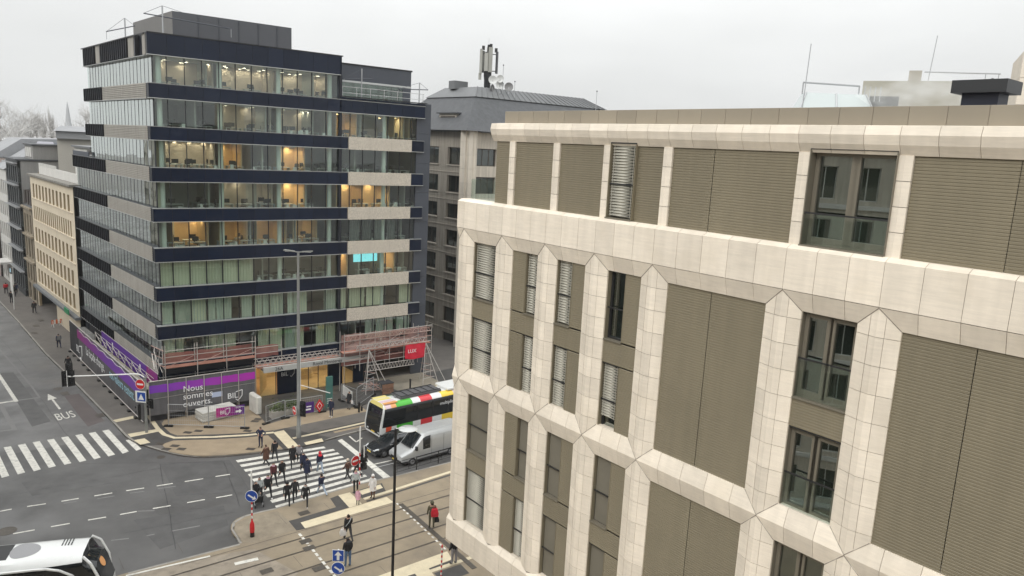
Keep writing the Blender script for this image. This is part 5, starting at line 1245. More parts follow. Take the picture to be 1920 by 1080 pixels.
# inner purple banner and lattice walkway between hoarding and building
ib = thing('inner_banner', 'narrow purple banner stretched along the foot of the office block left side', 'banner', FLo.w(9, -.55, 0)); FI = Fac(FLo.w(9, -.55, 0), LH + 180, ib)
for k in range(6): FI.box('banner_sheet', k * 2.95, k * 2.95 + 2.93, 0, .04, 2.2, 3.7, m_purp_l if k == 5 else mat('violet_print', (.11, .03, .28), .7)); FI.tube('banner_post', (k * 2.95, .06, .1), (k * 2.95, .06, 3.8), .035, m_tube)
FI.tube('banner_rail', (0, .03, 3.75), (17.7, .03, 3.75), .03, m_tube)
for k in (1, 4): FI.box('white_mark', k * 2.95 + .9, k * 2.95 + 1.25, -.012, -.004, 2.7, 3.4, m_letter)
lw = thing('lattice_walkway', 'pale dusty scaffold walkway behind the left street hoarding', 'scaffold', FLo.w(8, -1.45, 0)); FW2 = Fac(FLo.w(8, -1.45, 0), LH + 180, lw); m_dust = mat('dusty_boards', (.36, .33, .26), .85, var=.3, scale=2)
for k in range(9):
    FW2.box('deck_board', k * 2.1, k * 2.1 + 2.08, -.5, .5, 2.55, 2.62, m_dust)
    for y in (-.55, .55): FW2.tube('standard', (k * 2.1, y, .1), (k * 2.1, y, 3.5), .03, m_tube)
    FW2.tube('brace', (k * 2.1, -.55, 2.65), (k * 2.1 + 2.1, -.55, 3.4), .025, m_tube); FW2.tube('brace', (k * 2.1, .55, 3.4), (k * 2.1 + 2.1, .55, 2.65), .025, m_tube)
for y in (-.5, .55):
    for z in (3.1, 3.45): FW2.tube('guard_rail', (0, y, z), (18.9, y, z), .025, m_tube)
for k in range(40):
    x, y = random.uniform(2, 17), random.uniform(-.4, .4); tube_obj('loose_tube', FW2.l(x, y, 2.66), FW2.l(x + random.uniform(.5, 1.4), y + random.uniform(-.3, .3), 2.7 + random.random() * .35), .03, m_dust if k % 2 else m_tube, lw)
# container and cabinet at the far end of the site
cq_ = FLo.w(1.2, -1.0, 0); ct = thing('site_container', 'white ribbed site container behind the far end of the hoarding', 'container', cq_, FLo.rz)
MB().box(0, 4.2, -.62, .62, .1, 2.5).build('container_body', m_whiter, ct)
for k in range(10): box_obj('roof_rib', .12, 1.24, .05, m_plantl, ct, (.2 + k * .42, -.62, 2.5))
# --- hoarding on the right street: "Nous sommes ouverts."
hr = thing('corner_hoarding', 'grey hoarding reading Nous sommes ouverts below the corner scaffold', 'hoarding', FR.w(-1.6, -2, 0)); FN = Fac(FR.w(-1.6, -2.0, 0), UH, hr); WN = 8.75
for i in range(6):
    a = WN * i / 6
    FN.box('fabric_panel', a, a + WN / 6 - .012, 0, .05, .75, 3.68, m_hgrey); FN.tube('hoarding_post', (a, -.04, .1), (a, -.04, 3.75), .035, m_tube)
    FN.box('lower_dark_panel', a + .05, a + WN / 6 - .05, .4, .45, .1, 1.0, m_hdark); FN.tube('stay_tube', (a + .2, .1, 3), (a + .2, 1.2, .15), .03, m_tube)
b = MB(); zz = []
for k in range(31):
    zz += [(WN * k / 30, 0, 2.68 + .03 * sin(k * .9)), (WN * k / 30, 0, 3.36 + .02 * sin(k * 1.9))]
b.add(zz, [(2 * k, 2 * k + 2, 2 * k + 3, 2 * k + 1) for k in range(30)]); FN.mb('purple_stripe', b, m_purp_r, 0, -.012, 0)
FN.tube('top_rail', (0, -.02, 3.72), (WN, -.02, 3.72), .04, m_tube); FN.tube('wire', (0, -.03, 2.2), (WN, -.03, 2.35), .015, m_tube)
for i, tx in enumerate(('Nous', 'sommes', 'ouverts.')):
    sx, sz = onface(FN, 343, 735 + i * 14.2)
    text_obj('hoarding_lettering', tx, .74, m_letter, hr, FN.l(sx, -.03, sz), FN.rz, .01)
sx, sz = onface(FN, 426, 748)
text_obj('bank_lettering', 'BIL', .72, m_letter, hr, FN.l(sx, -.03, sz), FN.rz, .01); shield(hr, FN.l(sx + .75, -.02, sz - .2), FN.rz, .75, m_letter)
FN.box('projector_glare_patch', 5.0, 5.9, -.018, -.012, 1.55, 2.0, mat('pale_blue_painted_glare', (.42, .48, .62), .4))  # thin pale blue plate: a glare painted onto the fabric
# --- scaffold in front of the right face
sf = thing('facade_scaffold', 'tube scaffold with salmon boards and red sheets along the lower storeys', 'scaffold', FR.w(0, -1.2, 0)); FS = Fac(FR.w(0, -1.2, 0), UH, sf)
def truss(F, x0, x1, y, z0, z1, n, r=.035, m=m_tube):
    F.tube('chord', (x0, y, z0), (x1, y, z0), r, m); F.tube('chord', (x0, y, z1), (x1, y, z1), r, m)
    for i in range(n):
        a, c = x0 + (x1 - x0) * i / n, x0 + (x1 - x0) * (i + 1) / n; mm_ = (a + c) / 2
        F.tube('lattice_bar', (a, y, z0), (mm_, y, z1), r * .7, m); F.tube('lattice_bar', (mm_, y, z1), (c, y, z0), r * .7, m)
def sheet(F, x0, x1, y, z0, z1, m, name='red_sheet'):
    b = MB(); n = max(2, int((x1 - x0) / .5)); vs = []
    for i in range(n + 1):
        x = (x1 - x0) * i / n; vs += [(x, random.uniform(-.05, .05), random.uniform(-.06, .06)), (x, random.uniform(-.05, .05), (z1 - z0) + random.uniform(-.06, .06))]
    b.add(vs, [(2 * i, 2 * i + 2, 2 * i + 3, 2 * i + 1) for i in range(n)]); return F.mb(name, b, m, x0, y, z0)
# left part: deck at 4.4 m
ps = [onface(FS, x, 670)[0] for x in (309, 370, 425, 479)]
for x in ps:
    FS.tube('standard', (x, 0, .1), (x, 0, 6.45), .04, m_tube); FS.tube('standard', (x, .85, .1), (x, .85, 6.2), .04, m_tube); FS.tube('transom', (x, 0, 4.36), (x, .85, 4.36), .03, m_tube)
for a, c in zip(ps[:-1], ps[1:]):
    for k in range(3): FS.box('deck_board', a + .03, c - .03, .08 + k * .26, .32 + k * .26, 4.4, 4.45, m_board)
    FS.box('toe_board', a + .03, c - .03, .03, .06, 4.42, 4.66, m_board); sheet(FS, a, c, .9, 4.5, 5.5, m_net)
    FS.tube('brace', (a, .02, 4.5), (c, .02, 5.4), .02, m_tubep)
for z in (4.9, 5.4, 5.95): FS.tube('guard_rail', (ps[0], 0, z), (ps[-1], 0, z), .03, m_tube if z != 4.9 else m_tubep)
FS.box('deck_shade_fill', ps[0], ps[-1], .5, .56, 3.75, 4.36, m_navyd)  # dark strip standing in for the shade below the deck
for z in (4.6, 5.3, 6.0):
    FS.tube('end_rail', (ps[0] - .1, 0, z), (ps[0] - .6, 2.2, z), .03, m_tubep)
for k in range(10): FS.tube('corner_brace', (ps[0] - .2 - random.random() * .8, random.uniform(-.2, 1.6), 3.6 + random.random()), (ps[0] - random.random() * .9, random.uniform(0, 1.8), 4.6 + random.random() * 1.6), .025, m_tube)
# middle part: lattice girder over the entrance
truss(FS, ps[-1], 15.6, -.35, 3.62, 4.12, 16); truss(FS, ps[-1], 15.6, .5, 3.62, 4.12, 16)
for k in range(6): FS.box('deck_board', ps[-1] + k * 1.35, ps[-1] + k * 1.35 + 1.33, -.3, .45, 3.48, 3.56, m_board)
sheet(FS, ps[-1], 15.6, -.42, 3.42, 3.6, mat('salmon_sheet', (.36, .19, .14), .85, var=.3, scale=1.5), 'salmon_sheet')
for z in (4.75, 5.3): FS.tube('guard_rail', (ps[-1], 0, z), (9.9, 0, z + .02), .03, m_tube)
FS.tube('standard', (9.9, 0, 3.6), (9.9, 0, 5.9), .035, m_tube); sheet(FS, ps[-1] + .1, 9.8, .6, 4.2, 5.3, m_net)
# right part: taller lattice with red sheets over the garage
FS2 = Fac(FR.w(0, -2.6, 0), UH, sf); m_pinksheet = mat('dusty_pink_sheet', (.40, .235, .2), .85, var=.3, scale=1.2); MATS['dusty_pink_sheet'].node_tree.nodes['Principled BSDF'].inputs['Alpha'].default_value = .55
sA, sB = onface(FS2, 645, 640)[0], onface(FS2, 808, 640)[0]
for z0, z1, m_ in ((2.7, 3.35, m_net), (3.4, 4.1, m_net), (4.15, 4.95, m_pinksheet), (5.0, 5.75, m_pinksheet)):
    sheet(FS2, sA + .05, sB - .05, .75, z0, z1, m_, 'red_sheet')
nps = 7
for k in range(nps):
    x = sA + (sB - sA) * k / (nps - 1)
    for y in (-.1, .9): FS2.tube('standard', (x, y, 2.2 if 0 < k < nps - 1 else .1), (x, y, 6.1), .035, m_tube)
for z in (2.9, 3.4, 4.2, 4.75, 5.3, 5.85):
    FS2.tube('guard_rail', (sA, -.1, z), (sB, -.1, z + .12), .03, m_tube if z not in (3.4, 4.75) else m_tubep)
truss(FS2, sA + 1.2, sB - .6, -.15, 4.3, 4.75, 16, .03); truss(FS2, sA + 2.4, sB - 2.0, -.15, 2.05, 2.6, 16, .04); truss(FS2, sA + .2, sB - .2, -.15, 5.4, 5.8, 22, .025, m_tubep)
for k in range(5): FS2.box('deck_board', sA + k * (sB - sA) / 5, sA + (k + 1) * (sB - sA) / 5 - .03, .0, .85, 4.05, 4.12, m_board)
for k in range(26): FS2.tube('cross_brace', (random.uniform(sA, sB - 1), random.uniform(0, .8), random.uniform(3, 5.2)), (random.uniform(sA, sB - 1) * .2 + (sA + (sB - sA) * random.random()) * .8, random.uniform(0, .8), random.uniform(3, 5.6)), .02, m_tubep if k % 2 else m_tube) if k < 12 else None
for x in (sA + 2.6, sB - .7):
    for dx, dy in ((-.9, -1.3), (.9, -1.3), (-.2, .6), (1.6, -1.8)):
        FS2.tube('raking_leg', (x, -.1, 4.2), (x + dx, dy, .1), .04, m_tube)
    for z in (.6, 1.2, 1.8): FS2.tube('leg_tie', (x - .8 + z * .2, -1.1 + z * .3, z), (x + .8 - z * .15, -1.1 + z * .3, z + .1), .03, m_tube); FS2.tube('leg_tie', (x - .7, -1.0 + z * .3, z + .4), (x + .7, -.9 + z * .3, z), .025, m_tubep)
for k in range(14): FS2.tube('stacked_tube', (sA + 1.3 + random.random() * 1.6, -1.2 + random.random(), .15 + random.random()), (sA + 1.9 + random.random() * 1.6, -1.6 + random.random(), .3 + random.random() * .9), .035, m_tubep if k % 3 else m_tube)
# red banner tied to the scaffold
x0, z0 = onface(FS2, 757, 672); x1, z1 = onface(FS2, 795, 640); z1 = onface(FS2, 757, 646)[1]
rb_ = thing('red_banner', 'red fabric banner with white letters tied to the right scaffold', 'banner', FS2.w(x0, -.25, 0)); FRB = Fac(FS2.w(x0, -.25, 0), UH, rb_)
b = MB(); vs = []
nx, nz = 14, 7
for i in range(nx + 1):
    for j in range(nz + 1):
        vs.append(((x1 - x0) * i / nx, .05 * sin(i * .9 + j * .7) - .04 * (j % 2), z0 + (z1 - z0) * j / nz - (.14 * sin(pi * i / nx) if j == 0 else 0)))
b.add(vs, [(i * (nz + 1) + j, (i + 1) * (nz + 1) + j, (i + 1) * (nz + 1) + j + 1, i * (nz + 1) + j + 1) for i in range(nx) for j in range(nz)])
FRB.mb('banner_cloth', b, mat('bright_red_cloth', (.62, .018, .045), .75, var=.12, scale=2), smooth=True)
text_obj('banner_lettering', 'LUX', (z1 - z0) * .36, m_letter, rb_, FRB.l(.22, -.16, z0 + (z1 - z0) * .42), FRB.rz, .01)
# brown site crate beside the garage, warning bollards
c = G(717, 741, ZP); o = thing('site_crate', 'brown slatted crate at the foot of the right scaffold', 'crate', c, FR.rz)
for k in range(5): box_obj('slat', 1.2, .04, .17, mat('weathered_wood', (.22, .12, .075), .85, rnd=.2), o, (0, 0, .05 + k * .2)); box_obj('slat', .04, 1.0, .17, MATS['weathered_wood'], o, (1.17, .04, .05 + k * .2))
box_obj('lid', 1.25, 1.1, .05, m_hdark, o, (-.02, -.02, 1.06))
# --- traffic signal with long arm at the corner
m_pole = mat('grey_painted_pole', (.24, .245, .235), .5, .2, var=.1, scale=2)
m_wht = mat('white_paint', (.72, .72, .70), .45); m_redp = mat('red_paint', (.55, .015, .02), .45); m_bluep = mat('blue_sign_paint', (.012, .06, .32), .4); m_blk = mat('signal_black', (.01, .01, .011), .45)
def roundsign(parent, at_, rz, r, kind):
    """traffic sign discs; the face looks towards local -y"""
    o = MB().lathe([(r, 0), (r, .02)], n=24).build('sign_disc', m_wht if kind == 'blue' else m_wht, parent, at_, rz); o.rotation_euler = (pi / 2, 0, rz)
    q = MB().lathe([(r * .93, 0), (r * .93, .006)], n=24).build('sign_face', m_redp if kind == 'red' else m_bluep, o, (0, 0, .018))
    if kind == 'red': box_obj('sign_bar', r * 1.3, r * .34, .006, m_wht, o, (-r * .65, -r * .17, .026))
    elif kind == 'blue':
        b = MB(); b.add([(-r * .6, r * .12, 0), (r * .22, -r * .42, 0), (r * .08, -r * .62, 0), (r * .72, -r * .5, 0), (r * .5, .12 * r, 0), (r * .36, -r * .2, 0), (-r * .45, r * .34, 0)], [tuple(range(7))]); b.build('sign_arrow', m_wht, o, (0, 0, .03))
    return o
def signal_head(parent, at_, rz, n=3, h=.95, lit=None):
    o = box_obj('signal_head', .3, .22, h, m_blk, parent, at_, rz, .02)
    for k in range(n):
        z = h * (k + .5) / n; MB().lathe([(.11, 0), (.115, .1)], n=12).build('lens_hood', m_blk, o, (.15, -.1, z)).rotation_euler = (pi / 2, 0, 0)
    box_obj('backboard', .5, .02, h + .2, m_blk, o, (-.1, .1, -.1)); return o
c = G(275, 811, ZP); zt = ztop(c, 707)
ts = thing('traffic_signal', 'grey signal mast with long arm reaching left over the bus lane', 'traffic light', c)
tube_obj('mast', (0, 0, 0), (0, 0, zt), .11, m_pole, ts, 12)
e = G(127, 706, ZP + zt + .25) - c
b = MB(); pts = [Vector((0, 0, zt - .05)), e * .06 + Vector((0, 0, 0)) * .0, e]
pts[1] = Vector((e.x * .1, e.y * .1, zt + .28)); b.path([pts[0], Vector((e.x * .05, e.y * .05, zt + .2)), pts[1], e], .055, 8); b.build('mast_arm', m_wht, ts, smooth=True)
az = atan2(e.y, e.x)
for dx in (-.2, .22):
    o = signal_head(ts, e + Vector((cos(az) * dx - .1, sin(az) * dx, -.75)), RAD(45), 3, 1.05)
o = signal_head(ts, e + Vector((0, 0, .3)), RAD(45), 2, .65)
tube_obj('arm_tip_rod', e + Vector((0, -.12, -.8)), e + Vector((0, -.12, .5)), .025, m_wht, ts)
rf = RAD(-8)
roundsign(ts, (-.25, -.2, zt - .55), rf, .42, 'red')
box_obj('sign_board', .9, .03, .95, m_wht, ts, (-.68, -.2, zt - 2.05), rf); box_obj('crossing_plate', .7, .012, .72, m_bluep, ts, (-.52, -.235, zt - 1.93), rf)
b = MB(); b.add([(0, 0, 0), (.5, 0, 0), (.25, 0, .5)], [(0, 1, 2)]); b.build('crossing_triangle', m_wht, ts, (-.43, -.252, zt - 1.82), rf)
signal_head(ts, (.25, -.1, zt - 2.5), rf, 2, .6); signal_head(ts, (-.7, .1, zt - 3.6), RAD(-60), 3, 1.3); tube_obj('head_bracket', (0, 0, zt - 2.2), (.5, 0, zt - 2.2), .03, m_wht, ts)
# --- tall double street lamp
c = G(560, 820, ZP); zt = ztop(c, 472)
sl_ = thing('street_lamp', 'very tall grey street lamp with two flat heads before the entrance', 'street lamp', c)
MB().lathe([(.2, 0), (.2, .9), (.15, 1.0), (.13, zt * .5), (.09, zt)], n=12).build('lamp_post', m_pole, sl_, smooth=True)
for s_ in (-1, 1):
    tube_obj('lamp_arm', (0, 0, zt - .05), (s_ * .35, 0, zt + .02), .045, m_pole, sl_)
    b = MB(); b.loft([[(s_ * .3, -.14, zt - .02), (s_ * .3, .14, zt - .02), (s_ * .3, .14, zt + .06), (s_ * .3, -.14, zt + .06)], [(s_ * 1.1, -.2, zt + .05), (s_ * 1.1, .2, zt + .05), (s_ * 1.1, .2, zt + .12), (s_ * 1.1, -.2, zt + .12)]]); b.build('lamp_head', m_pole, sl_); box_obj('lamp_glass', .6, .3, .02, m_wht, sl_, (min(s_ * .4, s_ * 1.0), -.15, zt + .0))
roundsign(sl_, (-.25, -.28, ztop(c, 768) - 0), RAD(-52), .38, 'red'); signal_head(sl_, (.2, -.15, ztop(c, 778)), RAD(-10), 3, 1.1)
pp = G(563, 815, ZP) - c; tube_obj('second_post', pp, pp + Vector((0, 0, ztop(c + pp, 650))), .05, m_wht, sl_); z_ = ztop(c + pp, 722)
tube_obj('barrier_arm', pp + Vector((0, 0, z_)), G(619, 737, ZP + z_ * .72) - c, .04, m_wht, sl_)
# --- red and white banded posts with signs
def banded_post(c, zt, label, r=.05, n=9, fat=None, plain_top=.35, m_other=m_wht):
    o = thing('banded_post', label, 'sign post', c)
    h = zt * (1 - plain_top) if plain_top else zt
    z = fat or 0
    step = (h - z) / n
    for k in range(n): tube_obj('band', (0, 0, z + k * step), (0, 0, z + (k + 1) * step), r, m_redp if k % 2 == 0 else m_other, o, 8)
    if plain_top: tube_obj('post_top', (0, 0, h), (0, 0, zt), r, m_wht, o, 8)
    if fat:
        MB().lathe([(r * 2.6, 0), (r * 2.6, fat * .3)], n=12).build('foot_collar', m_blk, o); MB().lathe([(r * 2.7, fat * .3), (r * 2.9, fat * .5), (r * 2.7, fat * .8), (r * 1.2, fat)], n=12).build('red_sleeve', m_redp, o, smooth=True)
    return o
c = G(473, 1006, ZP); zt = ztop(c, 882); o = banded_post(c, zt, 'banded post with red sleeve and round blue arrow sign on the island', .05, 8, ztop(c, 977), .42); roundsign(o, (.02, -.08, ztop(c, 929)), RAD(4), .38, 'blue')
c = G(674, 908, ZP); zt = ztop(c, 800); o = banded_post(c, zt, 'banded signal post beside the stop line at the zebra crossing', .05, 9, None, .45); roundsign(o, (-.3, -.12, ztop(c, 863)), RAD(52), .38, 'red')
signal_head(o, (.15, .0, ztop(c, 880)), RAD(30), 3, 1.0); signal_head(o, (.35, .2, ztop(c, 872)), RAD(120), 3, 1.0); tube_obj('head_bracket', (0, 0, ztop(c, 868)), (.5, .2, ztop(c, 868)), .03, m_wht, o); tube_obj('twin_post', (.3, 0, ztop(c, 862)), (.3, 0, ztop(c, 835)), .035, m_wht, o)
c = G(827, 1082, ZP); banded_post(c, ztop(c, 1022), 'thin black red and white banded post near the drain channel', .045, 13, None, 0)
c = G(634, 1120, ZP); z0 = ztop(c, 1048); o = thing('direction_sign', 'white post with blue arrow board and round blue sign at the bottom', 'sign post', c); zt = ztop(c, 1030); r_ = .3
tube_obj('post', (0, 0, 0), (0, 0, zt), .045, m_wht, o, 8); box_obj('sign_board', .62, .02, .66, m_wht, o, (-.31, -.06, zt - .66)); box_obj('sign_face', .57, .008, .61, m_bluep, o, (-.285, -.07, zt - .635))
b = MB(); b.add([(-.07, 0, -.25), (.07, 0, -.25), (.07, 0, .02), (.2, 0, .02), (0, 0, .26), (-.2, 0, .02), (-.07, 0, .02)], [tuple(range(7))]); b.build('sign_arrow', m_wht, o, (0, -.08, zt - .33)); roundsign(o, (0, -.06, zt - 1.05), 0, .36, 'blue')
# --- black lamp with a disc head in front
hL = 11.0; c = G(742, 808, hL); c.z = ZP; o = thing('disc_lamp', 'slim black lamp post with flat disc head standing before the tracks', 'street lamp', c)
MB().lathe([(.11, 0), (.11, 1.0), (.075, 1.1), (.06, hL)], n=12).build('lamp_post', m_blk, o, smooth=True); q = G(765, 811, hL - .1) - c
tube_obj('lamp_arm', (0, 0, hL - .05), Vector((q.x, q.y, hL)), .035, m_blk, o); tube_obj('lamp_stay', (0, 0, hL), Vector((q.x * .7, q.y * .7, hL + .05)), .02, m_wht, o); MB().lathe([(.1, -.06), (.42, -.03), (.45, 0), (.36, .05), (.08, .08)], n=20).build('lamp_disc', m_alu, o, (q.x, q.y, hL - .02), smooth=True)
# --- railing between the traffic lane and the tramway
ra, rb2 = G(738, 893, ZP), G(845, 862, ZP); rd = (rb2 - ra).normalized(); LR = 22.0
rl = thing('pedestrian_railing', 'dark steel railing along the kerb beside the white van', 'railing', ra, atan2(rd.y, rd.x))
for k in range(12): tube_obj('post', (k * 2, 0, 0), (k * 2, 0, 1.05), .035, m_blk, rl)
for z in (.25, .5, .75, 1.03): tube_obj('rail', (0, 0, z), (LR, 0, z), .022, m_blk, rl)
for k in range(22): tube_obj('frame_hoop', (k + .3, 0, .28), (k + .3, 0, .73), .015, m_blk, rl)
tube_obj('end_rail', (-1.6, .25, .95), (0, 0, 1.03), .02, m_galv, rl); tube_obj('end_post', (-1.6, .25, 0), (-1.6, .25, .95), .025, m_galv, rl)
# --- mesh fences on the corner
def mesh_fence(p0, p1, h, label, feet=True, cols=None):
    p0, p1 = Vector(p0), Vector(p1); d = p1 - p0; L = d.length; o = thing('mesh_fence', label, 'fence', p0, atan2(d.y, d.x))
    tube_obj('post', (0, 0, .05), (0, 0, h), .03, m_galv, o); tube_obj('post', (L, 0, .05), (L, 0, h), .03, m_galv, o); tube_obj('rail', (0, 0, h), (L, 0, h), .025, m_galv, o); tube_obj('rail', (0, 0, .2), (L, 0, .2), .025, m_galv, o)
    b = MB(); n = int(L / .16)
    for k in range(1, n): b.tube((L * k / n, 0, .2), (L * k / n, 0, h), .006, n=3, cap=False)
    for z in (.6, 1.0, 1.4): b.tube((0, 0, z), (L, 0, z), .006, n=3, cap=False) if z < h else None
    stuff(b.build('wire_mesh', m_galv, o))
    for x in (0, L): box_obj('fence_foot', .7, .24, .14, m_black, o, (x - .35, -.12, 0))
    return o
mesh_fence(G(316, 800, ZP), G(391, 802, ZP), 1.95, 'mesh fence panel before the Nous sommes hoarding, left one'); mesh_fence(G(392, 802, ZP), G(459, 804, ZP), 1.95, 'mesh fence panel holding the purple arrow sign')
mesh_fence(G(499, 795, ZP), G(534, 783, ZP), 1.6, 'mesh fence panel left of the green planters'); mesh_fence(G(535, 785, ZP), G(604, 773, ZP), 1.6, 'mesh fence panel beside the tall street lamp'); mesh_fence(G(669, 764, ZP), G(700, 742, ZP), 1.9, 'mesh fence panel left of the garage ramp'); mesh_fence(G(640, 752, ZP), G(668, 764, ZP), 1.7, 'mesh fence panel by the white board at the entrance')
# white stacked slabs and arrow sign
wa, wb_ = G(380, 794, ZP), G(446, 779, ZP); d = wb_ - wa; o = thing('slab_stack', 'stack of white insulation slabs behind the corner fence', 'slab stack', wa, atan2(d.y, d.x))
for k in range(4): box_obj('slab', d.length * (1 - .01 * (k % 2)), 1.5, .19, m_conc, o, (.03 * (k % 2), .02 * k, .05 + k * .2), 0, .02)
for x in (.3, 2.5): box_obj('timber', .12, 1.3, .05, MATS['weathered_wood'], o, (x, .1, 0))
o = thing('arrow_sign', 'purple BIL sign with white arrow hung on the corner fence', 'sign', G(405, 790, ZP), atan2(d.y, d.x) - RAD(12)); L_ = 2.35
box_obj('sign_panel', L_, .03, .82, grad_mat('magenta_violet_sign', (.42, .01, .2), (.07, .01, .2), 0, L_), o, (0, -.1, .35)); text_obj('bank_lettering', 'BIL', .46, m_letter, o, (.3, -.12, .6), 0, .01); shield(o, (.75, -.125, .5), 0, .5, m_letter)
b = MB(); b.add([(0, 0, .08), (.3, 0, .08), (.3, 0, .2), (.52, 0, 0), (.3, 0, -.2), (.3, 0, -.08), (0, 0, -.08)], [tuple(range(7))]); b.build('sign_arrow', m_letter, o, (1.6, -.12, .66))
text_obj('small_lettering', 'entrée', .16, m_letter, o, (1.6, -.12, .95), 0, .01)
c = G(478, 778, ZP); o = tag(box_obj('concrete_slab', 1.7, .5, 1.7, m_conc, None, c + DU * .75 + Vector((0, -.3, 0)), FR.rz + RAD(95), .12), 'tall white rounded concrete slab at the end of the corner hoarding', 'concrete slab')
# planters
m_leaf = mat('shrub_leaf', (.07, .105, .022), .7, var=.4, scale=2, rnd=.2)
for px, py, lb in ((523, 781, 'left grey planter box with green shrub behind the fence'), (546, 774, 'right grey planter box with green shrub beside the lamp')):
    c = G(px, py, ZP); o = thing('planter', lb, 'planter', c, FR.rz); MB().prism([(-.75, -.4), (.75, -.4), (.75, .4), (-.75, .4)], 0, .6).build('planter_box', m_greyb, o)
    b = MB(); rg = random.Random(px)
    for _ in range(420):
        x, y, z = rg.gauss(0, .38), rg.gauss(0, .22), .6 + abs(rg.gauss(.2, .22)); s_ = .07
        d1, d2 = Vector((rg.uniform(-1, 1), rg.uniform(-1, 1), rg.uniform(-1, 1))).normalized() * s_, Vector((rg.uniform(-1, 1), rg.uniform(-1, 1), rg.uniform(-1, 1))).normalized() * s_
        p = Vector((max(-.8, min(.8, x)), max(-.45, min(.45, y)), z)); b.add([p - d1, p + d2, p + d1, p - d2], [(0, 1, 2, 3)])
    stuff(b.build('shrub', m_leaf, o))
# teal totem, round purple sign, red diamond sign, white board, bollards
c = G(617, 765, ZP); o = thing('info_totem', 'slim teal information totem before the entrance', 'totem', c, FR.rz); MB().box(-.3, .3, -.1, .1, 0, ztop(c, 706)).build('totem_body', mat('teal_enamel', (.06, .16, .14), .4, var=.08, scale=2), o); box_obj('totem_stripe', .5, .01, .06, m_wht, o, (-.25, -.112, .5)); box_obj('totem_stripe', .5, .01, .06, m_wht, o, (-.25, -.112, .7)); box_obj('totem_stripe', .5, .01, .06, m_wht, o, (-.25, -.112, .9))
c = G(578, 781, ZP); o = thing('round_sign', 'dark purple sign with white mark leaning on the fence by the lamp', 'sign', c, FR.rz); box_obj('sign_panel', 1.0, .04, 1.0, mat('deep_purple', (.06, .012, .16), .6), o, (-.5, -.08, .35), 0, .02); box_obj('sign_mark', .45, .01, .1, m_letter, o, (-.2, -.095, .9)); box_obj('sign_mark', .5, .01, .14, m_letter, o, (-.3, -.095, .62))
c = G(598, 777, ZP); o = thing('diamond_sign', 'red diamond warning sign hung on the fence right of the lamp', 'sign', c, FR.rz); b = MB(); b.prism([(0, -.62), (.42, 0), (0, .62), (-.42, 0)], 0, .03); q = b.build('sign_panel', m_redp, o, (0, -.1, .85)); q.rotation_euler = (pi / 2, 0, 0)
b = MB(); b.prism([(0, -.36), (.24, 0), (0, .36), (-.24, 0)], 0, .02); q = b.build('sign_border', m_wht, o, (0, -.135, .85)); q.rotation_euler = (pi / 2, 0, 0); b = MB(); b.prism([(0, -.28), (.18, 0), (0, .28), (-.18, 0)], 0, .02); q = b.build('sign_face', m_redp, o, (0, -.14, .85)); q.rotation_euler = (pi / 2, 0, 0)
c = G(651, 752, ZP); o = thing('notice_board', 'white notice board leaning on the entrance fence', 'board', c, atan2(-.62, .45)); box_obj('board_panel', 2.2, .04, .9, m_wht, o, (-1.1, 0, .35)); box_obj('board_foot', .06, .4, .35, m_galv, o, (-.9, -.1, 0)); box_obj('board_foot', .06, .4, .35, m_galv, o, (.9, -.1, 0))
for px, py, lb in ((673, 773, 'black bollard left of the bus front on the pavement edge'), (726, 736, 'squat black bollard left of the garage ramp'), (769, 728, 'squat black bollard right of the garage ramp')):
    c = G(px, py, ZP); tag(MB().lathe([(.09, 0), (.09, .8), (.12, .85), (.1, .95), (.02, 1.0)], n=10).build('bollard', m_blk, None, c, smooth=True), lb, 'bollard')
# left street: bus stop flag, orange barrier, yellow poster
c = G(27, 580, ZP); zt = ztop(c, 501); o = thing('bus_stop', 'tall bus stop flag with timetable on the far left pavement', 'bus stop', c, RAD(-40)); tube_obj('post', (0, 0, 0), (0, 0, zt), .06, m_wht, o, 8); box_obj('stop_flag', .9, .08, .9, m_blk, o, (-.75, -.05, zt - .9), 0, .02); box_obj('stop_symbol', .5, .01, .5, m_letterb, o, (-.55, -.065, zt - .7)); box_obj('timetable', .8, .07, 2.2, m_wht, o, (-.7, -.05, zt - 3.2)); b = MB(); b.lathe([(.3, 0), (.3, .04), (.2, .05), (.2, 0)], n=16); b.build('ring_bracket', m_wht, o, (0, -.05, zt * .42)).rotation_euler = (pi / 2, 0, 0)
c = G(107, 612, ZP); o = thing('road_barrier', 'orange and white folded warning barrier at the hoarding end', 'barrier', c, RAD(60)); m_or = mat('orange_plastic', (.62, .12, .03), .5)
for k in range(5): box_obj('barrier_stripe', .24, .05, .5, m_or if k % 2 == 0 else m_wht, o, (-.6 + k * .24, 0, .35)); 
for x in (-.5, .5): tube_obj('leg', (x, -.25, 0), (x, .05, .8), .03, m_wht, o); tube_obj('leg', (x, .3, 0), (x, .05, .8), .03, m_wht, o)
o = tag(box_obj('poster', 2.3, .06, 2.6, mat('yellow_poster', (.66, .60, .06), .7, var=.15, scale=2), None, G(113, 604, ZP) + Vector((0, 0, .1)), FH.rz), 'yellow poster board at the far end of the left hoarding', 'poster')
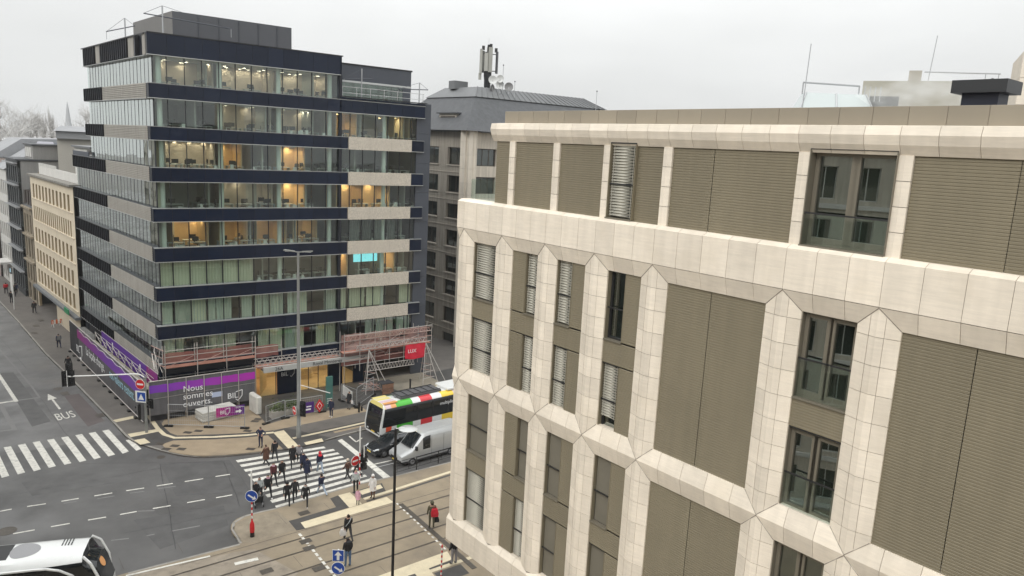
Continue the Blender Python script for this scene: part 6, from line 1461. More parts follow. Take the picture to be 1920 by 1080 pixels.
# ================================================================== VEHICLES
m_vw = mat('vehicle_white', (.72, .73, .72), .3, coat=.4, var=.04, scale=1.5)
m_vglass = mat('vehicle_dark_glass', (.008, .010, .012), .06, spec=.6)
m_vws = glass('windscreen_glass', (.35, .42, .40), .02, 1.5, floor_=.06)
m_tyre = mat('tyre_rubber', (.015, .015, .016), .8); m_rim = mat('wheel_rim', (.3, .3, .31), .35, .7)
m_carp = mat('car_paint_charcoal', (.022, .024, .028), .22, .3, coat=.6); m_headl = mat('headlamp_glass', (.55, .57, .58), .15)
m_vgrey = mat('vehicle_grey_plastic', (.09, .09, .095), .6); m_trim = mat('vehicle_black_trim', (.012, .012, .013), .5)
COLS = {k: mat('livery_' + k, c, .35, coat=.3) for k, c in dict(yellow=(.72, .62, .22), pink=(.66, .5, .55), orange=(.72, .34, .12), green=(.06, .42, .03), red=(.6, .03, .04), gold=(.78, .55, .05), blue=(.05, .32, .62), navy=(.02, .03, .16), teal=(.15, .5, .6), vermilion=(.72, .09, .03)).items()}
def wheel(parent, x, y, r, w=.24, side=1):
    o = MB().lathe([(r * .6, -w / 2), (r * .95, -w / 2), (r, -w * .3), (r, w * .3), (r * .95, w / 2), (r * .6, w / 2)], n=20).build('wheel', m_tyre, parent, (x, y, r), smooth=True); o.rotation_euler = (pi / 2, 0, 0)
    MB().lathe([(r * .12, -.03), (r * .55, -.05), (r * .62, .0), (r * .55, .02), (r * .1, .03)], n=16).build('rim', m_rim, o, (0, 0, -w * .36 * side), smooth=True)
    return o
def bus_section(x, W=1.26, H=3.05, zb=.3, s=1.0, xr=0.0, belt=1.16, head=2.45):
    pts = [(W * .95, zb), (W * .99, zb + .15), (W, belt), (W, head), (W * .955, head + .27), (W * .81, H - .1), (W * .55, H)]
    pts = pts + [(-y, z) for y, z in reversed(pts)]
    return [(x - xr * max(0, (z - belt) / (H - belt)) ** 1.4, y * s, z) for y, z in pts]
def vloft(name, rings, matf, mats, parent, front=None, rear=None):
    """lofted body; matf(ring, side index) picks the printed colour or glass"""
    b = MB(); n = len(rings[0]); b.v = [tuple(p) for r in rings for p in r]
    for j in range(len(rings) - 1):
        for i in range(n):
            b.f.append((j * n + i, j * n + (i + 1) % n, (j + 1) * n + (i + 1) % n, (j + 1) * n + i)); b.m.append(matf(j, i))
    for base, fn in ((0, front), ((len(rings) - 1) * n, rear)):
        for k in range(n // 2 - 1):
            b.f.append((base + k, base + k + 1, base + n - 2 - k, base + n - 1 - k)); b.m.append(fn(k) if fn else 0)
    return b.build(name, mats, parent, smooth=True)
# --- articulated city bus with coloured blocks
BH = 228.0
bc = G(714, 824, .25); fwd = hdg(BH); rzb = atan2(fwd.y, fwd.x); lft = Vector((-fwd.y, fwd.x, 0))
bo = bc - lft * 1.26; bo.z = 0
bus = thing('city_bus', 'white city bus with coloured blocks waiting beside the garage ramp', 'bus', bo, rzb)
blocks = [('white', .35), ('vermilion', .55), ('white', .5), ('green', 1.6), ('white', .8), ('red', 1.2), ('white', 1.0), ('gold', 1.3), ('orange', .35), ('white', .2), ('blue', 2.0), ('white', .5), ('navy', 1.1), ('pink', 1.4), ('white', .8), ('teal', 1.6), ('green', 1.4), ('white', 1.2)]
top_c = ['yellow', 'pink', 'orange', 'green', 'white', 'red', 'white', 'gold', 'pink', 'white', 'blue', 'white', 'navy', 'pink', 'white', 'red', 'green', 'white']
BM = [m_vw, m_vglass, m_trim] + list(COLS.values()); BI = {'white': 0, 'glass': 1, 'black': 2, **{k: i + 3 for i, k in enumerate(COLS)}}
rings = [bus_section(0, s=.93, xr=.42, zb=.36), bus_section(-.12, s=.99, xr=.34)]; x = -.12; segc = [('white', 'white')]
for (c_, L_), t_ in zip(blocks, top_c):
    x -= L_; rings.append(bus_section(x)); segc.append((c_, t_))
def bmat(j, i):
    low, topc = segc[j]
    if i == 1: return BI[low]
    if i == 0: return BI[low] if low != 'white' else 0
    if i in (2, 3) or i in (9, 10): return BI['glass'] if j else BI['white']
    if i in (4, 5, 7, 8): return BI[topc]
    return 0
vloft('body', rings, bmat, BM, bus, front=lambda k: [0, BI['black'], BI['glass'], BI['glass'], BI['yellow'], BI['yellow']][min(k, 5)])
for pts in ([rings[0][i] for i in range(1, 6)], [rings[0][13 - i] for i in range(1, 6)]):
    b = MB(); b.path([Vector(p) + Vector((.015, 0, 0)) for p in pts], .055, 6); b.build('windscreen_frame', m_vw, bus, smooth=True)
for y, c_ in ((.78, 'orange'), (.28, 'pink'), (-.3, 'yellow'), (-.85, 'yellow')): box_obj('roof_stripe', 1.3, .42, .012, COLS[c_], bus, (-1.75, y - .2, 3.052))
for xx in (-2.7, -8.6, -14.8): wheel(bus, xx, 1.14, .46, .26, 1); wheel(bus, xx, -1.14, .46, .26, -1)
text_obj('livery_lettering', 'multiplicity', .42, m_letter, bus, (-5.9, 1.275, 2.05), pi, .006)
box_obj('roof_battery', 4.2, 1.5, .2, m_vgrey, bus, (-6.4, -.8, 3.06), 0, .03); box_obj('roof_cover', 6.5, 1.9, .24, m_vw, bus, (-13.4, -.95, 3.06), 0, .05)
for k in range(6): tube_obj('roof_rail', (-2.3 - k * .7, -.75, 3.3), (-2.3 - k * .7, .7, 3.3), .03, m_trim, bus)
for y in (-.7, .65): tube_obj('roof_rail', (-6.3, y, 3.32), (-2.2, y, 3.32), .035, m_trim, bus)
for k in range(7): box_obj('roof_box', .3, .3, .14, m_vgrey if k % 2 else m_rim, bus, (-2.4 - k * .5, random.uniform(-.6, .4), 3.06))
for y in (1.3, -1.3): tube_obj('mirror_arm', (.0, y * .9, 2.6), (.25, y * 1.08, 2.4), .03, m_trim, bus); box_obj('mirror', .12, .2, .42, m_trim, bus, (.2, y * 1.08 - .1, 1.95), 0, .03)
box_obj('wiper', .02, .9, .03, m_trim, bus, (.02, -.6, 1.15)); box_obj('number_plate', .02, .5, .12, COLS['gold'], bus, (-.0, -.25, .52)); 
for y in (.75, -.95): box_obj('headlamp', .06, .25, .12, m_headl, bus, (-.03, y, .62), 0, .02)
for xx in (-3.6, -5.2, -6.8, -9.5, -11.4): box_obj('window_joint', .04, .01, 1.42, m_trim, bus, (xx, 1.262, 1.17))
# --- panel van
def sect(x, w, zb, zbelt, zsh, zt, tw):
    p = [(w * .96, zb), (w, zb + .18), (w, zbelt), (w * .985, (zbelt + zsh) / 2), (w * .95, zsh), (tw, zt - .04), (tw * .6, zt)]
    return [(x, y, z) for y, z in p] + [(x, -y, z) for y, z in reversed(p)]
vc = G(752, 873, .25); vf = hdg(228.5); vl = Vector((-vf.y, vf.x, 0)); vo = vc - vl * .98; vo.z = 0
van = thing('panel_van', 'silver white high-roof panel van waiting at the stop line', 'van', vo, atan2(vf.y, vf.x)); van.scale = (1, 1, .9)
VR = [sect(0, .78, .42, .62, .72, .82, .6), sect(-.1, .92, .3, .75, .9, 1.0, .7), sect(-.95, 1.0, .28, 1.05, 1.2, 1.32, .78), sect(-1.12, 1.0, .28, 1.12, 1.32, 1.45, .8), sect(-1.95, 1.0, .28, 1.2, 2.2, 2.45, .74), sect(-2.2, 1.0, .28, 1.2, 2.3, 2.55, .8), sect(-2.65, 1.0, .28, 1.2, 2.35, 2.6, .82), sect(-5.7, 1.0, .28, 1.2, 2.35, 2.62, .82), sect(-5.9, .96, .34, 1.2, 2.3, 2.55, .78)]
VM = [mat('van_silver_white', (.47, .48, .48), .28, .3, coat=.5, var=.03, scale=1.5), m_vglass, m_trim]
def vmat(j, i):
    if j == 3 and i in (5, 6, 7): return 1                       # windscreen
    if j == 3 and i in (3, 4, 8, 9): return 0
    if j in (4, 5) and i in (2, 3, 9, 10): return 1              # cab side windows
    if i in (0, 12): return 2
    return 0
vloft('body', VR, vmat, VM, van, front=lambda k: 2 if k in (0, 1) else 0)
for xx in (-1.0, -4.6): wheel(van, xx, .9, .35, .22, 1); wheel(van, xx, -.9, .35, .22, -1)
for s_ in (1, -1):
    b = MB(); b.loft([[(-.02, s_ * .5, .72), (-.02, s_ * .72, .70), (-.06, s_ * .75, .86), (-.05, s_ * .5, .84)], [(-.45, s_ * .8, .95), (-.4, s_ * .93, .88), (-.45, s_ * .95, 1.02), (-.5, s_ * .82, 1.06)]]); b.build('headlamp', m_headl, van)
    box_obj('mirror', .16, .24, .36, m_trim, van, (-1.35, s_ * 1.12 - .12, 1.32), 0, .03); box_obj('side_rub_strip', 4.2, .02, .1, m_trim, van, (-5.6, s_ * 1.0 - .01, .62))
box_obj('grille', .03, .9, .2, m_trim, van, (-.0, -.45, .58), 0, .01); box_obj('scuttle', .12, 1.3, .02, m_trim, van, (-1.1, -.65, 1.455)); box_obj('number_plate', .02, .5, .11, COLS['gold'], van, (.0, -.25, .42))
for xx in (-2.75, -3.9): box_obj('panel_groove', .015, .01, 1.7, m_vgrey, van, (xx, .998, .5))
for z in (1.28, 2.22): box_obj('side_crease', 3.0, .012, .025, VM[0], van, (-5.65, .992 if z < 2 else .965, z))
tube_obj('roof_channel', (-5.6, .55, 2.63), (-2.6, .55, 2.62), .02, VM[0], van); tube_obj('roof_channel', (-5.6, -.55, 2.63), (-2.6, -.55, 2.62), .02, VM[0], van)
# --- dark car
cc = G(702, 858, .2); cf = hdg(228.0); cl = Vector((-cf.y, cf.x, 0)); co = cc - cl * .82; co.z = 0
car = thing('dark_car', 'charcoal estate car between the bus and the white van', 'car', co, atan2(cf.y, cf.x))
CRr = [sect(0, .66, .36, .5, .56, .62, .5), sect(-.12, .8, .24, .58, .66, .72, .6), sect(-.9, .9, .22, .72, .82, .9, .66), sect(-1.25, .91, .22, .76, .9, .96, .66), sect(-2.05, .91, .22, .84, 1.25, 1.42, .56), sect(-2.6, .91, .22, .86, 1.32, 1.5, .58), sect(-3.9, .9, .24, .88, 1.3, 1.47, .56), sect(-4.5, .84, .3, .88, 1.0, 1.1, .56), sect(-4.65, .76, .36, .8, .9, .95, .5)]
def cmat(j, i):
    if j == 3 and i in (5, 6, 7): return 1
    if j == 6 and i in (5, 6, 7): return 1
    if j in (4, 5) and i in (2, 3, 9, 10): return 1
    return 0
vloft('body', CRr, cmat, [m_carp, m_vglass, m_trim], car, front=lambda k: 2 if k == 1 else 0)
for xx in (-.85, -3.6): wheel(car, xx, .82, .32, .2, 1); wheel(car, xx, -.82, .32, .2, -1)
for s_ in (1, -1):
    b = MB(); b.loft([[(-.04, s_ * .42, .58), (-.06, s_ * .68, .56), (-.08, s_ * .7, .66), (-.06, s_ * .45, .66)], [(-.4, s_ * .7, .7), (-.36, s_ * .83, .66), (-.4, s_ * .84, .76), (-.42, s_ * .72, .78)]]); b.build('headlamp', m_headl, car)
    box_obj('mirror', .12, .2, .14, m_carp, car, (-1.75, s_ * 1.0 - .1, .92), 0, .03); tube_obj('roof_bar', (-2.3, s_ * .52, 1.5), (-3.8, s_ * .5, 1.48), .022, m_alu, car); tube_obj('window_trim', (-1.35, s_ * .89, .93), (-4.0, s_ * .9, .96), .014, m_alu, car)
box_obj('number_plate', .02, .5, .11, COLS['gold'], car, (.0, -.25, .42)); box_obj('grille', .02, .6, .1, m_alu, car, (-.02, -.3, .56))
# --- white articulated vehicle cut by the lower left corner
ZR = 3.1
pA, pB = G(181, 1003, ZR), G(0, 1021, ZR); tdv = (pA - pB); tdv.z = 0; tdv.normalize()
tl = Vector((-tdv.y, tdv.x, 0)); to_ = pA - tl * 1.05 + tdv * .75; to_.z = 0
tv = thing('white_tram_bus', 'white streamlined articulated bus entering at the lower left corner', 'bus', to_, atan2(tdv.y, tdv.x))
TRr = [bus_section(.05, W=1.1, H=2.5, zb=.4, s=.9, xr=.5, belt=1.0, head=2.1), bus_section(-.1, W=1.22, H=2.7, zb=.33, s=.97, xr=.8, belt=1.0, head=2.2), bus_section(-.75, W=1.26, H=ZR, s=1, xr=.25, head=2.6), bus_section(-2.2, W=1.27, H=ZR + .05, head=2.55)] + [bus_section(-2.2 - k * 1.3, W=1.27, H=ZR + .05 - .05 * (k > 3), head=2.5) for k in range(1, 11)]
def tmat(j, i):
    if j == 0 and (2 <= i <= 10): return 1
    if j == 1 and (4 <= i <= 8): return 1
    if i in (2, 9, 10, 3) and j > 0: return 1
    return 0
vloft('body', TRr, tmat, [m_vw, m_vglass], tv, front=lambda k: 0 if k < 2 else 1)
for s_ in (1, -1):
    b = MB(); b.path([Vector((-.12, s_ * 1.1, .9)), Vector((-.25, s_ * 1.22, 1.9)), Vector((-.6, s_ * 1.2, 2.75)), Vector((-.95, s_ * 1.05, ZR - .02))], .07, 6); b.build('windscreen_frame', m_vw, tv, smooth=True)
    b = MB(); pts = [Vector((-.85 - k * .55, s_ * 1.285, 2.75 - .0 * k if k < 4 else 2.78)) for k in range(12)]; pts[0].z = 1.4; pts[1].z = 2.25; pts[2].z = 2.6; b.path(pts, .06, 5); b.build('window_arch', m_vw, tv, smooth=True)
    for xx in (-2.9, -8.8): wheel(tv, xx, s_ * 1.12, .46, .26, s_)
for r in range(2):
    for k in range(4): box_obj('roof_vent', .05, .3, .02, m_trim, tv, (-1.75 - k * .14, .18 + r * .36, ZR + .045))
b = MB(); b.prism([(-3.9 + .85 * cos(2 * pi * i / 24) * (1 if cos(2 * pi * i / 24) > 0 else .55), .05 + .72 * sin(2 * pi * i / 24)) for i in range(24)], ZR + .03, ZR + .065); b.build('roof_hatch', mat('hatch_grey', (.28, .28, .29), .5), tv)
box_obj('roof_recess', .75, 1.5, .02, m_trim, tv, (-5.1, -.7, ZR + .04))
for k in range(7): box_obj('roof_panel', 1.28, 1.6, .05, mat('solar_cover', (.46, .45, .40), .5, rnd=.1), tv, (-6.6 - k * 1.3, -.75, ZR - .02)); 
for k in range(14): box_obj('roof_clip', .18, .12, .06, m_vgrey, tv, (-6.2 - (k // 2) * 1.3, -.7 + (k % 2) * .35, ZR + .03))
MB().lathe([(.28, 0), (.28, .02)], n=16).build('orange_disc', COLS['orange'], tv, (-.32, -.05, 2.2)).rotation_euler = (0, RAD(62), 0)  # flat orange disc set on the windscreen slope
# ================================================================== PEOPLE
def pose_joints(kind):
    """joint positions of a 1.75 m figure facing +y"""
    J = {'pelvis': (0, 0, .95), 'spine': (0, .01, 1.13), 'chest': (0, .0, 1.33), 'neck': (0, .005, 1.48), 'head': (0, .025, 1.6), 'crown': (0, .015, 1.70)}
    sw = {'walk': .42, 'walk2': -.42, 'stride': .6, 'stand': .03, 'hips': .0, 'sit': 0}.get(kind, 0)
    for s, sg_ in (('l', 1), ('r', -1)):
        a = sw * sg_
        J['hip' + s] = (-.1 * sg_, 0, .9)
        kx, ky, kz = -.11 * sg_, .43 * sin(a), .9 - .43 * cos(a)
        b_ = a - (.5 if a < -.1 else .1 * abs(a)); ax, ay, az = -.11 * sg_, ky + .42 * sin(b_), kz - .42 * cos(b_)
        J['knee' + s] = (kx, ky, kz); J['ankle' + s] = (ax, ay, max(.07, az)); J['toe' + s] = (ax - .02 * sg_, ay + .17, max(.035, az - .06 + (.0 if a > -.1 else -.02)))
        J['sho' + s] = (-.185 * sg_, 0, 1.41)
        if kind == 'hips':
            J['elb' + s] = (-.40 * sg_, -.06, 1.2); J['wri' + s] = (-.2 * sg_, .04, 1.02); J['han' + s] = (-.17 * sg_, .1, .99)
        else:
            c = -a * .8 + .05; J['elb' + s] = (-.235 * sg_, .28 * sin(c), 1.41 - .28 * cos(c)); e_ = c + .35
            ex, ey, ez = J['elb' + s]; J['wri' + s] = (-.245 * sg_, ey + .25 * sin(e_), ez - .25 * cos(e_)); J['han' + s] = (-.24 * sg_, ey + .33 * sin(e_), ez - .33 * cos(e_))
    lowest = min(J['toel'][2], J['toer'][2], J['anklel'][2] - .05, J['ankler'][2] - .05) - .03
    return {k: Vector((v[0], v[1], v[2] - lowest)) for k, v in J.items()}
BONES = [('pelvis', 'spine', 1), ('spine', 'chest', 1), ('chest', 'neck', 1), ('neck', 'head', 2), ('head', 'crown', 3)]
for s in 'lr': BONES += [('pelvis', 'hip' + s, 0), ('hip' + s, 'knee' + s, 0), ('knee' + s, 'ankle' + s, 0), ('ankle' + s, 'toe' + s, 4), ('chest', 'sho' + s, 1), ('sho' + s, 'elb' + s, 1), ('elb' + s, 'wri' + s, 1), ('wri' + s, 'han' + s, 2)]
RADI = {'pelvis': (.165, .125), 'spine': (.155, .115), 'chest': (.18, .125), 'neck': (.058, .058), 'head': (.088, .1), 'crown': (.065, .075)}
for s in 'lr': RADI.update({'hip' + s: (.095, .1), 'knee' + s: (.066, .066), 'ankle' + s: (.05, .05), 'toe' + s: (.045, .035), 'sho' + s: (.075, .075), 'elb' + s: (.055, .055), 'wri' + s: (.04, .04), 'han' + s: (.038, .028)})
_bodies = {}
def body_mesh(kind):
    if kind in _bodies: return _bodies[kind]
    J = pose_joints(kind); names = list(J); me = bpy.data.meshes.new('body')
    me.from_pydata([J[n] for n in names], [(names.index(a), names.index(b)) for a, b, _ in BONES], [])
    o = bpy.data.objects.new('body', me); COL.objects.link(o)
    o.modifiers.new('skin', 'SKIN'); sm = o.modifiers.new('sub', 'SUBSURF'); sm.levels = 1; sm.render_levels = 1
    for i, n in enumerate(names):
        sv = me.skin_vertices[0].data[i]; sv.radius = RADI[n]; sv.use_root = (n == 'pelvis')
    dg = bpy.context.evaluated_depsgraph_get(); r = bpy.data.meshes.new_from_object(o.evaluated_get(dg)); bpy.data.objects.remove(o)
    b = MB(); b.v = [tuple(v.co) for v in r.vertices]; b.f = [tuple(p.vertices) for p in r.polygons]; b.m = []
    segs = [(J[a], J[c], m_) for a, c, m_ in BONES]
    for p in r.polygons:
        c = p.center; best, bm_i = 1e9, 1
        for a, d, m_ in segs:
            ab = d - a; t = max(0, min(1, (c - a).dot(ab) / max(1e-9, ab.length_squared))); ds = (c - (a + ab * t)).length
            if m_ in (2, 3): ds *= .9
            if ds < best: best, bm_i = ds, m_
        hd = J['head']
        if bm_i in (2, 3) and c.z > J['neck'].z + .04: bm_i = 2 if (c.y - hd.y > .035 and c.z < hd.z + .06) else 3
        b.m.append(bm_i)
    # face: nose, eyes, mouth, ears; five fingers on each hand
    h = J['head']; f = h.y + .098
    b.add([(-.014, f - .012, h.z - .012), (.014, f - .012, h.z - .012), (0, f + .024, h.z - .012), (0, f - .004, h.z + .03)], [(0, 1, 2), (0, 2, 3), (1, 3, 2)], 2)
    for s_ in (-1, 1):
        b.add([(s_ * .022, f - .006, h.z + .014), (s_ * .046, f - .02, h.z + .014), (s_ * .046, f - .02, h.z + .027), (s_ * .022, f - .006, h.z + .027)], [(0, 1, 2, 3)], 3)
        b.box(*(sorted((s_ * .085, s_ * .103))), h.y - .03, h.y + .005, h.z - .025, h.z + .03, 2)
    b.add([(-.025, f - .008, h.z - .045), (.025, f - .008, h.z - .045), (.025, f - .008, h.z - .037), (-.025, f - .008, h.z - .037)], [(0, 1, 2, 3)], 4)
    for s in 'lr':
        w, hn = J['wri' + s], J['han' + s]; d = (hn - w).normalized(); sd = Vector((0, 1, 0)) - d * d.y; sd.normalize(); inn = Vector((1 if s == 'l' else -1, 0, 0))
        for k, L in enumerate((.068, .078, .072, .056)):
            p0 = hn + sd * (.026 - k * .018) + d * .01; p1 = p0 + d * L * .55 + inn * .012; b.tube(p0, p1, .009, .008, 5, 2); b.tube(p1, p1 + d * L * .45 + inn * .024, .008, .006, 5, 2)
        p0 = w + d * .03 + sd * .03; b.tube(p0, p0 + d * .035 + sd * .03, .011, .009, 5, 2); b.tube(p0 + d * .035 + sd * .03, p0 + d * .065 + sd * .03 + inn * .012, .009, .007, 5, 2)
    _bodies[kind] = (b, J); return _bodies[kind]
def cl(name, c, r=.85): return mat('cloth_' + name, c, r, var=.15, scale=6)
SKIN = mat('skin', (.42, .26, .19), .6); 
CL = dict(black=cl('black', (.012, .012, .014)), navy=cl('navy', (.015, .02, .05)), dark=cl('dark_grey', (.03, .03, .032)), grey=cl('grey', (.16, .16, .16)), brown=cl('brown', (.10, .045, .028)), jeans=cl('blue_jeans', (.09, .15, .25)), ltjeans=cl('pale_jeans', (.30, .36, .44)), white=cl('white', (.66, .64, .62)), pink=cl('pink', (.62, .36, .44)), red=cl('red', (.5, .015, .03)), olive=cl('olive_camouflage', (.075, .07, .04)), wine=cl('wine_red', (.09, .02, .025)), cream=cl('cream', (.55, .47, .38)), patt=cl('patterned', (.25, .24, .25)), silver=cl('silver_grey', (.4, .43, .43)))
HAIR = dict(dark=mat('hair_dark', (.018, .013, .01), .7), brown=mat('hair_brown', (.05, .03, .018), .7), fair=mat('hair_fair', (.25, .17, .09), .7), grey=mat('hair_grey', (.22, .21, .2), .7))
def person(px, py, head_, top, legs, label, kind='walk', hair='dark', shoes='black', H=1.74, z=0.0, coat=False, hood=None, hat=None, group=None, scarf=None, w=1.0, head_skin=SKIN):
    b, J = body_mesh(kind); p = G(px, py, z); o = thing('person', label, 'person', p, RAD(-head_), group); k = H / 1.745; o.scale = (k * w, k * w, k)
    me = b.mesh('body', [CL[legs], CL[top], head_skin, HAIR[hair], CL[shoes]], smooth=True); link('body', me, o)
    if coat:
        c = J['pelvis']; MB().lathe([(.24, c.z - .36), (.225, c.z - .1), (.19, c.z + .12), (.17, c.z + .3)], n=14).build('coat', CL[top], o, (c.x, c.y * .5, 0), smooth=True)
    if hood:
        c = J['neck']; MB().lathe([(.1, .0), (.15, .04), (.13, .12), (.07, .16)], n=12).build('hood', CL[hood], o, (0, c.y - .07, c.z - .06), smooth=True)
    if hat:
        c = J['head']; MB().lathe([(.108, .03), (.118, .06), (.11, .12), (.06, .17), (.02, .185)], n=12).build('hat', CL[hat], o, (0, c.y - .01, c.z - .01), smooth=True)
    if scarf:
        c = J['neck']; MB().lathe([(.1, -.05), (.12, 0), (.09, .05)], n=12).build('scarf', CL[scarf], o, (0, c.y + .01, c.z), smooth=True)
    return o
def bag_at(o, J, off, size, m, name, label, cat):
    """a bag carried by a person: a thing of its own that hangs at the hand or on the back"""
    R_ = Matrix.Rotation(o.rotation_euler.z, 3, 'Z'); p = Vector(o.location) + R_ @ (Vector(off) * o.scale.z)
    t = thing(name, label, cat, p, o.rotation_euler.z); w, d, h = size
    b = MB(); b.loft([[(-w / 2, -d / 2, 0), (w / 2, -d / 2, 0), (w / 2, d / 2, 0), (-w / 2, d / 2, 0)], [(-w * .56, -d * .6, h * .45), (w * .56, -d * .6, h * .45), (w * .56, d * .6, h * .45), (-w * .56, d * .6, h * .45)], [(-w * .4, -d * .3, h), (w * .4, -d * .3, h), (w * .4, d * .3, h), (-w * .4, d * .3, h)]]); b.build('bag_body', m, t, smooth=True)
    b = MB(); b.path([Vector((-w * .3, 0, h * .95)), Vector((-w * .15, 0, h + .12)), Vector((w * .15, 0, h + .12)), Vector((w * .3, 0, h * .95))], .012, 5); b.build('strap', m, t)
    return t
person(489, 838.5, 190, 'navy', 'navy', 'man in navy with hands on hips standing alone on the corner', 'hips', z=ZP)
person(515.5, 864, 330, 'black', 'dark', 'person in black coat walking off the crossing towards the corner', 'walk', z=0)
person(499, 873, 300, 'brown', 'black', 'woman in long brown coat at the far end of the zebra', 'walk2', coat=True, hair='brown')
person(513, 909, 140, 'wine', 'black', 'person in wine red jacket with pale scarf on the zebra left side', 'walk', scarf='pink')
person(529, 902, 150, 'black', 'black', 'slim person in black with arm out in the middle left of the zebra', 'stride', hair='brown')
person(549, 874, 160, 'black', 'dark', 'person in black coat beside the patterned one on the far zebra', 'walk2', coat=True)
person(561, 872, 165, 'patt', 'dark', 'person in patterned jacket at the far middle of the zebra', 'walk', hair='grey')
person(569, 889, 155, 'navy', 'black', 'person in navy parka just behind the other navy parka', 'walk', hood='navy')
person(576, 899, 155, 'navy', 'black', 'person in long navy parka leading at the middle of the zebra', 'walk2', coat=True, hood='navy')
person(600, 888, 330, 'navy', 'ltjeans', 'person in navy jacket with red hood and pale jeans', 'walk', hood='red', hat='red')
person(603, 929, 320, 'navy', 'ltjeans', 'person in navy jacket and pale jeans hurrying over the last stripe', 'stride')
person(652, 902, 300, 'brown', 'dark', 'person in brown jacket and pale cap near the signal post', 'walk2', hat='cream')
person(669, 895, 310, 'black', 'black', 'person in black half hidden behind the banded signal post', 'walk')
person(539, 948, 160, 'black', 'black', 'left of three people in black stepping off the zebra, in a cap', 'walk', hat='black')
person(553, 941, 160, 'dark', 'black', 'middle of three people in black stepping off the zebra', 'walk2')
person(573, 949, 165, 'black', 'black', 'right of three people in black, with white shoes and pale hood', 'stride', shoes='white', hood='silver')
person(503, 931, 150, 'black', 'black', 'broad person in black with white shoes at the zebra left end', 'stride', shoes='white', scarf='pink', w=1.1)
person(487, 938, 150, 'silver', 'black', 'person in silver grey jacket behind the round blue sign', 'walk')
person(480, 946, 150, 'black', 'dark', 'person in black pushing a stroller behind the round blue sign', 'walk2')
person(667, 924, 170, 'silver', 'black', 'adult in silver jacket standing over the child in pink', 'stand', hair='fair', scarf='pink', z=ZP)
person(671, 946, 180, 'pink', 'dark', 'small child in pink coat at the kerb of the crossing', 'stand', hair='fair', H=1.12, coat=True, hood='pink', z=ZP)
person(699, 934, 200, 'white', 'brown', 'woman in white coat and white hat on the tramway pavement', 'stand', coat=True, hat='white', z=ZP)
p_ = person(653, 1014, 330, 'black', 'dark', 'man in black with diagonal strap carrying a white bag over the tracks', 'walk', H=1.82, z=ZP)
bag_at(p_, None, (-.32, .0, .42), (.34, .16, .42), CL['white'], 'shopping_bag', 'white plastic bag held by the man crossing the tracks', 'bag')
b = MB(); b.path([Vector((.17, -.02, 1.47)), Vector((.0, -.16, 1.27)), Vector((-.2, -.1, 1.0))], .022, 5); b.build('strap', CL['silver'], p_)
person(652, 1063, 320, 'black', 'jeans', 'man in black jacket and blue jeans nearest the camera', 'stand', H=1.84, z=ZP, hood='black', w=1.08)
p_ = person(809, 990, 345, 'olive', 'olive', 'person in olive camouflage clothes beside the drain channel', 'stand', H=1.82, z=ZP, hat='olive', w=1.05)
bag_at(p_, None, (.14, -.18, .86), (.42, .22, .5), CL['red'], 'red_backpack', 'red backpack slung on the person in camouflage', 'backpack'); bag_at(p_, None, (.3, .05, .35), (.3, .14, .34), CL['black'], 'dark_handbag', 'dark bag hanging at the hand of the person in camouflage', 'bag')
person(851, 1058, 320, 'black', 'patt', 'person in black jacket and patterned trousers by the stone building corner', 'stand', H=1.8, z=ZP, w=1.1)
person(621, 782, 200, 'navy', 'navy', 'person in navy with white shoes standing right of the red diamond sign', 'stand', shoes='white', z=ZP)
p_ = person(655, 767, 210, 'black', 'grey', 'person in black coat by the white notice board', 'stand', coat=True, z=ZP); bag_at(p_, None, (-.3, 0, .6), (.22, .1, .3), CL['white'], 'small_white_bag', 'small white bag held beside the notice board', 'bag')
p_ = person(111, 653, 320, 'navy', 'navy', 'person with grey backpack walking away on the left pavement', 'walk', z=ZP); bag_at(p_, None, (0, -.2, 1.0), (.32, .2, .45), CL['grey'], 'grey_backpack', 'grey backpack worn by the walker on the left pavement', 'backpack')
person(129, 698, 320, 'black', 'black', 'person in black walking behind the hanging traffic signals', 'walk2', z=ZP, H=1.8)
person(65, 588, 320, 'black', 'black', 'hunched person in black before the arcade on the left pavement', 'walk', z=ZP, w=1.1)
person(12, 551, 320, 'red', 'dark', 'person in red jacket far down the left pavement', 'walk', z=ZP, w=1.15)
person(22, 568, 320, 'black', 'black', 'person in black beside the bus stop pole', 'stand', z=ZP)
person(27, 556, 140, 'dark', 'black', 'left of two distant people in dark clothes beyond the bus stop', 'walk', z=ZP)
person(31, 553, 140, 'navy', 'black', 'right of two distant people in dark clothes beyond the bus stop', 'walk2', z=ZP, hat='black')
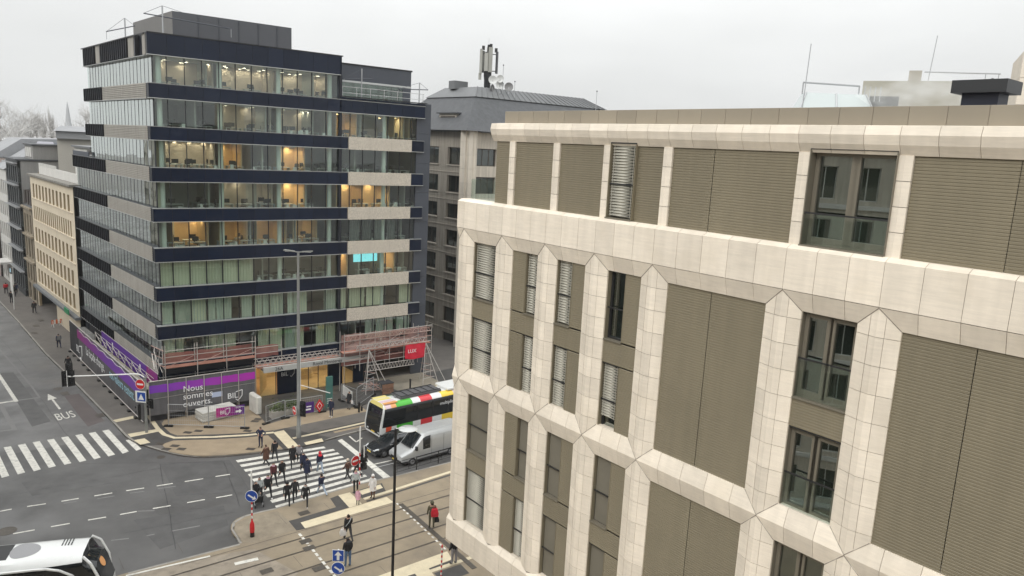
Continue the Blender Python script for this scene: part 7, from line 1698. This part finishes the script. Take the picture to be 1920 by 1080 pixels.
# stroller
c = G(484, 948); o = thing('stroller', 'dark folded stroller pushed behind the round blue sign', 'stroller', c, RAD(30))
b = MB(); b.loft([[(-.25, -.3, .35), (.25, -.3, .35), (.25, .35, .3), (-.25, .35, .3)], [(-.28, -.4, .8), (.28, -.4, .8), (.28, .1, .6), (-.28, .1, .6)]]); b.build('seat_shell', CL['black'], o); tube_obj('handle', (-.25, -.45, 1.0), (.25, -.45, 1.0), .02, m_black, o)
for x in (-.25, .25): tube_obj('frame', (x, -.45, 1.0), (x, .35, .15), .018, m_galv, o); tube_obj('frame', (x, -.35, .15), (x, .1, .6), .018, m_galv, o)
for x in (-.27, .27):
    for y in (-.35, .35): q = MB().lathe([(.1, -.02), (.12, 0), (.1, .02)], n=12).build('wheel', m_black, o, (x, y, .12)); q.rotation_euler = (0, pi / 2, 0)

# ================================================================== HAZE: the winter air of the place
hz_ = MB().box(-720, 720, -270, 920, -1.4, 52).build('haze', bpy.data.materials.new('haze_air'))
hm = hz_.data.materials[0]; hm.use_nodes = True; t = hm.node_tree; t.nodes.clear()
o_ = N(t, 'ShaderNodeOutputMaterial'); v_ = N(t, 'ShaderNodeVolumePrincipled'); v_.inputs['Color'].default_value = (.93, .95, .96, 1); v_.inputs['Density'].default_value = .00022; v_.inputs['Anisotropy'].default_value = .2
t.links.new(v_.outputs[0], o_.inputs['Volume']); stuff(hz_)
CY.volume_bounces = 1

# thin steam drifting over the roofs on the right
sp_ = atd(1715, 178, 58); st = MB(); st.lathe([(.1, -1.3), (1.4, -.9), (2.0, -.2), (1.7, .6), (1.1, 1.3), (.2, 1.8)], n=14)
so = st.build('steam', bpy.data.materials.new('steam_vapour'), None, sp_); so.scale = (2.0, 1.0, 1.0); stuff(so); so['label'] = 'thin white steam drifting before the pale block above the coping'; so['category'] = 'steam'
sm_ = so.data.materials[0]; sm_.use_nodes = True; t = sm_.node_tree; t.nodes.clear()
o_ = N(t, 'ShaderNodeOutputMaterial'); v_ = N(t, 'ShaderNodeVolumePrincipled'); v_.inputs['Color'].default_value = (.96, .97, .97, 1)
g_ = N(t, 'ShaderNodeTexCoord'); n_ = N(t, 'ShaderNodeTexNoise'); n_.inputs['Scale'].default_value = .8; n_.inputs['Detail'].default_value = 4; t.links.new(g_.outputs['Object'], n_.inputs['Vector'])
r_ = N(t, 'ShaderNodeMapRange'); r_.inputs['From Min'].default_value = .45; r_.inputs['From Max'].default_value = .75; r_.inputs['To Min'].default_value = 0; r_.inputs['To Max'].default_value = .55; t.links.new(n_.outputs['Fac'], r_.inputs['Value']); t.links.new(r_.outputs[0], v_.inputs['Density'])
t.links.new(v_.outputs[0], o_.inputs['Volume'])
